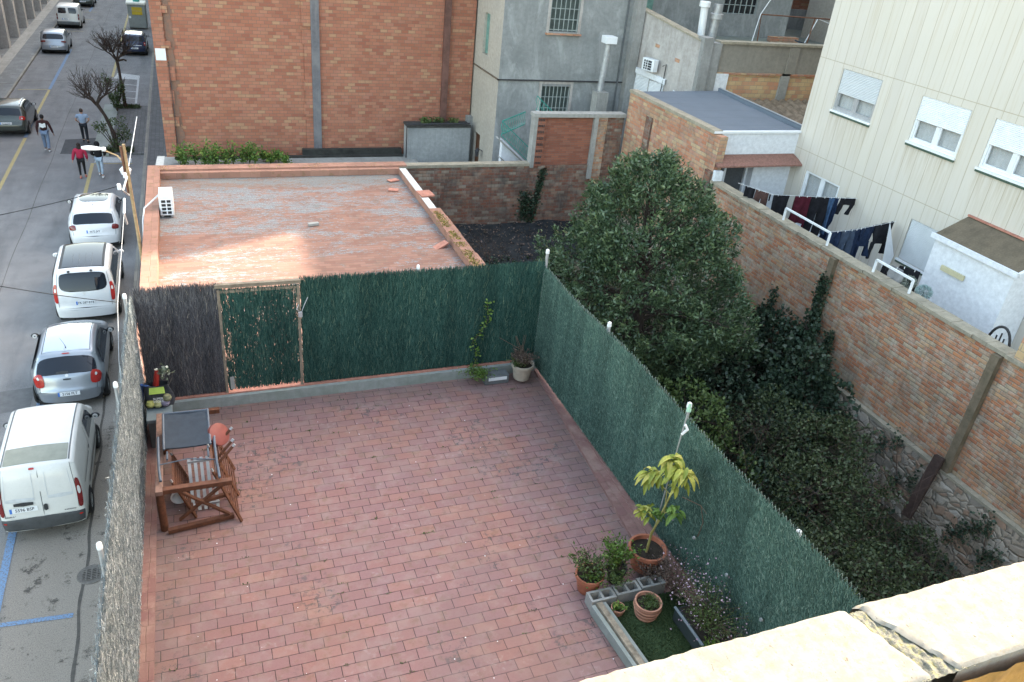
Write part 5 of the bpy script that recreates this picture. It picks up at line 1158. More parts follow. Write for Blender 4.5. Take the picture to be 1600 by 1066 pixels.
# slatted folding chairs leaning in the frame
def fold_chair(a, b, w, label, n=9):
    """slatted panel between rails from a (low) to b (high) running along +x width w"""
    o = thing('folding_chair', label, 'chair', a, 'folded slatted chairs stacked in the table frame'); a = Vector(a); b = Vector(b); side = Vector(w)
    for k in (0, 1): mb = MB(); mb.bar(a+side*k, b+side*k, .045, .03); mb.build('side_rail', W, o, bevel=.004)
    s = side.normalized()*.05
    mb = MB()
    for i in range(n):
        f_ = (i+.8)/(n+.6); p = a+(b-a)*f_; mb.bar(p+s*.4, p+side-s*.4, .028, .012, up=(b-a).normalized().cross(side))
    mb.build('slats', W, o)
    mb = MB(); mb.bar(a+(b-a)*.98, a+(b-a)*.98+side, .03, .04); mb.build('top_rail', W, o)
    mb = MB(); mb.bar(b, b+(b-a).normalized()*.05, .02, .02); mb.bar(b+side, b+side+(b-a).normalized()*.05, .02, .02); mb.build('metal_tip', M['alu'], o)
    return o
fold_chair((.10,9.50,4.62), (-.22,9.75,5.42), (-.02,.62,.02), 'folded slatted chair leaning outermost to the right of the table frame nearest the viewer', 10)
fold_chair((.10,10.1,4.62), (-.25,10.3,5.46), (-.02,.62,.02), 'folded slatted chair behind the outermost one, its slats facing right', 10)
fold_chair((-.52,9.75,4.62), (-.78,9.85,5.25), (.0,.62,.02), 'folded slatted chair standing inside the left half of the table frame', 11)
o = thing('metal_chair', 'folded chair with pale grey metal slats wedged in the middle of the table frame', 'chair', (-.45,9.9,4.6))
mb = MB()
for k in range(5): mb.bar((-.55+k*.085,9.9,4.62), (-.55+k*.085,10.3,5.3), .045, .012)
mb.build('slats', M['alu'], o); mb = MB(); mb.bar((-.58,9.93,4.7),(-.18,9.93,4.7),.03); mb.build('cross_rail', M['galv'], o); mb = MB(); mb.bar((-.58,10.27,5.25),(-.18,10.27,5.25),.03); mb.build('cross_rail', M['galv'], o)
t = thing('upturned_pot', 'small pale upturned pot lying on its side inside the table frame', 'pot', (-.74,10.2,4.72)); mb = MB(); mb.lathe([(.0,.2),(.07,.2),(.12,0),(.10,0),(.055,.17),(0,.17)], (-.74,10.1,4.75), 18, axis='y'); mb.build('pot_wall', M['white_pl'], t, smooth=30)
# lounge chair back in slate mesh lying on top
t = thing('reclining_chair', 'folded reclining chair of slate blue mesh lying on top of the table frame', 'chair', (-.5,10.7,5.4))
def cl(a, b): return (-.86+.62*a, 10.35+.72*b-.02*a, 5.50+.12*b-.015*math.sin(math.pi*a)+.006*math.sin(b*20)*(b > .85))
mb = MB(); mb.grid(cl, 16, 16); mb.grid(lambda a, b: tuple(Vector(cl(a, 1-b))-Vector((0,0,.02))), 8, 8); mb.build('mesh_fabric', M['slate_mesh'], t, smooth='full')
mb = MB(); 
for x in (-.87, -.23): mb.tube([(x,10.33,5.49),(x,11.08,5.62)], .018, 8)
mb.tube([(-.87,11.08,5.62),(-.23,11.06,5.62)], .018, 8); mb.build('fabric_frame', M['blue_metal'], t, smooth=True)
for x, y1 in ((-.95,9.72), (-.17,9.62)): mb = MB(); mb.tube([(x,10.65,5.5),(x,10.3,5.44),(x+.01,9.95,5.42),(x+.03,y1,5.40)], .02, 8); mb.build('leg', M['blue_metal'], t, smooth=True)
mb = MB(); mb.tube([(-.93,10.05,5.44),(-.55,10.12,5.43),(-.17,10.0,5.44)], .009, 6); mb.tube([(-.83,10.33,5.45),(-.83,10.15,5.44)], .014, 6); mb.tube([(-.27,10.33,5.45),(-.27,10.1,5.44)], .014, 6); mb.build('crossbar', M['blue_metal'], t)
# red stool seat
t = thing('round_stool', 'upturned round stool with a coral red seat at the right of the slate chair', 'stool', (-.1,10.6,5.4))
mb = MB(); mb.lathe([(0,.03),(.15,.03),(.175,.02),(.18,0),(.175,-.055),(.165,-.06),(0,-.06)], (0,0,0), 28); s = mb.build('seat', [plain('coral_vinyl', (.25,.075,.062), .5, .15)], t, smooth=30, local=True); s.rotation_euler = (R_(25), R_(50), R_(-12)); s.location = (.0,.0,.05)
mb = MB()
for dx, dy in ((.05,-.25), (.06,-.38), (.05,.06)):
    mb = MB(); mb.tube([(-.1+dx-.12,10.6+dy-.1,5.25),(-.1+dx+.12,10.6+dy,5.47)], .022, 8); lg = mb.build('leg', W, t, smooth=True)
    mb = MB(); mb.tube([(-.1+dx+.12,10.6+dy,5.47),(-.1+dx+.15,10.61+dy,5.50)], .023, 8); mb.build('metal_tip', M['alu'], lg, smooth=True)

# air conditioner on the neighbouring roof
a = thing('air_conditioner', 'white air conditioner standing against the left parapet of the lichen roof', 'air conditioner', (-.9,21.9,4.81))
mb = MB(); mb.box(-1.06,-.72,21.6,22.35,4.86,5.39); mb.build('casing', M['white_metal'], a, bevel=.015)
mb = MB(); mb.box(-1.02,-.76,21.592,21.599,4.90,5.30); gq = mb.build('fan_opening', M['black_pl'], a)
mb = MB()
for x in (-1.035,-.90,-.775): mb.box(x,x+.03,21.575,21.591,4.89,5.32)
for k in range(5): mb.box(-1.035,-.745,21.56,21.5745,4.89+k*.102,4.915+k*.102)
mb.build('grille', M['white_metal'], gq)
mb = MB(); mb.box(-1.04,-.98,21.62,22.3,4.81,4.859); mb.box(-.80,-.74,21.62,22.3,4.81,4.859); mb.build('feet', M['galv'], a)
mb = MB(); mb.tube([(-1.0,22.0,5.35),(-1.2,21.9,5.2),(-1.42,21.5,5.12),(-1.46,21.0,4.95),(-1.46,20.3,4.6)], .022, 7); tag(mb.build('insulated_hose', M['lens_white'], None, smooth=True), 'white insulated hose looping from the roof air conditioner over the parapet', 'hose')

# ================================================================= street pole, lamp, wires on the facade line
t = thing('wooden_pole', 'slanted pale wooden pole fixed beside the left parapet of the lichen roof', 'pole', (-1.55,19.6,4.7))
mb = MB(); mb.tube([(-1.5,19.07,7.5),(-1.5,19.3,6.2),(-1.5,19.65,4.72),(-1.5,19.7,2.5)], [.032,.036,.04,.04], 8); mb.build('shaft', M['wood_pale'], t, smooth=True)
mb = MB(); mb.tube([(-1.56,19.05,7.46),(-1.56,19.3,6.3)], .028, 6); mb.build('side_strip', M['rust'], t)
t = thing('street_lamp', 'white street lamp head on a thin arm above the pavement', 'street lamp', (-1.7,19.8,7))
mb = MB(); mb.tube([(-1.50,19.5,6.85),(-1.72,19.8,7.03),(-2.0,19.8,7.17)], .018, 6); mb.build('arm', M['wood_pale'], t, smooth=True)
mb = MB()
def lampf(a, b):
    an = a*6.2832; x = -1.97-.45*b; w = .115*math.sin(math.pi*(.12+.80*b))**.6*(.6+.6*b); return (x, 19.8+w*math.cos(an), 7.19+.03*b+w*.45*math.sin(an))
mb.grid(lampf, 16, 12); mb.lathe([(0,0),(.05,0),(.05,.09),(0,.09)], (-2.02,19.8,7.18), 10, axis='x'); mb.build('lamp_head', M['white_pl'], t, smooth='full')
t = thing('cable_bracket', 'white insulators on a small bracket beside the leaning pole', 'bracket', (-1.5,17.2,7))
for (x, y, z, r) in ((-1.52,16.9,7.27,.036), (-1.50,18.3,7.05,.036)): mb = MB(); mb.tube([(x,y,z-.06),(x,y,z+.06)], r, 10); mb.build('insulator', M['white_pl'], t, smooth=True, bevel=.01)
mb = MB(); mb.tube([(-1.42,17.6,6.85),(-1.47,17.0,7.15),(-1.46,18.3,7.02)], .02, 6); mb.tube([(-1.44,16.7,7.1),(-1.46,16.4,6.9),(-1.45,16.6,6.6)], .022, 6); mb.build('arm', M['alu'], t)
mb = MB(); mb.tube([(-1.46,16.6,6.9),(-1.48,13.2,6.5),(-1.48,12.2,6.0),(-1.48,11.0,4.2)], .006, 6); tag(mb.build('service_pipe', M['galv'], None), 'thin grey service cable dropping along the facade line past the parked cars', 'cable')
def cable(pts, r, label, m='rubber'):
    mb = MB(); P = []
    for i in range(len(pts)-1):
        a, b = Vector(pts[i]), Vector(pts[i+1])
        for k in range(12):
            f_ = k/12; p = a+(b-a)*f_; p.z -= .10*(b-a).length*.12*math.sin(math.pi*f_); P.append(p)
    P.append(Vector(pts[-1])); mb.tube(P, r, 5); tag(mb.build('overhead_cable', M[m]), label, 'cable')
cable([(-1.77,20.0,6.25),(-4.35,20.0,5.62),(-12,20.1,4.2)], .009, 'upper black cable crossing the street above the white car with a glass roof')
cable([(-1.72,16.0,5.15),(-3.75,16.0,5.68),(-12,16.0,6.6)], .008, 'lower black cable crossing the street above the white people carrier')
mb = MB(); mb.tube([(-1.47,19.25,6.95),(-1.45,24.0,6.84)], .010, 5); tag(mb.build('service_cable', M['white_pl']), 'pale cable stretched straight along the street side beyond the leaning pole', 'cable')
mb = MB(); mb.lathe([(0,0),(.10,.01),(.13,.12),(.05,.2),(0,.2)], (-1.6,19.9,6.55), 12); tag(mb.build('junction_cap', M['white_pl'], None, smooth=True), 'small white cap between the leaning pole and the lamp arm', 'cap')
# ================================================================= vehicles
def paint(name, col, rough=.3, metal=0.0, coat=.6):
    if name in _mc: return _mc[name]
    t = NT(name); f = t.noise(t.obj(), 3, 5, .6); f2 = t.noise(t.obj(), 40, 3, .6)
    c = t.mix(t.M('MULTIPLY', t.ramp(f, [(.4, 0), (.7, 1)]), .18), col, tuple(x*.6+.03 for x in col))
    c = t.mix(t.M('MULTIPLY', t.ramp(f2, [(.5, 0), (.8, 1)]), .12), c, (.22,.2,.17))
    m = t.out(c, rough, metal, .5, Coat_Weight=coat, Coat_Roughness=.06); _mc[name] = m; return m
def chaikin(P, n=2):
    for _ in range(n):
        Q = [P[0]]
        for a, b in zip(P[:-1], P[1:]):
            Q.append((a[0]*.75+b[0]*.25, a[1]*.75+b[1]*.25)); Q.append((a[0]*.25+b[0]*.75, a[1]*.25+b[1]*.75))
        Q.append(P[-1]); P = Q
    return P
class Shell:
    def __init__(s, prof, W, H, belt, tumble, endr=.10, endf=.22, r=.07, crown=.10, zsill=.24):
        s.P = chaikin(prof, 2); s.W = W; s.H = H; s.belt = belt; s.tb = tumble; s.er = endr; s.ef = endf; s.r = r; s.c = crown; s.zs = zsill; s.L = s.P[-1][0]
        A = np.array(s.P); d = np.gradient(A, axis=0); d /= np.linalg.norm(d, axis=1)[:, None]+1e-9
        s.A = A; s.N = np.stack([-d[:, 1], d[:, 0]], 1)   # outward (rear face -> -y, roof -> +z)
    def hw(s, y, z):
        k = 1-s.er*max(0, 1-y/.55)**2.2-s.ef*max(0, 1-(s.L-y)/1.0)**2.0
        if z > s.belt: k *= 1-s.tb*((z-s.belt)/(s.H-s.belt))**1.15
        if z < .5: k *= 1-.05*((.5-z)/.3)
        return s.W/2*k
    def S(s, i, t, off=0.0):
        i = max(0, min(len(s.A)-1.001, i)); a = int(i); f = i-a
        y, z = s.A[a]*(1-f)+s.A[a+1]*f; ny, nz = s.N[a]*(1-f)+s.N[a+1]*f
        hw = s.hw(y, z); q = max(0, (abs(t)-.80)/.20); drop = s.r*(1-math.sqrt(max(0, 1-q*q)))
        c = s.c*abs(ny)*abs(t)**2.6+.035*abs(nz)*t*t
        o = off-drop-c
        x = t*hw*(1-.0*q)+ (off*.0)
        return (x, y+ny*o, z+nz*o)
    def idx(s, y, z): return float(np.argmin((s.A[:, 0]-y)**2+(s.A[:, 1]-z)**2))
    def body(s, m):
        mb = MB(); n = len(s.A); T = [-1,-.99,-.97,-.94,-.90,-.86,-.8,-.6,-.4,-.2,0,.2,.4,.6,.8,.86,.90,.94,.97,.99,1]
        G = [[s.S(i, t) for t in T] for i in range(n)]
        for i in range(n-1):
            for j in range(len(T)-1): mb.face([G[i][j], G[i][j+1], G[i+1][j+1], G[i+1][j]])
        for sg, j in ((-1, 0), (1, -1)):
            C = []
            for i in range(n):
                x0, y0, z0 = G[i][j]; col = []
                for k in range(9):
                    z = z0+(s.zs-z0)*k/8; col.append((sg*s.hw(s.A[i][0], z) if k else x0, y0, z))
                C.append(col)
            for i in range(n-1):
                for k in range(8):
                    q = [C[i][k], C[i][k+1], C[i+1][k+1], C[i+1][k]]; mb.face(q if sg < 0 else q[::-1])
        return mb
    def patch(s, a, b, t0, t1, off=.006, n=6.0, nu=14, nv=14, side=0):
        """rounded patch between profile points a and b"""
        ia, ib = s.idx(*a), s.idx(*b); mb = MB()
        def P(u, v):
            uu = math.sin((u-.5)*math.pi); vv = (v-.5)*2*(max(0, 1-abs(uu)**n))**(1/n); return s.S(ia+(ib-ia)*(uu+1)/2, t0+(t1-t0)*(vv+1)/2, off)
        mb.grid(P, nu, nv); return mb
    def sidepoly(s, poly, sg, off=.008):
        mb = MB(); y0 = min(p[0] for p in poly); y1 = max(p[0] for p in poly); n = max(2, int((y1-y0)/.12)); C = []
        for i in range(n+1):
            y = y0+(y1-y0)*min(max(i/n, 1e-4), 1-1e-4); zz = []
            for a, b in zip(poly, poly[1:]+poly[:1]):
                if (a[0]-y)*(b[0]-y) <= 0 and a[0] != b[0]: zz.append(a[1]+(b[1]-a[1])*(y-a[0])/(b[0]-a[0]))
            lo, hi = min(zz), max(zz); C.append([(sg*(s.hw(y, lo+(hi-lo)*k/4)+off), y, lo+(hi-lo)*k/4) for k in range(5)])
        for i in range(n):
            for k in range(4):
                q = [C[i][k], C[i+1][k], C[i+1][k+1], C[i][k+1]]; mb.face(q if sg > 0 else q[::-1])
        return mb
def wheel(parent, x, y, r, sg, w=.19):
    wz = thing('wheel', None, None, (x, y, r)); wz.parent = parent
    del_ = [k for k in ('label','category') if k in wz]; 
    mb = MB(); mb.lathe([(r*.62,-w/2),(r*.9,-w/2),(r,-w*.32),(r,w*.32),(r*.9,w/2),(r*.62,w/2)], (0,0,0), 24, axis='x'); mb.build('tyre', M['rubber'], wz, smooth=30, local=True)
    mb = MB(); o = sg*w*.36
    mb.lathe([(r*.64,o),(r*.58,o*1.25),(r*.5,o*.6),(0,o*.6)], (0,0,0), 20, axis='x')
    for k in range(5):
        a = k*1.2566; c, s_ = math.cos(a), math.sin(a); mb.bar((o*.95, c*r*.12, s_*r*.12), (o*1.15, c*r*.6, s_*r*.6), r*.16, .02, up=(1,0,0))
    mb.build('rim', M['rim'], wz, local=True); return wz
def arch_poly(yc, r, z0=.22, n=14): return [(yc-r, z0)]+[(yc-r*math.cos(math.pi*k/n), .30+r*math.sin(math.pi*k/n)) for k in range(n+1)]+[(yc+r, z0)]
def plate(parent, sh, at, s, tx=0.0, w=.50, h=.11, pitch=None, blue_both=False):
    i = sh.idx(*at); x, y, z = sh.S(i, tx/(sh.W/2), .012); ny, nz = sh.N[int(i)]; ang = math.atan2(-ny, nz) if pitch is None else R_(pitch)
    o = thing('number_plate', None, None, (x, y, z)); o.parent = parent; o.rotation_euler = (ang, 0, 0)
    mb = MB(); mb.box(-w/2, w/2, -h/2, h/2, -.004, .004); mb.build('plate_board', M['plate_white'], o, local=True, bevel=.002)
    mb = MB(); mb.box(-w/2, -w/2+.045, -h/2, h/2, .0041, .006)
    if blue_both: mb.box(w/2-.045, w/2, -h/2, h/2, .0041, .006)
    mb.build('blue_band', M['plate_blue'], o, local=True)
    text_mesh('plate_letters', s, h*.92, M['ink'], (.02 if not blue_both else 0, 0, .0055), (0,0,0), o, .0008, .92)
    return o
def car(loc, label, group, prof, W, H, belt, tumble, paintm, rz=0, wheels=((.75,.30),(3.3,.30)), glass=None, roof=None, tails=(), sides=(), bumper=None, plt=None, mirrors=None, extra=None, **k):
    o = thing('parked_car' if 'van' not in label else 'parked_van', label, 'van' if 'van' in label else 'car', loc, group)
    sh = Shell(prof, W, H, belt, tumble, **k)
    sh.body(paintm).build('body', paintm, o, smooth=50, local=True)
    if glass: sh.patch(*glass[:4], off=.007, n=glass[4] if len(glass) > 4 else 6).build('rear_window', M['car_glass'], o, smooth='full', local=True)
    for t in (-.87, .87): sh.patch((prof[2][0], prof[2][1]+.05), (prof[6][0]-.05, prof[6][1]-.03), t-.006, t+.006, .005, n=40, nu=14, nv=2).build('hatch_seam', M['black_pl'], o, smooth='full', local=True)
    sh.patch((prof[2][0], prof[2][1]), (prof[2][0], prof[2][1]+.018), -.87, .87, .006, n=40, nu=2, nv=14).build('hatch_seam', M['black_pl'], o, smooth='full', local=True)
    if roof: sh.patch(*roof[:4], off=.008, n=roof[5] if len(roof) > 5 else 14).build(roof[4][1] if isinstance(roof[4], tuple) else 'roof_panel', roof[4][0] if isinstance(roof[4], tuple) else roof[4], o, smooth='full', local=True)
    for (a, b, t0, t1, m) in tails:
        for sg in (1, -1):
            lo, hi = (t0, t1) if sg > 0 else (-t1, -t0); tl = sh.patch(a, b, lo, hi, .012, n=3.5, nu=8, nv=8).build('tail_light', M[m], o, smooth='full', local=True)
            am = (a[0]*.55+b[0]*.45, a[1]*.55+b[1]*.45); bm = (a[0]*.35+b[0]*.65, a[1]*.35+b[1]*.65); tm = (t0+t1)/2*sg
            sh.patch(am, bm, tm-.035, tm+.035, .018, n=2.2, nu=6, nv=6).build('clear_lens', M['lens_white'], tl, smooth='full', local=True)
    for nm, poly, m in sides:
        for sg in (1, -1): sh.sidepoly(poly, sg).build(nm, M[m] if isinstance(m, str) else m, o, local=True)
    for (yc, r) in wheels:
        for sg in (1, -1):
            sh.sidepoly(arch_poly(yc, r+.055), sg, .004).build('wheel_arch', M['rubber'], o, local=True); wheel(o, sg*(W/2-.075), yc, r, sg)
    if bumper: sh.patch(bumper[0], bumper[1], -1, 1, .022, n=30, nu=6, nv=20).build('bumper', bumper[2], o, smooth='full', local=True)
    if plt: plate(o, sh, *plt)
    if mirrors:
        for sg in (1, -1):
            y, z, m = mirrors; x = sg*(sh.hw(y, z)+.10); mb = MB()
            mb.grid(lambda a, b: (x+.10*math.cos(a*6.283)*math.sin(b*3.1416), y-.02+.06*math.cos(b*3.1416), z+.075*math.sin(a*6.283)*math.sin(b*3.1416)), 12, 8)
            mb.bar((sg*(sh.hw(y, z)-.02), y+.02, z-.03), (x, y+.01, z-.02), .04)
            mr = mb.build('wing_mirror', m, o, smooth='full', local=True); mb = MB(); mb.lathe([(0,-.066),(.06,-.064),(.062,-.05)], (x, y-.012, z), 12, axis='y'); mb.build('mirror_glass', M['lens_white'], mr, local=True)
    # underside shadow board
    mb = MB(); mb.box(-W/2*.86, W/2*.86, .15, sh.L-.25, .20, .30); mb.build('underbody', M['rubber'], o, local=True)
    if extra: extra(o, sh)
    o.rotation_euler = (0, 0, rz); return o, sh
white = paint('white_car_paint', (.62,.63,.645), .35); silver = paint('silver_grey_paint', (.30,.33,.37), .3, .55); gdark = paint('dark_green_grey_paint', (.035,.045,.04), .25, .2); navy = paint('navy_paint', (.012,.022,.06), .2, .2); creamw = paint('old_white_paint', (.58,.58,.56), .4)
olive = plain('faded_roof_flap', (.23,.24,.20), .5, .15, 5, .05)
RC = 'cars parked in a row along the right kerb'; LC = 'cars parked along the left kerb'
def add(o, nm, mb, m, smooth='full'): return mb.build(nm, M[m] if isinstance(m, str) else m, o, smooth=smooth, local=True)

def ex_van(o, sh):
    add(o, 'door_seam', sh.patch((.06,.62), (.24,1.70), .03, .05, .004, 30, 4, 2), 'grey_pl'); 
    for (a, b) in ((-.80,-.12), (.20,.78)):
        for (p, q, u, v) in (((.10,1.02),(.11,1.05),a,b), ((.25,1.62),(.26,1.64),a,b)): add(o, 'pressed_line', sh.patch(p, q, u, v, .005, 4, 4, 12), plain('pressing_shadow', (.5,.52,.54), .5))
        add(o, 'pressed_line', sh.patch((.10,1.02),(.25,1.63), a-.008, a+.008, .005, 20, 8, 3), plain('pressing_shadow', (.5,.52,.54), .5)); add(o, 'pressed_line', sh.patch((.10,1.02),(.25,1.63), b-.008, b+.008, .005, 20, 8, 3), plain('pressing_shadow', (.5,.52,.54), .5))
    add(o, 'door_handle', sh.patch((.065,.78),(.085,.92), .06, .16, .018, 30, 4, 4), 'black_pl')
    add(o, 'plate_lamp', sh.patch((.085,.945),(.092,.975), -.62, -.16, .02, 30, 4, 4), 'black_pl')
    add(o, 'brake_light', sh.patch((.27,1.69),(.30,1.735), -.16, -.02, .012, 4, 6, 6), 'red_lamp')
    for t in (-.86, .86): add(o, 'roof_gutter', sh.patch((.42,1.80),(2.7,1.73), t-.02, t+.02, .008, 40, 30, 3), 'grey_pl')
    add(o, 'lower_reflector', sh.patch((.0,.50),(.0,.56), .86, .95, .03, 3, 4, 4), 'red_lamp'); add(o, 'lower_reflector', sh.patch((.0,.50),(.0,.56), -.95, -.86, .03, 3, 4, 4), 'red_lamp')
    i = sh.idx(.06,.68); x, y, z = sh.S(i, 0, .008)
    for tx, s in ((-.62,'RENAULT'), (.55,'KANGOO')):
        p = sh.S(i, tx/.83*1.0, .008); text_mesh('badge', s, .05, M['ink'], p, (R_(84),0,0), o)
    for sg in (1, -1):
        add(o, 'rub_strip', sh.sidepoly([(.95,.62),(2.9,.62),(2.9,.68),(.95,.68)], sg, .012), 'black_pl', False)
        add(o, 'slide_rail', sh.sidepoly([(.45,1.02),(1.55,1.05),(1.55,1.09),(.45,1.06)], sg, .010), 'grey_pl', False)
        add(o, 'door_gap', sh.sidepoly([(1.75,.35),(1.77,.35),(1.77,1.6),(1.75,1.6)], sg, .009), 'grey_pl', False)
        add(o, 'door_handle', sh.sidepoly([(1.55,1.12),(1.70,1.12),(1.70,1.17),(1.55,1.17)], sg, .02), 'black_pl', False)
van, vsh = car((-3.80,15.22,0), 'white panel van with windowless rear doors and a black bumper, nearest the viewer', RC,
    [(0,.30),(0,.50),(.03,.62),(.07,.95),(.14,1.35),(.25,1.68),(.36,1.78),(1.3,1.82),(2.5,1.78),(2.75,1.70),(3.25,1.16),(3.85,.93),(3.98,.70),(4.0,.30)], 1.66, 1.82, 1.05, .13, creamw, R_(.5),
    wheels=((.72,.30),(3.2,.30)), roof=((.40,1.79),(.95,1.81),-.82,.82,(olive,'roof_flap'),30),
    tails=[((.05,.66),(.16,1.42),.87,.99,'dark_red_lamp')], sides=[('front_side_window', [(1.95,1.12),(2.9,1.12),(2.55,1.58),(1.95,1.62)], 'car_glass')],
    bumper=((0,.31),(.02,.60),M['grey_bumper']), plt=((.075,.84),'5596 BSP',-.34,.52,.11), mirrors=(2.85,1.18,M['black_pl']), extra=ex_van, endr=.05, r=.06, crown=.05)
def ex_corsa(o, sh):
    add(o, 'brake_light', sh.patch((.64,1.37),(.70,1.40), -.13, .13, .012, 3, 6, 6), 'red_lamp')
    add(o, 'boot_handle', sh.patch((.145,.88),(.155,.93), -.12, .12, .012, 4, 4, 8), 'black_pl'); add(o, 'badge', sh.patch((.17,.97),(.19,1.02), -.05, .05, .012, 2, 6, 6), 'lens_white')
    add(o, 'wiper', sh.patch((.235,1.055),(.245,1.07), -.30, .06, .02, 4, 4, 8), 'black_pl')
    for t in (-.80, .80): add(o, 'roof_seam', sh.patch((.78,1.43),(2.35,1.43), t-.010, t+.010, .006, 40, 24, 3), 'black_pl')
    add(o, 'windscreen', sh.patch((2.42,1.41),(3.0,1.06), -.88, .88, .007, 8), 'car_glass')
    mb = MB(); a = sh.S(sh.idx(.85,1.43), 0, .01); mb.tube([a, (a[0]-.03, a[1]+.10, a[2]+.04), (a[0]-.10, a[1]+.02, a[2]+.30)], [.012,.006,.003], 5); add(o, 'aerial', mb, 'black_pl')
    for sg in (1, -1): add(o, 'door_handle', sh.sidepoly([(1.15,.90),(1.30,.90),(1.30,.94),(1.15,.94)], sg, .02), 'alu', False)
car((-3.76,20.20,0), 'silver grey hatchback with a rounded tail parked behind the white panel van', RC,
    [(0,.28),(-.0,.50),(.01,.60),(.07,.68),(.14,.92),(.20,1.02),(.60,1.35),(.74,1.41),(1.6,1.47),(2.25,1.43),(2.45,1.38),(3.05,1.02),(3.65,.84),(3.92,.64),(3.96,.28)], 1.74, 1.47, .98, .21, silver, R_(1),
    wheels=((.66,.30),(3.15,.30)), glass=((.23,1.05),(.60,1.35),-.86,.86,5), roof=((.80,1.43),(2.3,1.425),-.78,.78,(paint('silver_sky_sheen', (.36,.40,.45), .12, .5, 1.0),'roof_sky_sheen'),40),  # roof is a paler, bluer silver: sky reflection put into the colour
    tails=[((.09,.74),(.30,1.12),.68,.995,'red_lamp')], sides=[('side_window', [(.62,1.02),(2.55,.98),(2.1,1.36),(1.0,1.36),(.78,1.24)], 'car_glass')],
    plt=((0,.54),'2156 FLT',0,.52,.11,78), mirrors=(2.55,1.02,M['black_pl']), extra=ex_corsa, endr=.14, r=.09, crown=.16)
def ex_partner(o, sh):
    for k, t in enumerate((-.62,-.36,-.12,.12,.36,.62)):
        if 0 < k < 5: add(o, 'roof_rib', sh.patch((.55,1.765),(1.5,1.80), t-.004, t+.004, .011, 40, 8, 2), 'grey_pl')
    for t in (-.78, .78): add(o, 'roof_edge_strip', sh.patch((.52,1.765),(2.5,1.755), t-.05, t+.05, .010, 40, 20, 3), 'black_pl')
    add(o, 'brake_light', sh.patch((.415,1.72),(.43,1.735), -.12, .12, .010, 4, 4, 8), 'black_pl')
    for t in (-.46, .34): add(o, 'hinge', sh.patch((.375,1.67),(.41,1.715), t-.05, t+.05, .02, 20, 4, 4), 'black_pl')
    add(o, 'badge', sh.patch((.12,1.06),(.14,1.12), -.045, .045, .012, 2, 6, 6), 'lens_white'); add(o, 'bumper_slot', sh.patch((.0,.545),(.0,.565), -.62, .62, .010, 20, 3, 12), 'black_pl')
    add(o, 'windscreen', sh.patch((2.72,1.70),(3.5,1.14), -.9, .9, .007, 8), 'car_glass')
car((-3.70,25.05,0), 'white people carrier with a ribbed glass roof between the silver hatchback and the white crossover', RC,
    [(0,.30),(-.0,.52),(.02,.62),(.06,.72),(.10,1.04),(.30,1.58),(.40,1.73),(.52,1.77),(1.4,1.81),(2.5,1.77),(2.72,1.70),(3.5,1.12),(4.1,.92),(4.32,.66),(4.34,.30)], 1.80, 1.80, 1.10, .15, white, R_(1),
    wheels=((.78,.32),(3.5,.32)), glass=((.155,1.18),(.36,1.655),-.80,.80,4), roof=((.52,1.768),(2.55,1.76),-.80,.80,(M['car_glass'],'glass_roof'),40),
    tails=[((.07,.80),(.22,1.40),.86,.995,'red_lamp')], sides=[('side_window', [(.35,1.16),(2.9,1.16),(2.4,1.60),(.55,1.62)], 'car_glass')],
    plt=((.06,.76),'FK·287·BT8',0,.52,.11,80), mirrors=(3.0,1.2,M['white_pl']), extra=ex_partner, endr=.07, r=.07, crown=.09)
def ex_peug(o, sh):
    for t in (-.84, .84): add(o, 'roof_bar', sh.patch((.7,1.50),(2.4,1.49), t-.02, t+.02, .03, 40, 20, 3), 'alu')
    mb = MB(); a = sh.S(sh.idx(1.0,1.52), 0, .01); mb.tube([a, (a[0], a[1]-.06, a[2]+.08)], [.014,.004], 5); add(o, 'aerial', mb, 'black_pl')
    add(o, 'windscreen', sh.patch((2.62,1.43),(3.25,1.05), -.88, .88, .007, 8), 'car_glass'); add(o, 'badge', sh.patch((.15,.99),(.17,1.02), -.04, .04, .012, 2, 5, 5), 'alu')
car((-3.84,30.9,0), 'white crossover with a round ended glass roof panel, farthest of the near row', RC,
    [(0,.34),(0,.54),(.02,.64),(.09,.76),(.15,1.0),(.50,1.38),(.62,1.48),(.8,1.51),(1.6,1.55),(2.4,1.49),(2.6,1.44),(3.25,1.04),(3.9,.88),(4.12,.66),(4.14,.34)], 1.75, 1.55, 1.02, .20, white, R_(1),
    wheels=((.72,.32),(3.3,.32)), glass=((.20,1.07),(.485,1.365),-.82,.82,9), roof=((1.25,1.537),(2.35,1.50),-.70,.70,(M['car_glass'],'glass_roof'),4),
    tails=[((.11,.88),(.22,1.08),.72,.995,'dark_red_lamp')], sides=[('side_window', [(.55,1.08),(2.7,1.04),(2.2,1.40),(1.1,1.42)], 'car_glass')],
    plt=((.11,.82),'6672 JVY',0,.52,.11,70), mirrors=(2.7,1.08,M['black_pl']), extra=ex_peug, endr=.10, r=.08, crown=.12)
HB = [(0,.34),(0,.54),(.02,.64),(.10,.76),(.18,.98),(.50,1.36),(.64,1.47),(1.6,1.52),(2.4,1.46),(3.2,1.0),(3.9,.86),(4.15,.64),(4.18,.34)]
def ex_rails(o, sh):
    for t in (-.84, .84): add(o, 'roof_bar', sh.patch((.8,1.49),(2.4,1.47), t-.03, t+.03, .05, 40, 20, 3), 'alu')
    add(o, 'chrome_strip', sh.patch((.10,.80),(.11,.82), -.7, .7, .012, 6, 3, 8), 'alu')
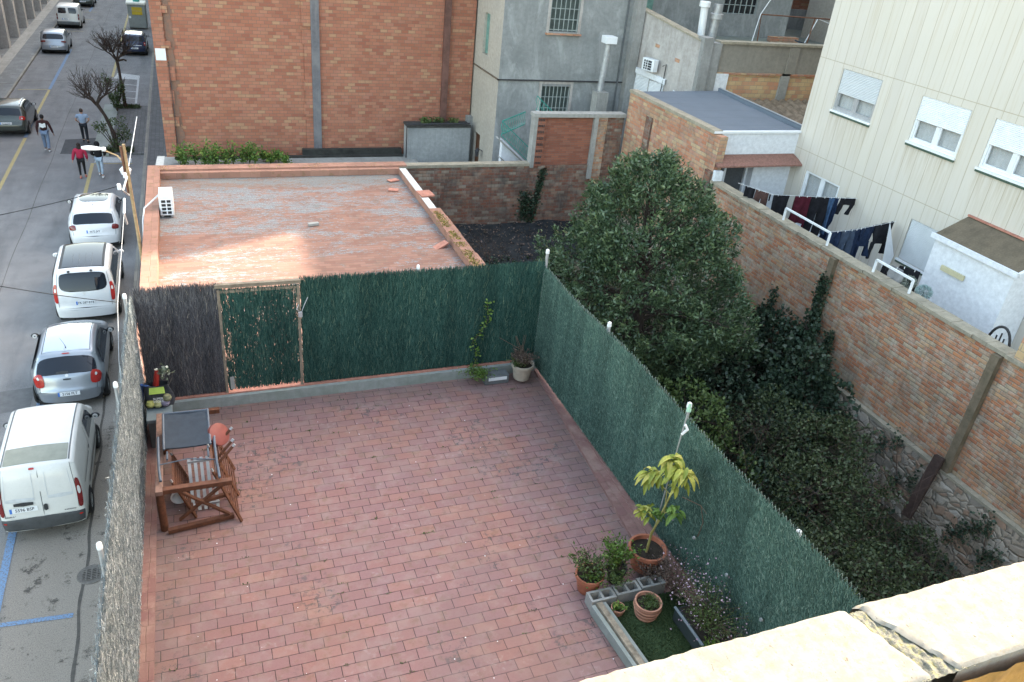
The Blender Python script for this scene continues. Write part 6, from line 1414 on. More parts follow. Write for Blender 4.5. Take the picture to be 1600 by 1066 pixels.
car((-8.92,46.5,0), 'dark green estate car with silver roof bars cut by the left edge of the view', LC, HB, 1.82, 1.55, 1.0, .2, gdark, 0,
    glass=((.24,1.08),(.50,1.345),-.80,.80,8), tails=[((.12,.84),(.22,1.04),.70,.995,'red_lamp')], sides=[('side_window', [(.6,1.06),(2.7,1.02),(2.3,1.38),(1.1,1.40)], 'car_glass')],
    plt=((.04,.70),'8213 CVD',0,.52,.11,78), mirrors=(2.7,1.05,M['black_pl']), extra=ex_rails)
car((-8.98,68.1,0), 'silver grey hatchback parked on the left between the dark estate and the old white van', LC, HB, 1.74, 1.52, .98, .2, silver, R_(1),
    glass=((.24,1.06),(.52,1.36),-.82,.82,6), tails=[((.12,.86),(.17,.97),.60,.995,'dark_red_lamp')], sides=[('side_window', [(.6,1.04),(2.7,1.0),(2.3,1.36),(1.1,1.38)], 'car_glass')],
    plt=((0,.56),'4907 DNL',0,.52,.11,80), mirrors=(2.7,1.04,M['black_pl']))
def ex_wv(o, sh):
    for a, b in ((-.82,-.10), (.10,.82)): add(o, 'rear_window', sh.patch((.12,1.16),(.22,1.60), a, b, .01, 6), 'car_glass')
    add(o, 'trim_strip', sh.patch((.055,.82),(.06,.86), -.8, .8, .012, 30, 3, 8), 'black_pl'); add(o, 'door_handle', sh.patch((.08,1.0),(.09,1.04), .0, .1, .012, 6, 3, 4), 'black_pl')
car((-9.02,79.2,0), 'old white van with two rear windows parked on the left', LC,
    [(0,.34),(0,.56),(.03,.66),(.07,.95),(.13,1.35),(.24,1.68),(.36,1.76),(1.3,1.8),(2.5,1.76),(2.75,1.68),(3.3,1.12),(4.0,.90),(4.1,.70),(4.12,.34)], 1.78, 1.82, 1.05, .12, creamw, 0,
    tails=[((.05,.72),(.12,1.16),.88,.985,'dark_red_lamp')], sides=[('side_window', [(1.9,1.12),(2.9,1.12),(2.5,1.58),(1.9,1.62)], 'car_glass')], bumper=((0,.34),(.02,.60),M['grey_pl']), plt=((.045,.75),'B 3814',-.2,.5,.11,84), mirrors=(2.85,1.18,M['black_pl']), extra=ex_wv, endr=.05, r=.06, crown=.05)
car((-8.9,91.4,0), 'dark car at the very top of the left row, half out of the view', LC, HB, 1.74, 1.52, .98, .2, gdark, 0, glass=((.24,1.06),(.52,1.36),-.82,.82,6), tails=[((.12,.86),(.17,.97),.60,.995,'dark_red_lamp')], plt=((0,.56),'1182 FZB',0,.52,.11,80))
def ex_blue(o, sh):
    add(o, 'chrome_strip', sh.patch((.075,.76),(.09,.79), -.66, .66, .014, 6, 3, 8), 'white_metal'); add(o, 'roof_sky_sheen', sh.patch((.66,1.48),(1.8,1.51), -.78, .78, .01, 20), paint('pale_blue_reflect_roof', (.30,.35,.42), .1, .4, 1))  # sky reflection painted as a pale blue skin over the navy roof
car((-3.65,68.3,0), 'navy blue small car with a sky reflection painted on its roof, parked on the right near the container', 'cars parked along the right kerb beyond the trees', HB, 1.66, 1.55, .98, .2, navy, 0,
    glass=((.24,1.06),(.52,1.36),-.82,.82,6), tails=[((.10,.80),(.20,1.02),.84,.995,'red_lamp')], sides=[('side_window', [(.6,1.04),(2.7,1.0),(2.3,1.36),(1.1,1.38)], 'car_glass')], plt=((0,.58),'7745 JKL',0,.52,.11,80), mirrors=(2.7,1.04,M['black_pl']), extra=ex_blue)
# recycling container
t = thing('recycling_container', 'pale grey recycling container with a yellow panel standing in the right parking lane', 'container', (-3.75,80.2,0))
mb = MB(); mb.prism([(-4.45,80.2),(-3.05,80.2),(-3.0,81.6),(-4.5,81.6)], .12, 2.0); mb.build('body', plain('grey_grp', (.23,.25,.24), .7, .15, 4, .2), t, bevel=.05)
mb = MB(); mb.prism([(-4.52,80.1),(-2.98,80.1),(-2.95,81.7),(-4.55,81.7)], 2.0, 2.2); mb.build('lid', plain('pale_lid', (.62,.62,.55), .6, .1), t, bevel=.06)
mb = MB(); mb.box(-4.12,-3.3,80.17,80.198,1.20,1.82); mb.build('yellow_panel', plain('yellow_panel', (.50,.36,.03), .6, .15), t)
mb = MB(); mb.box(-4.14,-3.28,80.165,80.169,1.50,1.53); mb.build('panel_line', M['lintel'], t); mb = MB(); mb.lathe([(0,0),(.10,0)], (-4.32,80.19,1.0), 14, axis='y'); mb.build('sticker', M['white_pl'], t)
mb = MB(); mb.lathe([(.3,0),(.2,.2),(.04,.25),(.06,.4),(0,.42)], (-3.7,80.9,2.2), 12); mb.build('lifting_hook', M['green_metal'], t, smooth=True)

# ================================================================= street trees
def bare_tree(loc, label, h, lean, spread, nshoots, seed):
    rnd = random.Random(seed); t = thing('street_tree', label, 'tree', loc, 'pollarded street trees in the paved bay')
    L = Vector(loc); K = L+Vector((lean[0], lean[1], h)); mb = MB()
    mb.tube([L, L+Vector((lean[0]*.1, 0, h*.35)), L+Vector((lean[0]*.55, lean[1]*.5, h*.75)), K], [.11,.085,.075,.09], 9); 
    limbs = []
    for k in range(6):
        a = k/6*6.283+rnd.uniform(-.3,.3); e = K+Vector((math.cos(a)*spread*.42, math.sin(a)*spread*.42, rnd.uniform(.25,.6))); mb.tube([K-Vector((0,0,.1)), (K+e)/2+Vector((0,0,.03)), e], [.06,.045,.035], 7); limbs.append(e)
    mb.build('trunk', M['bark'], t, smooth=True); mb = MB()
    for s in range(nshoots):
        b = rnd.choice(limbs)+Vector((rnd.gauss(0,.07), rnd.gauss(0,.07), 0)); d = Vector((rnd.gauss(0,1), rnd.gauss(0,1), rnd.uniform(.1,1.6))).normalized(); d = (d+(b-K).normalized()*.55).normalized(); Ln = rnd.uniform(.35,1.0)*spread*.95
        m1 = b+d*Ln*.5+Vector((rnd.gauss(0,.05), rnd.gauss(0,.05), .02)); e = b+d*Ln+Vector((0,0,.10)); mb.tube([b, m1, e], [.015,.010,.006], 4, cap=False)
        for q in range(4): f_ = rnd.uniform(.25,.95); p = b+(e-b)*f_; mb.tube([p, p+d*rnd.uniform(.02,.2)+Vector((rnd.gauss(0,.12), rnd.gauss(0,.12), rnd.uniform(0,.2)))], [.008,.005], 3, cap=False)
    mb.build('shoots', M['bark'], t); return t
t1 = bare_tree((-3.72,43.7,.1), 'leaning pollarded tree with bare twigs nearest the walking people', 2.35, (-.65,.0), 1.25, 75, 3)
t2 = bare_tree((-3.72,52.4,.1), 'denser bare pollarded tree standing by the white striped bay', 2.75, (-.1,.0), 1.35, 135, 5)
mb = MB(); mb.tube([(-3.82,52.4,2.75),(-3.45,52.3,2.85),(-3.3,52.3,2.78)], [.07,.05,.06], 7); mb.build('stub_branch', M['bark'], t2, smooth=True)
def shrub(loc, label, rad, n, size, mat='lf_tree', group=None, stems=8):
    t = thing('shrub', label, 'shrub', loc, group); c = Vector(loc); mb = MB()
    for k in range(stems):
        a = random.uniform(0, 6.283); mb.tube([c, c+Vector((math.cos(a)*rad[0]*.5, math.sin(a)*rad[1]*.5, rad[2]*.9)), c+Vector((math.cos(a)*rad[0]*.9, math.sin(a)*rad[1]*.9, rad[2]*1.5))], [.03,.02,.008], 5, cap=False)
    mb.build('stems', M['bark'], t); K = [(random.uniform(-.7,.7), random.uniform(-.7,.7), random.uniform(.4,1.8), random.uniform(.22,.42)) for _ in range(9)]; P = []
    while len(P) < n:
        q = random.choice(K); d = np.random.randn(3); d /= np.linalg.norm(d); rr = q[3]*random.random()**.4; P.append((c.x+(q[0]+d[0]*rr)*rad[0], c.y+(q[1]+d[1]*rr)*rad[1], c.z+(q[2]+d[2]*rr)*rad[2]))
    leafobj('foliage', P, size, mat, t, aspect=.55, up=.5); return t
shrub((-3.80,43.8,.1), 'ragged green shrub growing around the leaning tree', (.95,.6,.85), 900, .10, group='green shrubs round the street trees')
shrub((-4.1,51.5,.1), 'taller green shrub growing left of the bare tree by the striped bay', (.75,.7,1.25), 1300, .10, group='green shrubs round the street trees')
for (x, y) in ((-3.6,43.6), (-3.5,52.4)):
    n = 500; P = np.stack([np.random.uniform(x-.8,x+.6,n), np.random.uniform(y-.35,y+.4,n), np.full(n, .1)], 1); tag(leafobj('tree_pit_grass', P, .14, 'lf_shrub', None, up=2), 'low grass in the tree pit at the foot of a street tree', 'grass', None, 'stuff')

# ================================================================= people
def skinned(name, joints, edges, rad, mat, parent, sub=1, root=0):
    me = bpy.data.meshes.new(name); me.from_pydata(joints, edges, []); o = bpy.data.objects.new('tmp_'+name, me); COL.objects.link(o)
    md = o.modifiers.new('s', 'SKIN'); sv = me.skin_vertices[0].data
    for i, r in enumerate(rad): sv[i].radius = (r, r) if not hasattr(r, '__len__') else r
    sv[root].use_root = True; md.branch_smoothing = .4; md.use_smooth_shade = True
    if sub: m2 = o.modifiers.new('d', 'SUBSURF'); m2.levels = sub; m2.render_levels = sub
    bpy.context.view_layer.update(); dg = bpy.context.evaluated_depsgraph_get()
    nm = bpy.data.meshes.new_from_object(o.evaluated_get(dg)); bpy.data.objects.remove(o)
    nm.materials.clear(); nm.materials.append(mat)
    for p in nm.polygons: p.use_smooth = True
    n = bpy.data.objects.new(name, nm); COL.objects.link(n); n.parent = parent; return n
def blob(name, c, r, mat, parent, n=14, sq=1.0, bumps=0):
    mb = MB()
    def P(a, b):
        th = a*6.2832; ph = b*math.pi; v = Vector((math.cos(th)*math.sin(ph), math.sin(th)*math.sin(ph), math.cos(ph))); k = 1+bumps*mnoise.noise(v*3+Vector(c)*9)
        return (c[0]+v.x*r[0]*k, c[1]+v.y*r[1]*k, c[2]+v.z*r[2]*k)
    mb.grid(P, n, n//2+2); return mb.build(name, mat, parent, smooth='full', local=True)
skin_l = plain('skin_light', (.45,.27,.20), .6, .06, 9, 0); skin_d = plain('skin_brown', (.16,.085,.06), .6, .06, 9, 0)
def person(loc, rz, label, h, skin, top, topname, legs, shoes, hair, stride, arms, width=1.0, hood=None, puffy=0, hairlong=False):
    """back to the viewer, facing +y; stride = (right fwd, left fwd); arms = [(elbow),(hand)] offsets"""
    o = thing('person', label, 'person', loc); o.rotation_euler = (0, 0, rz); s = h/1.72
    J = {}; sw = .19*width
    J['pel'] = (0,0,.93); J['spine'] = (0,.01,1.12); J['chest'] = (0,.02,1.32); J['neck'] = (0,.02,1.48); J['head'] = (0,.045,1.60); J['crown'] = (0,.04,1.68)
    for sd, nm in ((1,'r'), (-1,'l')):
        f = stride[0] if sd > 0 else stride[1]
        J['hip'+nm] = (.095*sd,0,.90); J['knee'+nm] = (.10*sd, f*.22+.05, .50); J['ank'+nm] = (.10*sd, f*.40, .09+max(0,-f)*.10); J['toe'+nm] = (.115*sd, f*.40+.17, .04+max(0,-f)*.02)
        J['sh'+nm] = (sw*sd,.01,1.40); e, hnd = arms[0 if sd > 0 else 1]; J['el'+nm] = (sd*e[0], e[1], e[2]); J['wr'+nm] = (sd*hnd[0], hnd[1], hnd[2])
    def sc(p): return (p[0]*s, p[1]*s, p[2]*s)
    def build(nm, names, E, R, mat, sub=1):
        idx = {n: i for i, n in enumerate(names)}; return skinned(nm, [sc(J[n]) for n in names], [(idx[a], idx[b]) for a, b in E], [tuple(x*s for x in r) if hasattr(r, '__len__') else r*s for r in R], mat, o, sub)
    # body with hands
    names = ['pel','spine','chest','neck','head','crown']; R = [(.125,.08),(.105,.075),(.12,.075),.055,(.078,.095),(.066,.075)]; E = [('pel','spine'),('spine','chest'),('chest','neck'),('neck','head'),('head','crown')]
    for nm, sd in (('r',1), ('l',-1)):
        names += ['hip'+nm,'knee'+nm,'ank'+nm,'toe'+nm]; R += [.085,.058,.042,.035]; E += [('pel','hip'+nm),('hip'+nm,'knee'+nm),('knee'+nm,'ank'+nm),('ank'+nm,'toe'+nm)]
        names += ['sh'+nm,'el'+nm,'wr'+nm]; R += [.055,.042,.028]; E += [('chest','sh'+nm),('sh'+nm,'el'+nm),('el'+nm,'wr'+nm)]
        w = Vector(J['wr'+nm]); d = (w-Vector(J['el'+nm])).normalized(); side = Vector((1,0,0)); side = (side-d*side.dot(d)).normalized(); fwd = d.cross(side)
        J['palm'+nm] = tuple(w+d*.06); names.append('palm'+nm); R.append((.036,.02)); E.append(('wr'+nm,'palm'+nm))
        for k in range(4):
            b = w+d*.09+fwd*(.027-.018*k); m1 = b+d*(.035-.004*abs(k-1)); e = m1+d*.02+side*(-sd*.018)
            for q, v, rr in (('a', b, .010), ('b', m1, .009), ('c', e, .008)): J['f%d%s%s' % (k, q, nm)] = tuple(v); names.append('f%d%s%s' % (k, q, nm)); R.append(rr)
            E += [('palm'+nm, 'f%da%s' % (k, nm)), ('f%da%s' % (k, nm), 'f%db%s' % (k, nm)), ('f%db%s' % (k, nm), 'f%dc%s' % (k, nm))]
        tb = w+d*.035+fwd*.035; te = tb+d*.035+fwd*.018; J['t0'+nm] = tuple(tb); J['t1'+nm] = tuple(te); names += ['t0'+nm,'t1'+nm]; R += [.012,.010]; E += [('wr'+nm,'t0'+nm),('t0'+nm,'t1'+nm)]
    build('body', names, E, R, skin)
    # face details (turned away from the viewer)
    hc = Vector(J['head'])*s
    for sd in (1, -1):
        blob('ear', (hc.x+sd*.082*s, hc.y, hc.z), (.012,.028,.034), skin, o, 8); blob('eye', (hc.x+sd*.032*s, hc.y+.086*s, hc.z+.01), (.013,.01,.009), M['lens_white'], o, 8)
    blob('nose', (hc.x, hc.y+.105*s, hc.z-.02), (.014,.022,.024), skin, o, 8); blob('mouth', (hc.x, hc.y+.088*s, hc.z-.062), (.026,.010,.008), plain('lips', (.3,.12,.1), .6), o, 8)
    p = puffy
    JN = ['pel','spine','chest','neck','shr','elr','wrr','shl','ell','wrl']; J2 = dict(J)
    up = build(topname, JN, [('pel','spine'),('spine','chest'),('chest','neck'),('chest','shr'),('shr','elr'),('elr','wrr'),('chest','shl'),('shl','ell'),('ell','wrl')] if arms[2] else [('pel','spine'),('spine','chest'),('chest','neck'),('chest','shr'),('shr','elr'),('chest','shl'),('shl','ell')] ,
        [(.175*width+p,.125+p),(.16*width+p,.12+p),(.18*width+p,.125+p),.07,.078+p*.5,.060+p*.6,.042+p*.5,.078+p*.5,.060+p*.6,.042+p*.5], top) if arms[2] else None
    if up is None:
        names2 = ['pel','spine','chest','neck','shr','elr','shl','ell']
        J['elr'], oe = tuple((Vector(J['shr'])*.35+Vector(J['elr'])*.65)), J['elr']; J['ell'], ol = tuple((Vector(J['shl'])*.35+Vector(J['ell'])*.65)), J['ell']
        up = build(topname, names2, [('pel','spine'),('spine','chest'),('chest','neck'),('chest','shr'),('shr','elr'),('chest','shl'),('shl','ell')], [(.17*width,.12),(.155*width,.115),(.175*width,.12),.068,.075,.062,.075,.062], top); J['elr'], J['ell'] = oe, ol
    J['ankr'] = (J['ankr'][0], J['ankr'][1], J['ankr'][2]+.02); J['ankl'] = (J['ankl'][0], J['ankl'][1], J['ankl'][2]+.02)
    build('trousers', ['pel','hipr','kneer','ankr','hipl','kneel','ankl'], [('pel','hipr'),('hipr','kneer'),('kneer','ankr'),('pel','hipl'),('hipl','kneel'),('kneel','ankl')], [(.16,.12),.10,legs[1],legs[2],.10,legs[1],legs[2]], legs[0])
    for nm in ('r','l'):
        a = Vector(J['ank'+nm])*s; tt = Vector(J['toe'+nm])*s; c = (a+tt)/2; blob('shoe', (c.x, c.y-.02, max(.045, tt.z+.005)), (.05,.145,.05), shoes, o, 14)
    hm = plain(*hair)
    blob('hood' if hood else 'hair', (hc.x, hc.y-.018, hc.z+(.02 if not hood else .0)), (.088*s,.105*s,.105*s) if not hood else (.125*s,.13*s,.145*s), hm if not hood else hood, o, 18, bumps=.08)
    if hairlong: blob('hair', (hc.x, hc.y-.06, hc.z-.10), (.09*s,.05*s,.13*s), hm, o, 14, bumps=.15)
    return o
relaxed = (.27,-.03,1.13); 
denim = plain('pale_denim', (.17,.23,.34), .9, .25, 9, .3); denim2 = plain('light_denim', (.33,.42,.52), .9, .2, 9, .3); dark = plain('dark_trousers', (.02,.024,.032), .9, .3, 9, .3); black = plain('black_leggings', (.014,.014,.016), .9, .3, 9, .3)
hoodm = plain('maroon_hoodie', (.045,.018,.02), .95, .3, 9, .3); blue = plain('light_blue_tshirt', (.28,.36,.50), .9, .15, 9, .3); redj = plain('crimson_jacket', (.34,.02,.055), .8, .2, 9, .3); blk = plain('black_jacket', (.010,.010,.012), .9, .3, 9, .4)
wshoe = plain('white_trainers', (.60,.62,.63), .7, .1); dshoe = plain('dark_shoes', (.03,.03,.035), .7, .2); pshoe = plain('salmon_trainers', (.45,.14,.12), .7, .1)
P1 = person((-6.88,44.0,0), R_(-4), 'person in a dark maroon hoodie with a white back print and pale jeans walking away', 1.80, skin_d, hoodm, 'hoodie', (denim,.085,.068), wshoe, ('black_hair', (.012,.012,.013), .8), (-.35,.35), [((.30,-.02,1.12),(.36,.0,.86)), ((.27,-.03,1.12),(.29,.03,.86)), True], 1.05)
mb = MB(); mb.grid(lambda a, b: ((a-.5)*.27, -.122-.02*math.cos((a-.5)*2.6)-.0, 1.20+.20*b+.02*math.sin(a*9)), 12, 8); mb.build('back_print', M['white_pl'], P1, smooth='full', local=True)
P2 = person((-5.30,45.45,0), R_(2), 'person with cropped hair in a light blue t-shirt and dark trousers walking away', 1.74, skin_l, blue, 'tshirt', (dark,.078,.062), dshoe, ('brown_hair', (.05,.04,.035), .9), (-.1,.55), [((.30,.02,1.14),(.20,.20,1.0)), ((.31,.02,1.14),(.22,.2,1.02)), False], 1.12)
P3 = person((-4.98,39.75,0), R_(3), 'person in a crimson jacket, black leggings and salmon trainers walking away under the lamp head', 1.62, skin_l, redj, 'jacket', (black,.060,.045), pshoe, ('dark_brown_hair', (.03,.02,.018), .8), (.25,-.30), [((.28,-.02,1.12),(.28,.08,.90)), ((.28,-.03,1.12),(.34,.0,.88)), True], 1.02, puffy=.03, hairlong=True)
P4 = person((-4.24,39.85,0), R_(-6), 'person in a black hooded jacket and very pale jeans walking away beside the crimson jacket', 1.64, skin_l, blk, 'jacket', (denim2,.070,.052), wshoe, ('black_hair', (.012,.012,.013), .8), (-.5,.55), [((.31,.0,1.15),(.22,.18,1.02)), ((.29,.0,1.12),(.2,.2,1.0)), True], 1.05, hood=blk, puffy=.03)

# ================================================================= garden trees, shrubs, ivy
def laurel():
    t = thing('bay_laurel_tree', 'large dense dark green laurel tree rising beside the green screening', 'tree', (11.3,17.2,1.0)); c0 = Vector((11.3,17.2,1.0))
    mb = MB(); mb.tube([c0, c0+Vector((.05,0,1.5)), c0+Vector((-.2,.1,3.6)), c0+Vector((-.35,.1,5.6))], [.22,.18,.12,.04], 10)
    prof = [(.6,1.2),(1.2,2.2),(2.0,2.7),(3.0,2.85),(3.8,2.65),(4.5,2.35),(5.2,1.92),(5.8,1.48),(6.3,1.0),(6.65,.6),(6.85,.25)]
    def rad(z): return float(np.interp(z, [p[0] for p in prof], [p[1] for p in prof]))
    tips = []; N = 2100
    for k in range(N):
        z = random.uniform(.5, 6.75); w = rad(z)/2.85
        if random.random() > w+.15: continue
        a = random.uniform(0, 6.283)
        if mnoise.noise((math.cos(a)*2.6, math.sin(a)*2.6, z*1.5+4)) < -.30: continue
        lump = 1+.34*mnoise.noise((math.cos(a)*1.7, math.sin(a)*1.7, z*.8))+.20*mnoise.noise((math.cos(a)*4, math.sin(a)*4, z*1.8))
        r = rad(z)*lump*(1 if random.random() < .72 else random.uniform(.55,.95)); cx = c0.x-.35*z/6.8+(.25 if z < 3 else 0)
        p = Vector((cx+math.cos(a)*r, c0.y+math.sin(a)*r*.95, c0.z+z)); d = Vector((math.cos(a)*.7, math.sin(a)*.7, .75 if z > 1.5 else .3)).normalized(); tips.append((p, d))
    for k in range(60):
        p, d = random.choice(tips); b = c0+Vector((-.1,0,max(.5,(p.z-c0.z)*.72))); mb.tube([b, (b+p)/2+Vector((0,0,.1)), p-d*.1], [.05,.03,.012], 5, cap=False)
    mb.build('trunk', M['bark'], t, smooth=True)
    pos = []; dirs = []; OUT = []
    for p, d in tips:
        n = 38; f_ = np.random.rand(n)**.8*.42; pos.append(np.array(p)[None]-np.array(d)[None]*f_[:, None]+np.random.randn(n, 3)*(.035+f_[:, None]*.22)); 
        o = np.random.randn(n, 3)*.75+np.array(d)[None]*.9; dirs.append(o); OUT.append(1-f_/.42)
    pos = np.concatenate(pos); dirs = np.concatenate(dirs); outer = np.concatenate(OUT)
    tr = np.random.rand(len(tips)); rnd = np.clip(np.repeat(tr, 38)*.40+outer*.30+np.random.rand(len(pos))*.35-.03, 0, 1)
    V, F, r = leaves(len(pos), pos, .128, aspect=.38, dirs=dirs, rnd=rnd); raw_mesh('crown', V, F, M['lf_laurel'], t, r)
laurel()
def mass(name, label, cat, loc, lobes, n, size, mat, aspect=.75, wood=True, group=None, flat=None):
    """shrub crown from ellipsoid lobes (x,y,z,rx,ry,rz), leaves near the lobe shells"""
    loc = (loc[0], loc[1], gz(loc[0], loc[1])); t = thing(name, label, cat, loc, group); wts = np.array([l[3]*l[4]+l[4]*l[5]+l[3]*l[5] for l in lobes]); wts /= wts.sum(); P = []; rr = []
    for l, w in zip(lobes, wts):
        k = int(n*w); d = np.random.randn(k, 3); d /= np.linalg.norm(d, axis=1)[:, None]; lump = np.array([1+.30*mnoise.noise(Vector(q)*2.3+Vector(l[:3])) for q in d])
        r = (1-.45*np.random.rand(k)**2.2)*lump; q = d*r[:, None]*np.array(l[3:6])+np.array(l[:3]); P.append(q); rr.append(np.clip(.25+.35*np.array([mnoise.noise(Vector(x)*3) for x in q])+.6*np.random.rand(k)-.05, 0, 1))
    P = np.concatenate(P); rr = np.concatenate(rr); k = np.array([mnoise.noise((x[0]*1.9, x[1]*1.9, x[2]*1.9+7)) > -.17 for x in P]); P = P[k]; rr = rr[k]; k = P[:, 2] > .1; P = P[k]; rr = rr[k]; k = P[:, 0] < 15.82; P = P[k]; rr = rr[k]
    if wood:
        mb = MB(); c = Vector(loc)
        for l in lobes:
            e = Vector(l[:3]); mb.tube([c, (c+e)/2+Vector((.05,.0,.1)), e], [.05,.035,.02], 5, cap=False)
            for q in range(5): d = Vector((random.gauss(0,1), random.gauss(0,1), random.uniform(.1,1))).normalized(); mb.tube([e, e+Vector((d.x*l[3], d.y*l[4], d.z*l[5]))*.8], [.018,.006], 4, cap=False)
        mb.build('stems', M['bark'], t)
    leafobj('foliage', P, size, mat, t, aspect=aspect, up=.7, rnd=rr); return t
mass('ivy_thicket', 'tall mound of dark ivy climbing against the garden wall below the mossy pilaster', 'ivy', (15.0,14.8,1), [(15.3,15.9,2.3,.5,1.0,1.1),(14.9,14.3,2.1,.8,1.2,1.2),(15.2,13.3,1.7,.6,.9,1.0),(14.4,15.4,1.7,.9,1.2,1.0),(15.5,16.9,2.5,.25,.4,.7),(14.2,13.8,1.5,.9,1.0,.9),(15.6,15.2,3.2,.2,.35,.5)], 15000, .11, 'lf_ivy', .95)
mass('garden_shrub', 'broad dark shrub filling the middle of the overgrown garden', 'shrub', (13.6,11.2,1), [(13.6,11.7,1.7,1.4,1.2,1.2),(12.6,10.5,1.7,1.2,1.1,1.1),(14.0,10.4,1.2,1.0,.8,.9),(13.0,13.0,1.7,1.2,.9,1.1),(14.5,12.4,1.2,.7,.7,1.2),(12.0,9.2,1.1,1.2,1.0,.7)], 17000, .085, 'lf_shrub', .6)
mass('garden_shrub', 'low dark shrub at the near end of the garden against the coping', 'shrub', (11.5,8.2,1), [(11.6,8.2,1.4,1.4,1.2,.7),(12.8,8.3,1.2,1.0,1.0,.45),(10.2,9.2,1.2,1.2,1.3,.6),(10.0,7.6,1.3,1.2,1.0,.5)], 9000, .085, 'lf_shrub', .6)
mass('garden_shrub', 'lighter green leafy shrub showing just above the green screen behind the tall yellow plant', 'shrub', (10.4,13.4,1), [(10.9,13.6,2.0,1.0,1.3,.9),(10.2,12.4,1.6,.9,1.2,.7),(11.2,12.3,1.3,1.0,1.0,.5)], 6500, .11, 'lf_mid', .55)
mass('garden_shrub', 'dark undergrowth in the hollow between the laurel and the ivy thicket', 'shrub', (13.0,14.8,1), [(12.6,14.6,1.5,1.3,1.4,.9),(13.3,13.2,1.4,1.2,1.1,.6),(13.2,16.6,1.5,1.3,1.3,.8),(12.0,11.6,1.2,1.3,1.2,.5)], 11000, .10, 'lf_ivy', .8)
mass('garden_shrub', 'small dark shrub at the foot of the rubble wall beside the leaning beam', 'shrub', (15.1,8.6,1), [(14.7,9.2,.6,.6,.8,.7),(14.6,7.9,.4,.7,.8,.5)], 3200, .08, 'lf_shrub', .6)
mass('garden_shrub', 'dark shrub under the laurel on its far side near the black sheet', 'shrub', (10.6,21.5,1), [(10.2,21.2,1.5,1.8,1.5,.7),(12.4,21.0,1.6,1.6,1.6,.9),(8.2,20.5,1.2,1.5,1.6,.5),(14.4,20.0,1.6,1.2,1.8,.9),(14.2,23.5,1.3,1.2,1.5,.7)], 10000, .09, 'lf_shrub', .6)
mass('pine_sprig', 'pale green conifer sprigs poking up behind the coping', 'shrub', (10.3,6.9,1), [(10.6,7.6,1.8,.5,.35,.35),(10.15,7.6,1.55,.3,.3,.3)], 900, .13, 'lf_mid', .22)
# ivy on the walls
def wall_ivy(label, pts, n, size, axis='x', x0=15.9):
    t = thing('climbing_ivy', label, 'ivy', (x0 if axis == 'x' else pts[0][0], pts[0][0] if axis == 'x' else x0, pts[0][1])); P = []; mb = MB(); base = []
    for (u, z, su, sz) in pts:
        base.append((x0-.03, u, z) if axis == 'x' else (u, x0-.03, z))
        for _ in range(int(n/len(pts))):
            du, dz = random.gauss(0, su), random.gauss(0, sz); o = abs(random.gauss(0,.04)); P.append((x0-.02-o, u+du, z+dz) if axis == 'x' else (u+du, x0-.02-o, z+dz))
    mb.tube(base, .012, 4); mb.build('stem', M['twig'], t); leafobj('leaves', P, size, 'lf_ivy', t, aspect=.9, up=.3); return t
wall_ivy('ivy strip climbing the mossy pilaster in the middle of the garden wall', [(15.35+.05*math.sin(k), 2.6+.22*k, .10+.05*(k < 4), .12) for k in range(10)], 1300, .09)
wall_ivy('thin ivy strand on the brick wall left of the pilaster', [(17.2-.02*k, 2.4+.2*k, .07, .1) for k in range(6)], 320, .08)
wall_ivy('ivy tuft on the brick wall right of the mossy pilaster', [(14.5+.02*k, 2.3+.2*k, .14-.01*k, .1) for k in range(6)], 420, .08)
wall_ivy('ivy strands reaching up the rubble stone left of the beam', [(12.6-.4*k, 1.0+.33*(k % 4), .08, .2) for k in range(6)], 420, .07, x0=15.80)
wall_ivy('ivy patch on the rubble stone right of the leaning beam', [(9.2-.22*k, .9+.28*(k % 4), .09, .2) for k in range(6)], 480, .07, x0=15.80)
wall_ivy('small ivy vine hanging on the dark rear wall near its pillar', [(12.7-.04*k, 3.7-.22*k, .07+.02*(k > 4), .1) for k in range(10)], 650, .09, 'y', 28.0)
wall_ivy('bushy end of ivy at the foot of the dark rear wall', [(12.0+.1*(k % 2), 1.9+.22*k, .14, .12) for k in range(5)], 450, .09, 'y', 27.98)
# bare twig thickets
def twigs(label, c, n, L, spread):
    mb = MB(); c = Vector(c)
    for k in range(n):
        b = c+Vector((random.gauss(0,spread), random.gauss(0,spread), 0)); d = Vector((random.gauss(0,.5), random.gauss(0,.5), 1)).normalized(); p = b; pts = [p]
        for q in range(4): d = (d+Vector((random.gauss(0,.2), random.gauss(0,.2), -.05))).normalized(); p = p+d*L/4; pts.append(p)
        mb.tube(pts, [.007,.006,.005,.004,.002], 3, cap=False)
        for q in range(3): i = random.choice((1,2,3)); e = Vector((random.gauss(0,.3), random.gauss(0,.3), random.uniform(.1,.4))); mb.tube([pts[i], pts[i]+e], [.004,.002], 3, cap=False)
    o = mb.build('bare_brambles', M['twig']); return tag(o, label, 'brambles')
twigs('bare brambles before the rubble wall at the right edge of the garden', (14.3,8.0,.3), 30, 2.2, .6)
twigs('bare twigs at the left end of the black ground sheet', (7.6,25.6,1.2), 16, 1.3, .35)
twigs('fine dry twigs above the middle of the black ground sheet', (9.6,25.6,1.2), 30, 1.2, .55)
twigs('bare brambles rising through the middle of the overgrown garden', (13.2,10.8,1.6), 34, 1.6, .9)
twigs('straw coloured dead stalks in the hollow before the ivy thicket', (12.2,12.6,1.6), 26, 1.1, .6)
n = 900; P = np.stack([np.random.uniform(6.7,14.6,n), np.random.uniform(25.0,27.8,n), np.zeros(n)], 1); P[:, 2] = 1.27+.45*(P[:, 1]-25)/2.98
tag(leafobj('fallen_leaves', P, .09, 'lf_dry', None, aspect=.6, up=.3), 'dry leaves and litter scattered on the black ground sheet', 'leaf litter', None, 'stuff')
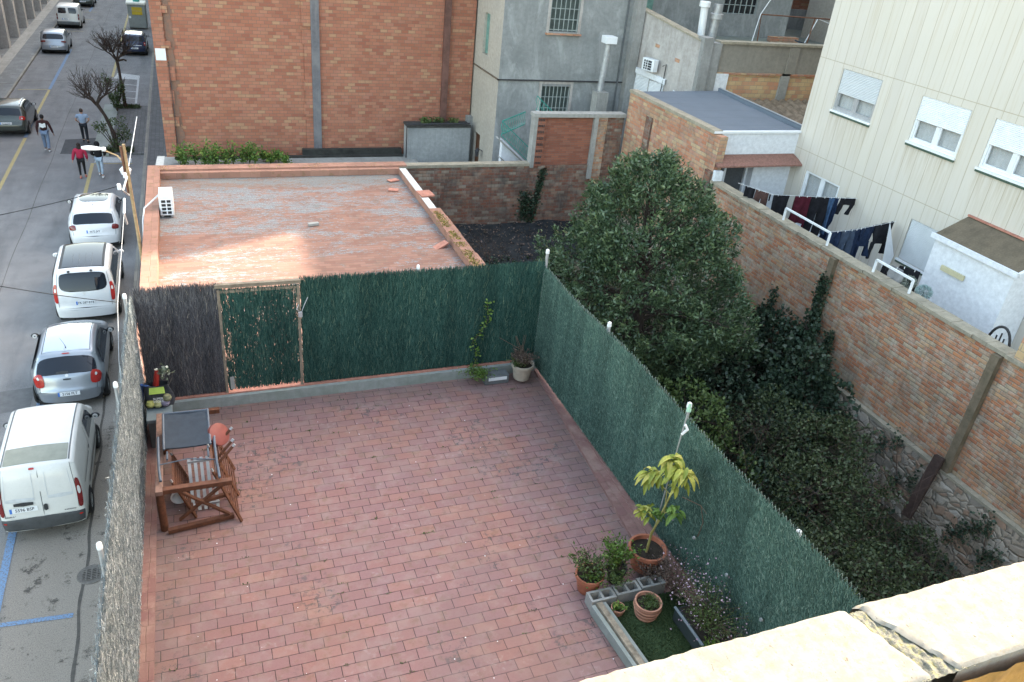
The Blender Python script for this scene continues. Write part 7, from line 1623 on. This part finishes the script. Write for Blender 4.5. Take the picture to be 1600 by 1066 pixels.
n = 24000; P = np.stack([np.random.uniform(6.4,15.7,n), np.random.uniform(4,26.0,n), np.zeros(n)], 1); k = np.array([mnoise.noise((p[0]*.9, p[1]*.9, 4)) > -.25 for p in P]); P = P[k]; P[:, 2] = [gz(p[0], p[1])+random.random()*.22 for p in P]
tag(leafobj('ground_ivy', P, .11, 'lf_ivy', None, aspect=.85, up=.8), 'dark ivy carpeting the garden ground', 'ground cover', None, 'stuff')

# ================================================================= washing lines and yard things
lt1 = [(16.0,20.2,5.78),(16.7,19.25,5.70),(19.45,18.58,5.72)]
mb = MB(); mb.tube(lt1, .006, 5); tag(mb.build('washing_line', M['white_pl']), 'washing line strung from the white annex corner to the cream wall', 'washing line')
lt2 = [(16.4,16.35,5.62),(17.5,16.43,5.62),(19.45,16.86,5.62)]
mb = MB(); mb.tube(lt2, .006, 5); tag(mb.build('washing_line', M['white_pl']), 'second washing line crossing the yard beside the shuttered window', 'washing line')
def at1(u):
    if u < 1203: f_ = (u-1140)/63.; a, b = Vector((16.15,20.0,5.76)), Vector((16.7,19.25,5.70))
    else: f_ = (u-1203)/132.; a, b = Vector((16.7,19.25,5.70)), Vector((19.4,18.6,5.72))
    return a+(b-a)*f_
def at2(u):
    pts = [(1297,Vector((16.4,16.35,5.62))),(1337,Vector((17.5,16.43,5.62))),(1404,Vector((19.4,16.85,5.62)))]
    for (u0, a), (u1, b) in zip(pts[:-1], pts[1:]):
        if u <= u1: return a+(b-a)*(u-u0)/(u1-u0)
    return pts[-1][1]
SC = 1.3
def garment(label, name, a, b, rows, mat, wav=.05, pegs=2, group='laundry hanging on the washing lines', extra=None):
    """rows = list of strips; strip = [(drop, u0, u1)...] with u in 0..1 across a..b"""
    rows = [[(r[0]*SC, r[1], r[2]) for r in st_] for st_ in rows]; o = thing(name, label, 'laundry', tuple(a), group); ax = (b-a); nrm = Vector((-ax.y, ax.x, 0)).normalized(); ph = random.uniform(0, 6)
    mb = MB()
    for strip in rows:
        n = 10; D = [r[0] for r in strip]
        def P(u, v, off=0):
            d = D[0]+(D[-1]-D[0])*v; l = float(np.interp(d, D, [r[1] for r in strip])); r = float(np.interp(d, D, [r[2] for r in strip])); t = l+(r-l)*u
            w = wav*math.sin(t*11+ph+d*2)*(.3+d)+.02*mnoise.noise((t*6, d*5, ph)); sw = .03*math.sin(d*4+ph)*d
            q = a+ax*t+Vector((0,0,-d))+nrm*(w+off+.012*(1 if off else 0))+ax.normalized()*sw*.4; return tuple(q)
        mb.grid(lambda u, v: P(u, v), n, 14); mb.grid(lambda u, v: P(1-u, v, .022), n, 14)
    mb.build('cloth', mat, o, smooth='full')
    if extra: extra(o)
    mb = MB()
    for k in range(pegs): p = a+ax*((k+.5)/pegs); mb.box(p.x-.007,p.x+.007,p.y-.007,p.y+.007,p.z-.04,p.z+.015)
    mb.build('pegs', M['white_pl'], o); return o
full = lambda d, t=0: [[(0,0,1),(d*.5,.0+t,1-t),(d,.02+t,.98-t)]]
pants = lambda d, g=.28, fl=0: [[(0,0,1),(d*.3,-.02,1.02)], [(d*.3,-.02,.48),(d*.65,-.05,.40),(d,-.08-fl,.30-fl)], [(d*.3,.52,1.02),(d*.65,.60,1.03),(d,.68,1.04)]]
shirt = lambda d: [[(0,.0,1),(d*.2,-.02,1.02),(d*.55,.08,.92),(d*.62,.1,.9)], [(d*.5,.02,.28),(d,-.06,.14)], [(d*.5,.70,.97),(d,.84,1.04)]]
navy_c = plain('navy_denim', (.018,.03,.065), .95, .4, 8, .4, spec=.1); blk_c = M['black_cloth']; brn = plain('brown_jersey', (.085,.05,.045), .95, .3, 8, .3, spec=.1); bur = plain('burgundy_jersey', (.075,.015,.025), .95, .3, 8, .3, spec=.1); jean = plain('blue_denim', (.06,.11,.20), .95, .35, 8, .4, spec=.1); gb = plain('grey_blue_denim', (.05,.07,.11), .95, .3, 8, .4, spec=.1); chk = plain('charcoal_cotton', (.022,.024,.03), .95, .35, 8, .4, spec=.1)
garment('black garment hanging lowest at the left end of the first washing line', 'hung_shirt', at1(1140), at1(1162), full(.34, .03), blk_c)
garment('brown shorts hanging on the first washing line beside the white annex', 'hung_shorts', at1(1164), at1(1192), pants(.62), brn)
garment('small black sock on the first washing line next to the brown shorts', 'hung_sock', at1(1194), at1(1197), full(.18), blk_c, pegs=1)
garment('black towel hanging square on the first washing line', 'hung_towel', at1(1204), at1(1229), full(.92, .02), blk_c)
garment('burgundy top with hanging ties on the first washing line', 'hung_shirt', at1(1238), at1(1263), [[(0,.0,1),(.7,-.05,.95)], [(.68,-.05,.2),(.95,-.1,.05)], [(.68,.3,.5),(.95,.25,.4)], [(.68,.85,.97),(1.1,.8,.88)]], bur)
garment('black long trousers hanging in the middle of the first washing line', 'hung_trousers', at1(1264), at1(1292), pants(1.28), blk_c)
garment('blue jeans hanging in front of the french window', 'hung_jeans', at1(1293), at1(1303), full(.95, .1), jean)
garment('narrow dark trousers hanging edge on beside the blue jeans', 'hung_trousers', at1(1302), at1(1308), [[(0,0,1),(.5,-.3,.9),(1.15,-1.1,.1)]], navy_c)
garment('short black leggings at the right end of the first washing line', 'hung_leggings', at1(1311), at1(1337), [[(0,.05,.95),(.18,0,1)], [(.15,.0,.3),(.42,-.12,.1)], [(.15,.7,1.0),(.42,.52,.78)]], blk_c)
SC = 1.0
garment('navy jeans hanging leftmost on the second washing line', 'hung_jeans', at2(1297), at2(1317), pants(.85), navy_c)
garment('grey blue jeans on the second washing line with their waistband up', 'hung_jeans', at2(1318), at2(1337), pants(1.05), gb)
garment('long dark navy jeans hanging low in the middle of the second washing line', 'hung_jeans', at2(1336), at2(1350), full(1.25, .05), navy_c)
garment('navy sweater with dangling sleeves on the second washing line', 'hung_sweater', at2(1347), at2(1370), shirt(.98), navy_c)
garment('black long sleeved shirt hanging at the right end of the second washing line', 'hung_shirt', at2(1372), at2(1403), shirt(1.05), chk)
# white rail frames on top of the garden wall
def railf(label, y0, y1, h=.42):
    mb = MB(); mb.bar((16.12,y0,5.36),(16.12,y0,5.40+h),.05); mb.bar((16.12,y0,5.40+h),(16.12,y1,5.40+h),.05); mb.bar((16.12,y1,5.40+h),(16.12,y1,5.36),.05); tag(mb.build('wall_rail', M['white_metal']), label, 'rail', 'white rail frames on the garden wall')
railf('white metal rail frame on the wall in front of the first washing line', 17.9, 15.95, .38); railf('white metal rail frame on the wall in front of the clothes horse', 14.15, 12.9, .36)
# clothes airer and things
t = thing('clothes_airer', 'folding clothes airer standing in the yard behind the garden wall', 'clothes airer', (16.9,15.0,3.8))
mb = MB()
for (a, b) in (((16.6,15.9,3.85),(17.0,15.2,5.0)), ((17.0,15.9,3.85),(16.6,15.2,5.0)), ((16.6,14.6,3.85),(17.0,15.4,5.0)), ((16.5,15.9,4.95),(17.1,14.6,5.05)), ((16.5,15.2,5.0),(17.2,15.2,5.0))): mb.tube([a, b], .014, 5)
mb.build('frame', M['dark_metal'], t); mb = MB()
for k in range(7): mb.tube([(16.4,15.6-.12*k,4.98),(17.2,15.6-.12*k,4.98)], .005, 4)
mb.build('wires', M['alu'], t)
garment('light grey top draped over the right white rail', 'hung_shirt', Vector((16.35,13.9,5.72)), Vector((16.42,13.5,5.72)), [[(0,.1,.9),(.25,-.1,1.1),(.42,.1,.9)]], plain('light_grey_jersey', (.26,.26,.27), .95, .2), pegs=1)
garment('black trousers hanging behind the right white rail', 'hung_trousers', Vector((16.5,13.75,5.75)), Vector((16.75,13.3,5.75)), pants(.8), blk_c)
garment('black garment hanging left behind the light grey top', 'hung_shirt', Vector((16.5,14.25,5.6)), Vector((16.45,13.95,5.6)), full(.6, .05), blk_c)
mb = MB(); mb.face([(18.9,16.6,5.75),(18.7,16.15,4.3),(18.95,16.2,4.2),(19.3,16.4,4.7)]); mb.face([(19.3,16.4,4.7),(18.95,16.2,4.2),(18.7,16.15,4.3),(18.9,16.6,5.75)]); tag(mb.build('white_sheet', M['white_pl']), 'white cloth hanging in a point beside the closed shutter', 'cloth')
for (x, y, z, lab, c) in ((16.62,13.42,5.44,'grey green mop head standing behind the right white rail',(.30,.33,.28)), (16.62,12.9,5.40,'pale turquoise mop head next to the white shed',(.36,.48,.48))):
    t = thing('mop', lab, 'mop', (x,y,3.8)); mb = MB(); mb.tube([(x,y+.05,3.8),(x,y,z)], .014, 6); mb.build('handle', M['dark_metal'], t)
    d = np.random.randn(900, 3); d /= np.linalg.norm(d, axis=1)[:, None]; P = np.array([x,y,z])+d*[.13,.15,.12]; leafobj('mop_head', P, .07, leafmat('mop_%d' % int(c[0]*100), tuple(v*.7 for v in c), c, tuple(v*1.25 for v in c), .95), t, aspect=.25, up=.1, dirs=d)
t = thing('garden_chair', 'black plastic garden chair with a slatted round back behind the wall by the shed', 'chair', (17.1,10.9,3.8)); bp = M['black_pl']
def cr(a): return (17.0+.0*a, 10.85+.30*math.cos(math.pi*a), 4.75+.70*math.sin(math.pi*a)**.8)
mb = MB(); mb.tube([cr(k/14) for k in range(15)]+[], .032, 7); mb.build('back_frame', bp, t, smooth=True); mb = MB()
for k in range(5): mb.bar((17.0,10.67+.09*k,4.35),(17.0,10.65+.10*k,5.30-.1*abs(k-2)),.035,.012, up=(1,0,0))
mb.build('back_slats', bp, t); mb = MB(); mb.box(16.98,17.45,10.55,11.15,4.22,4.27); mb.build('seat', bp, t, bevel=.01)
for x, y in ((17.02,10.6), (17.02,11.1), (17.42,10.6), (17.42,11.1)): mb = MB(); mb.tube([(x,y,3.81),(x,y,4.22)], .025, 6); mb.build('leg', bp, t)
for y in (10.52, 11.18): mb = MB(); mb.tube([(17.0,y,4.8),(17.3,y,4.55),(17.42,y,4.25)], .025, 6); mb.build('armrest', bp, t)
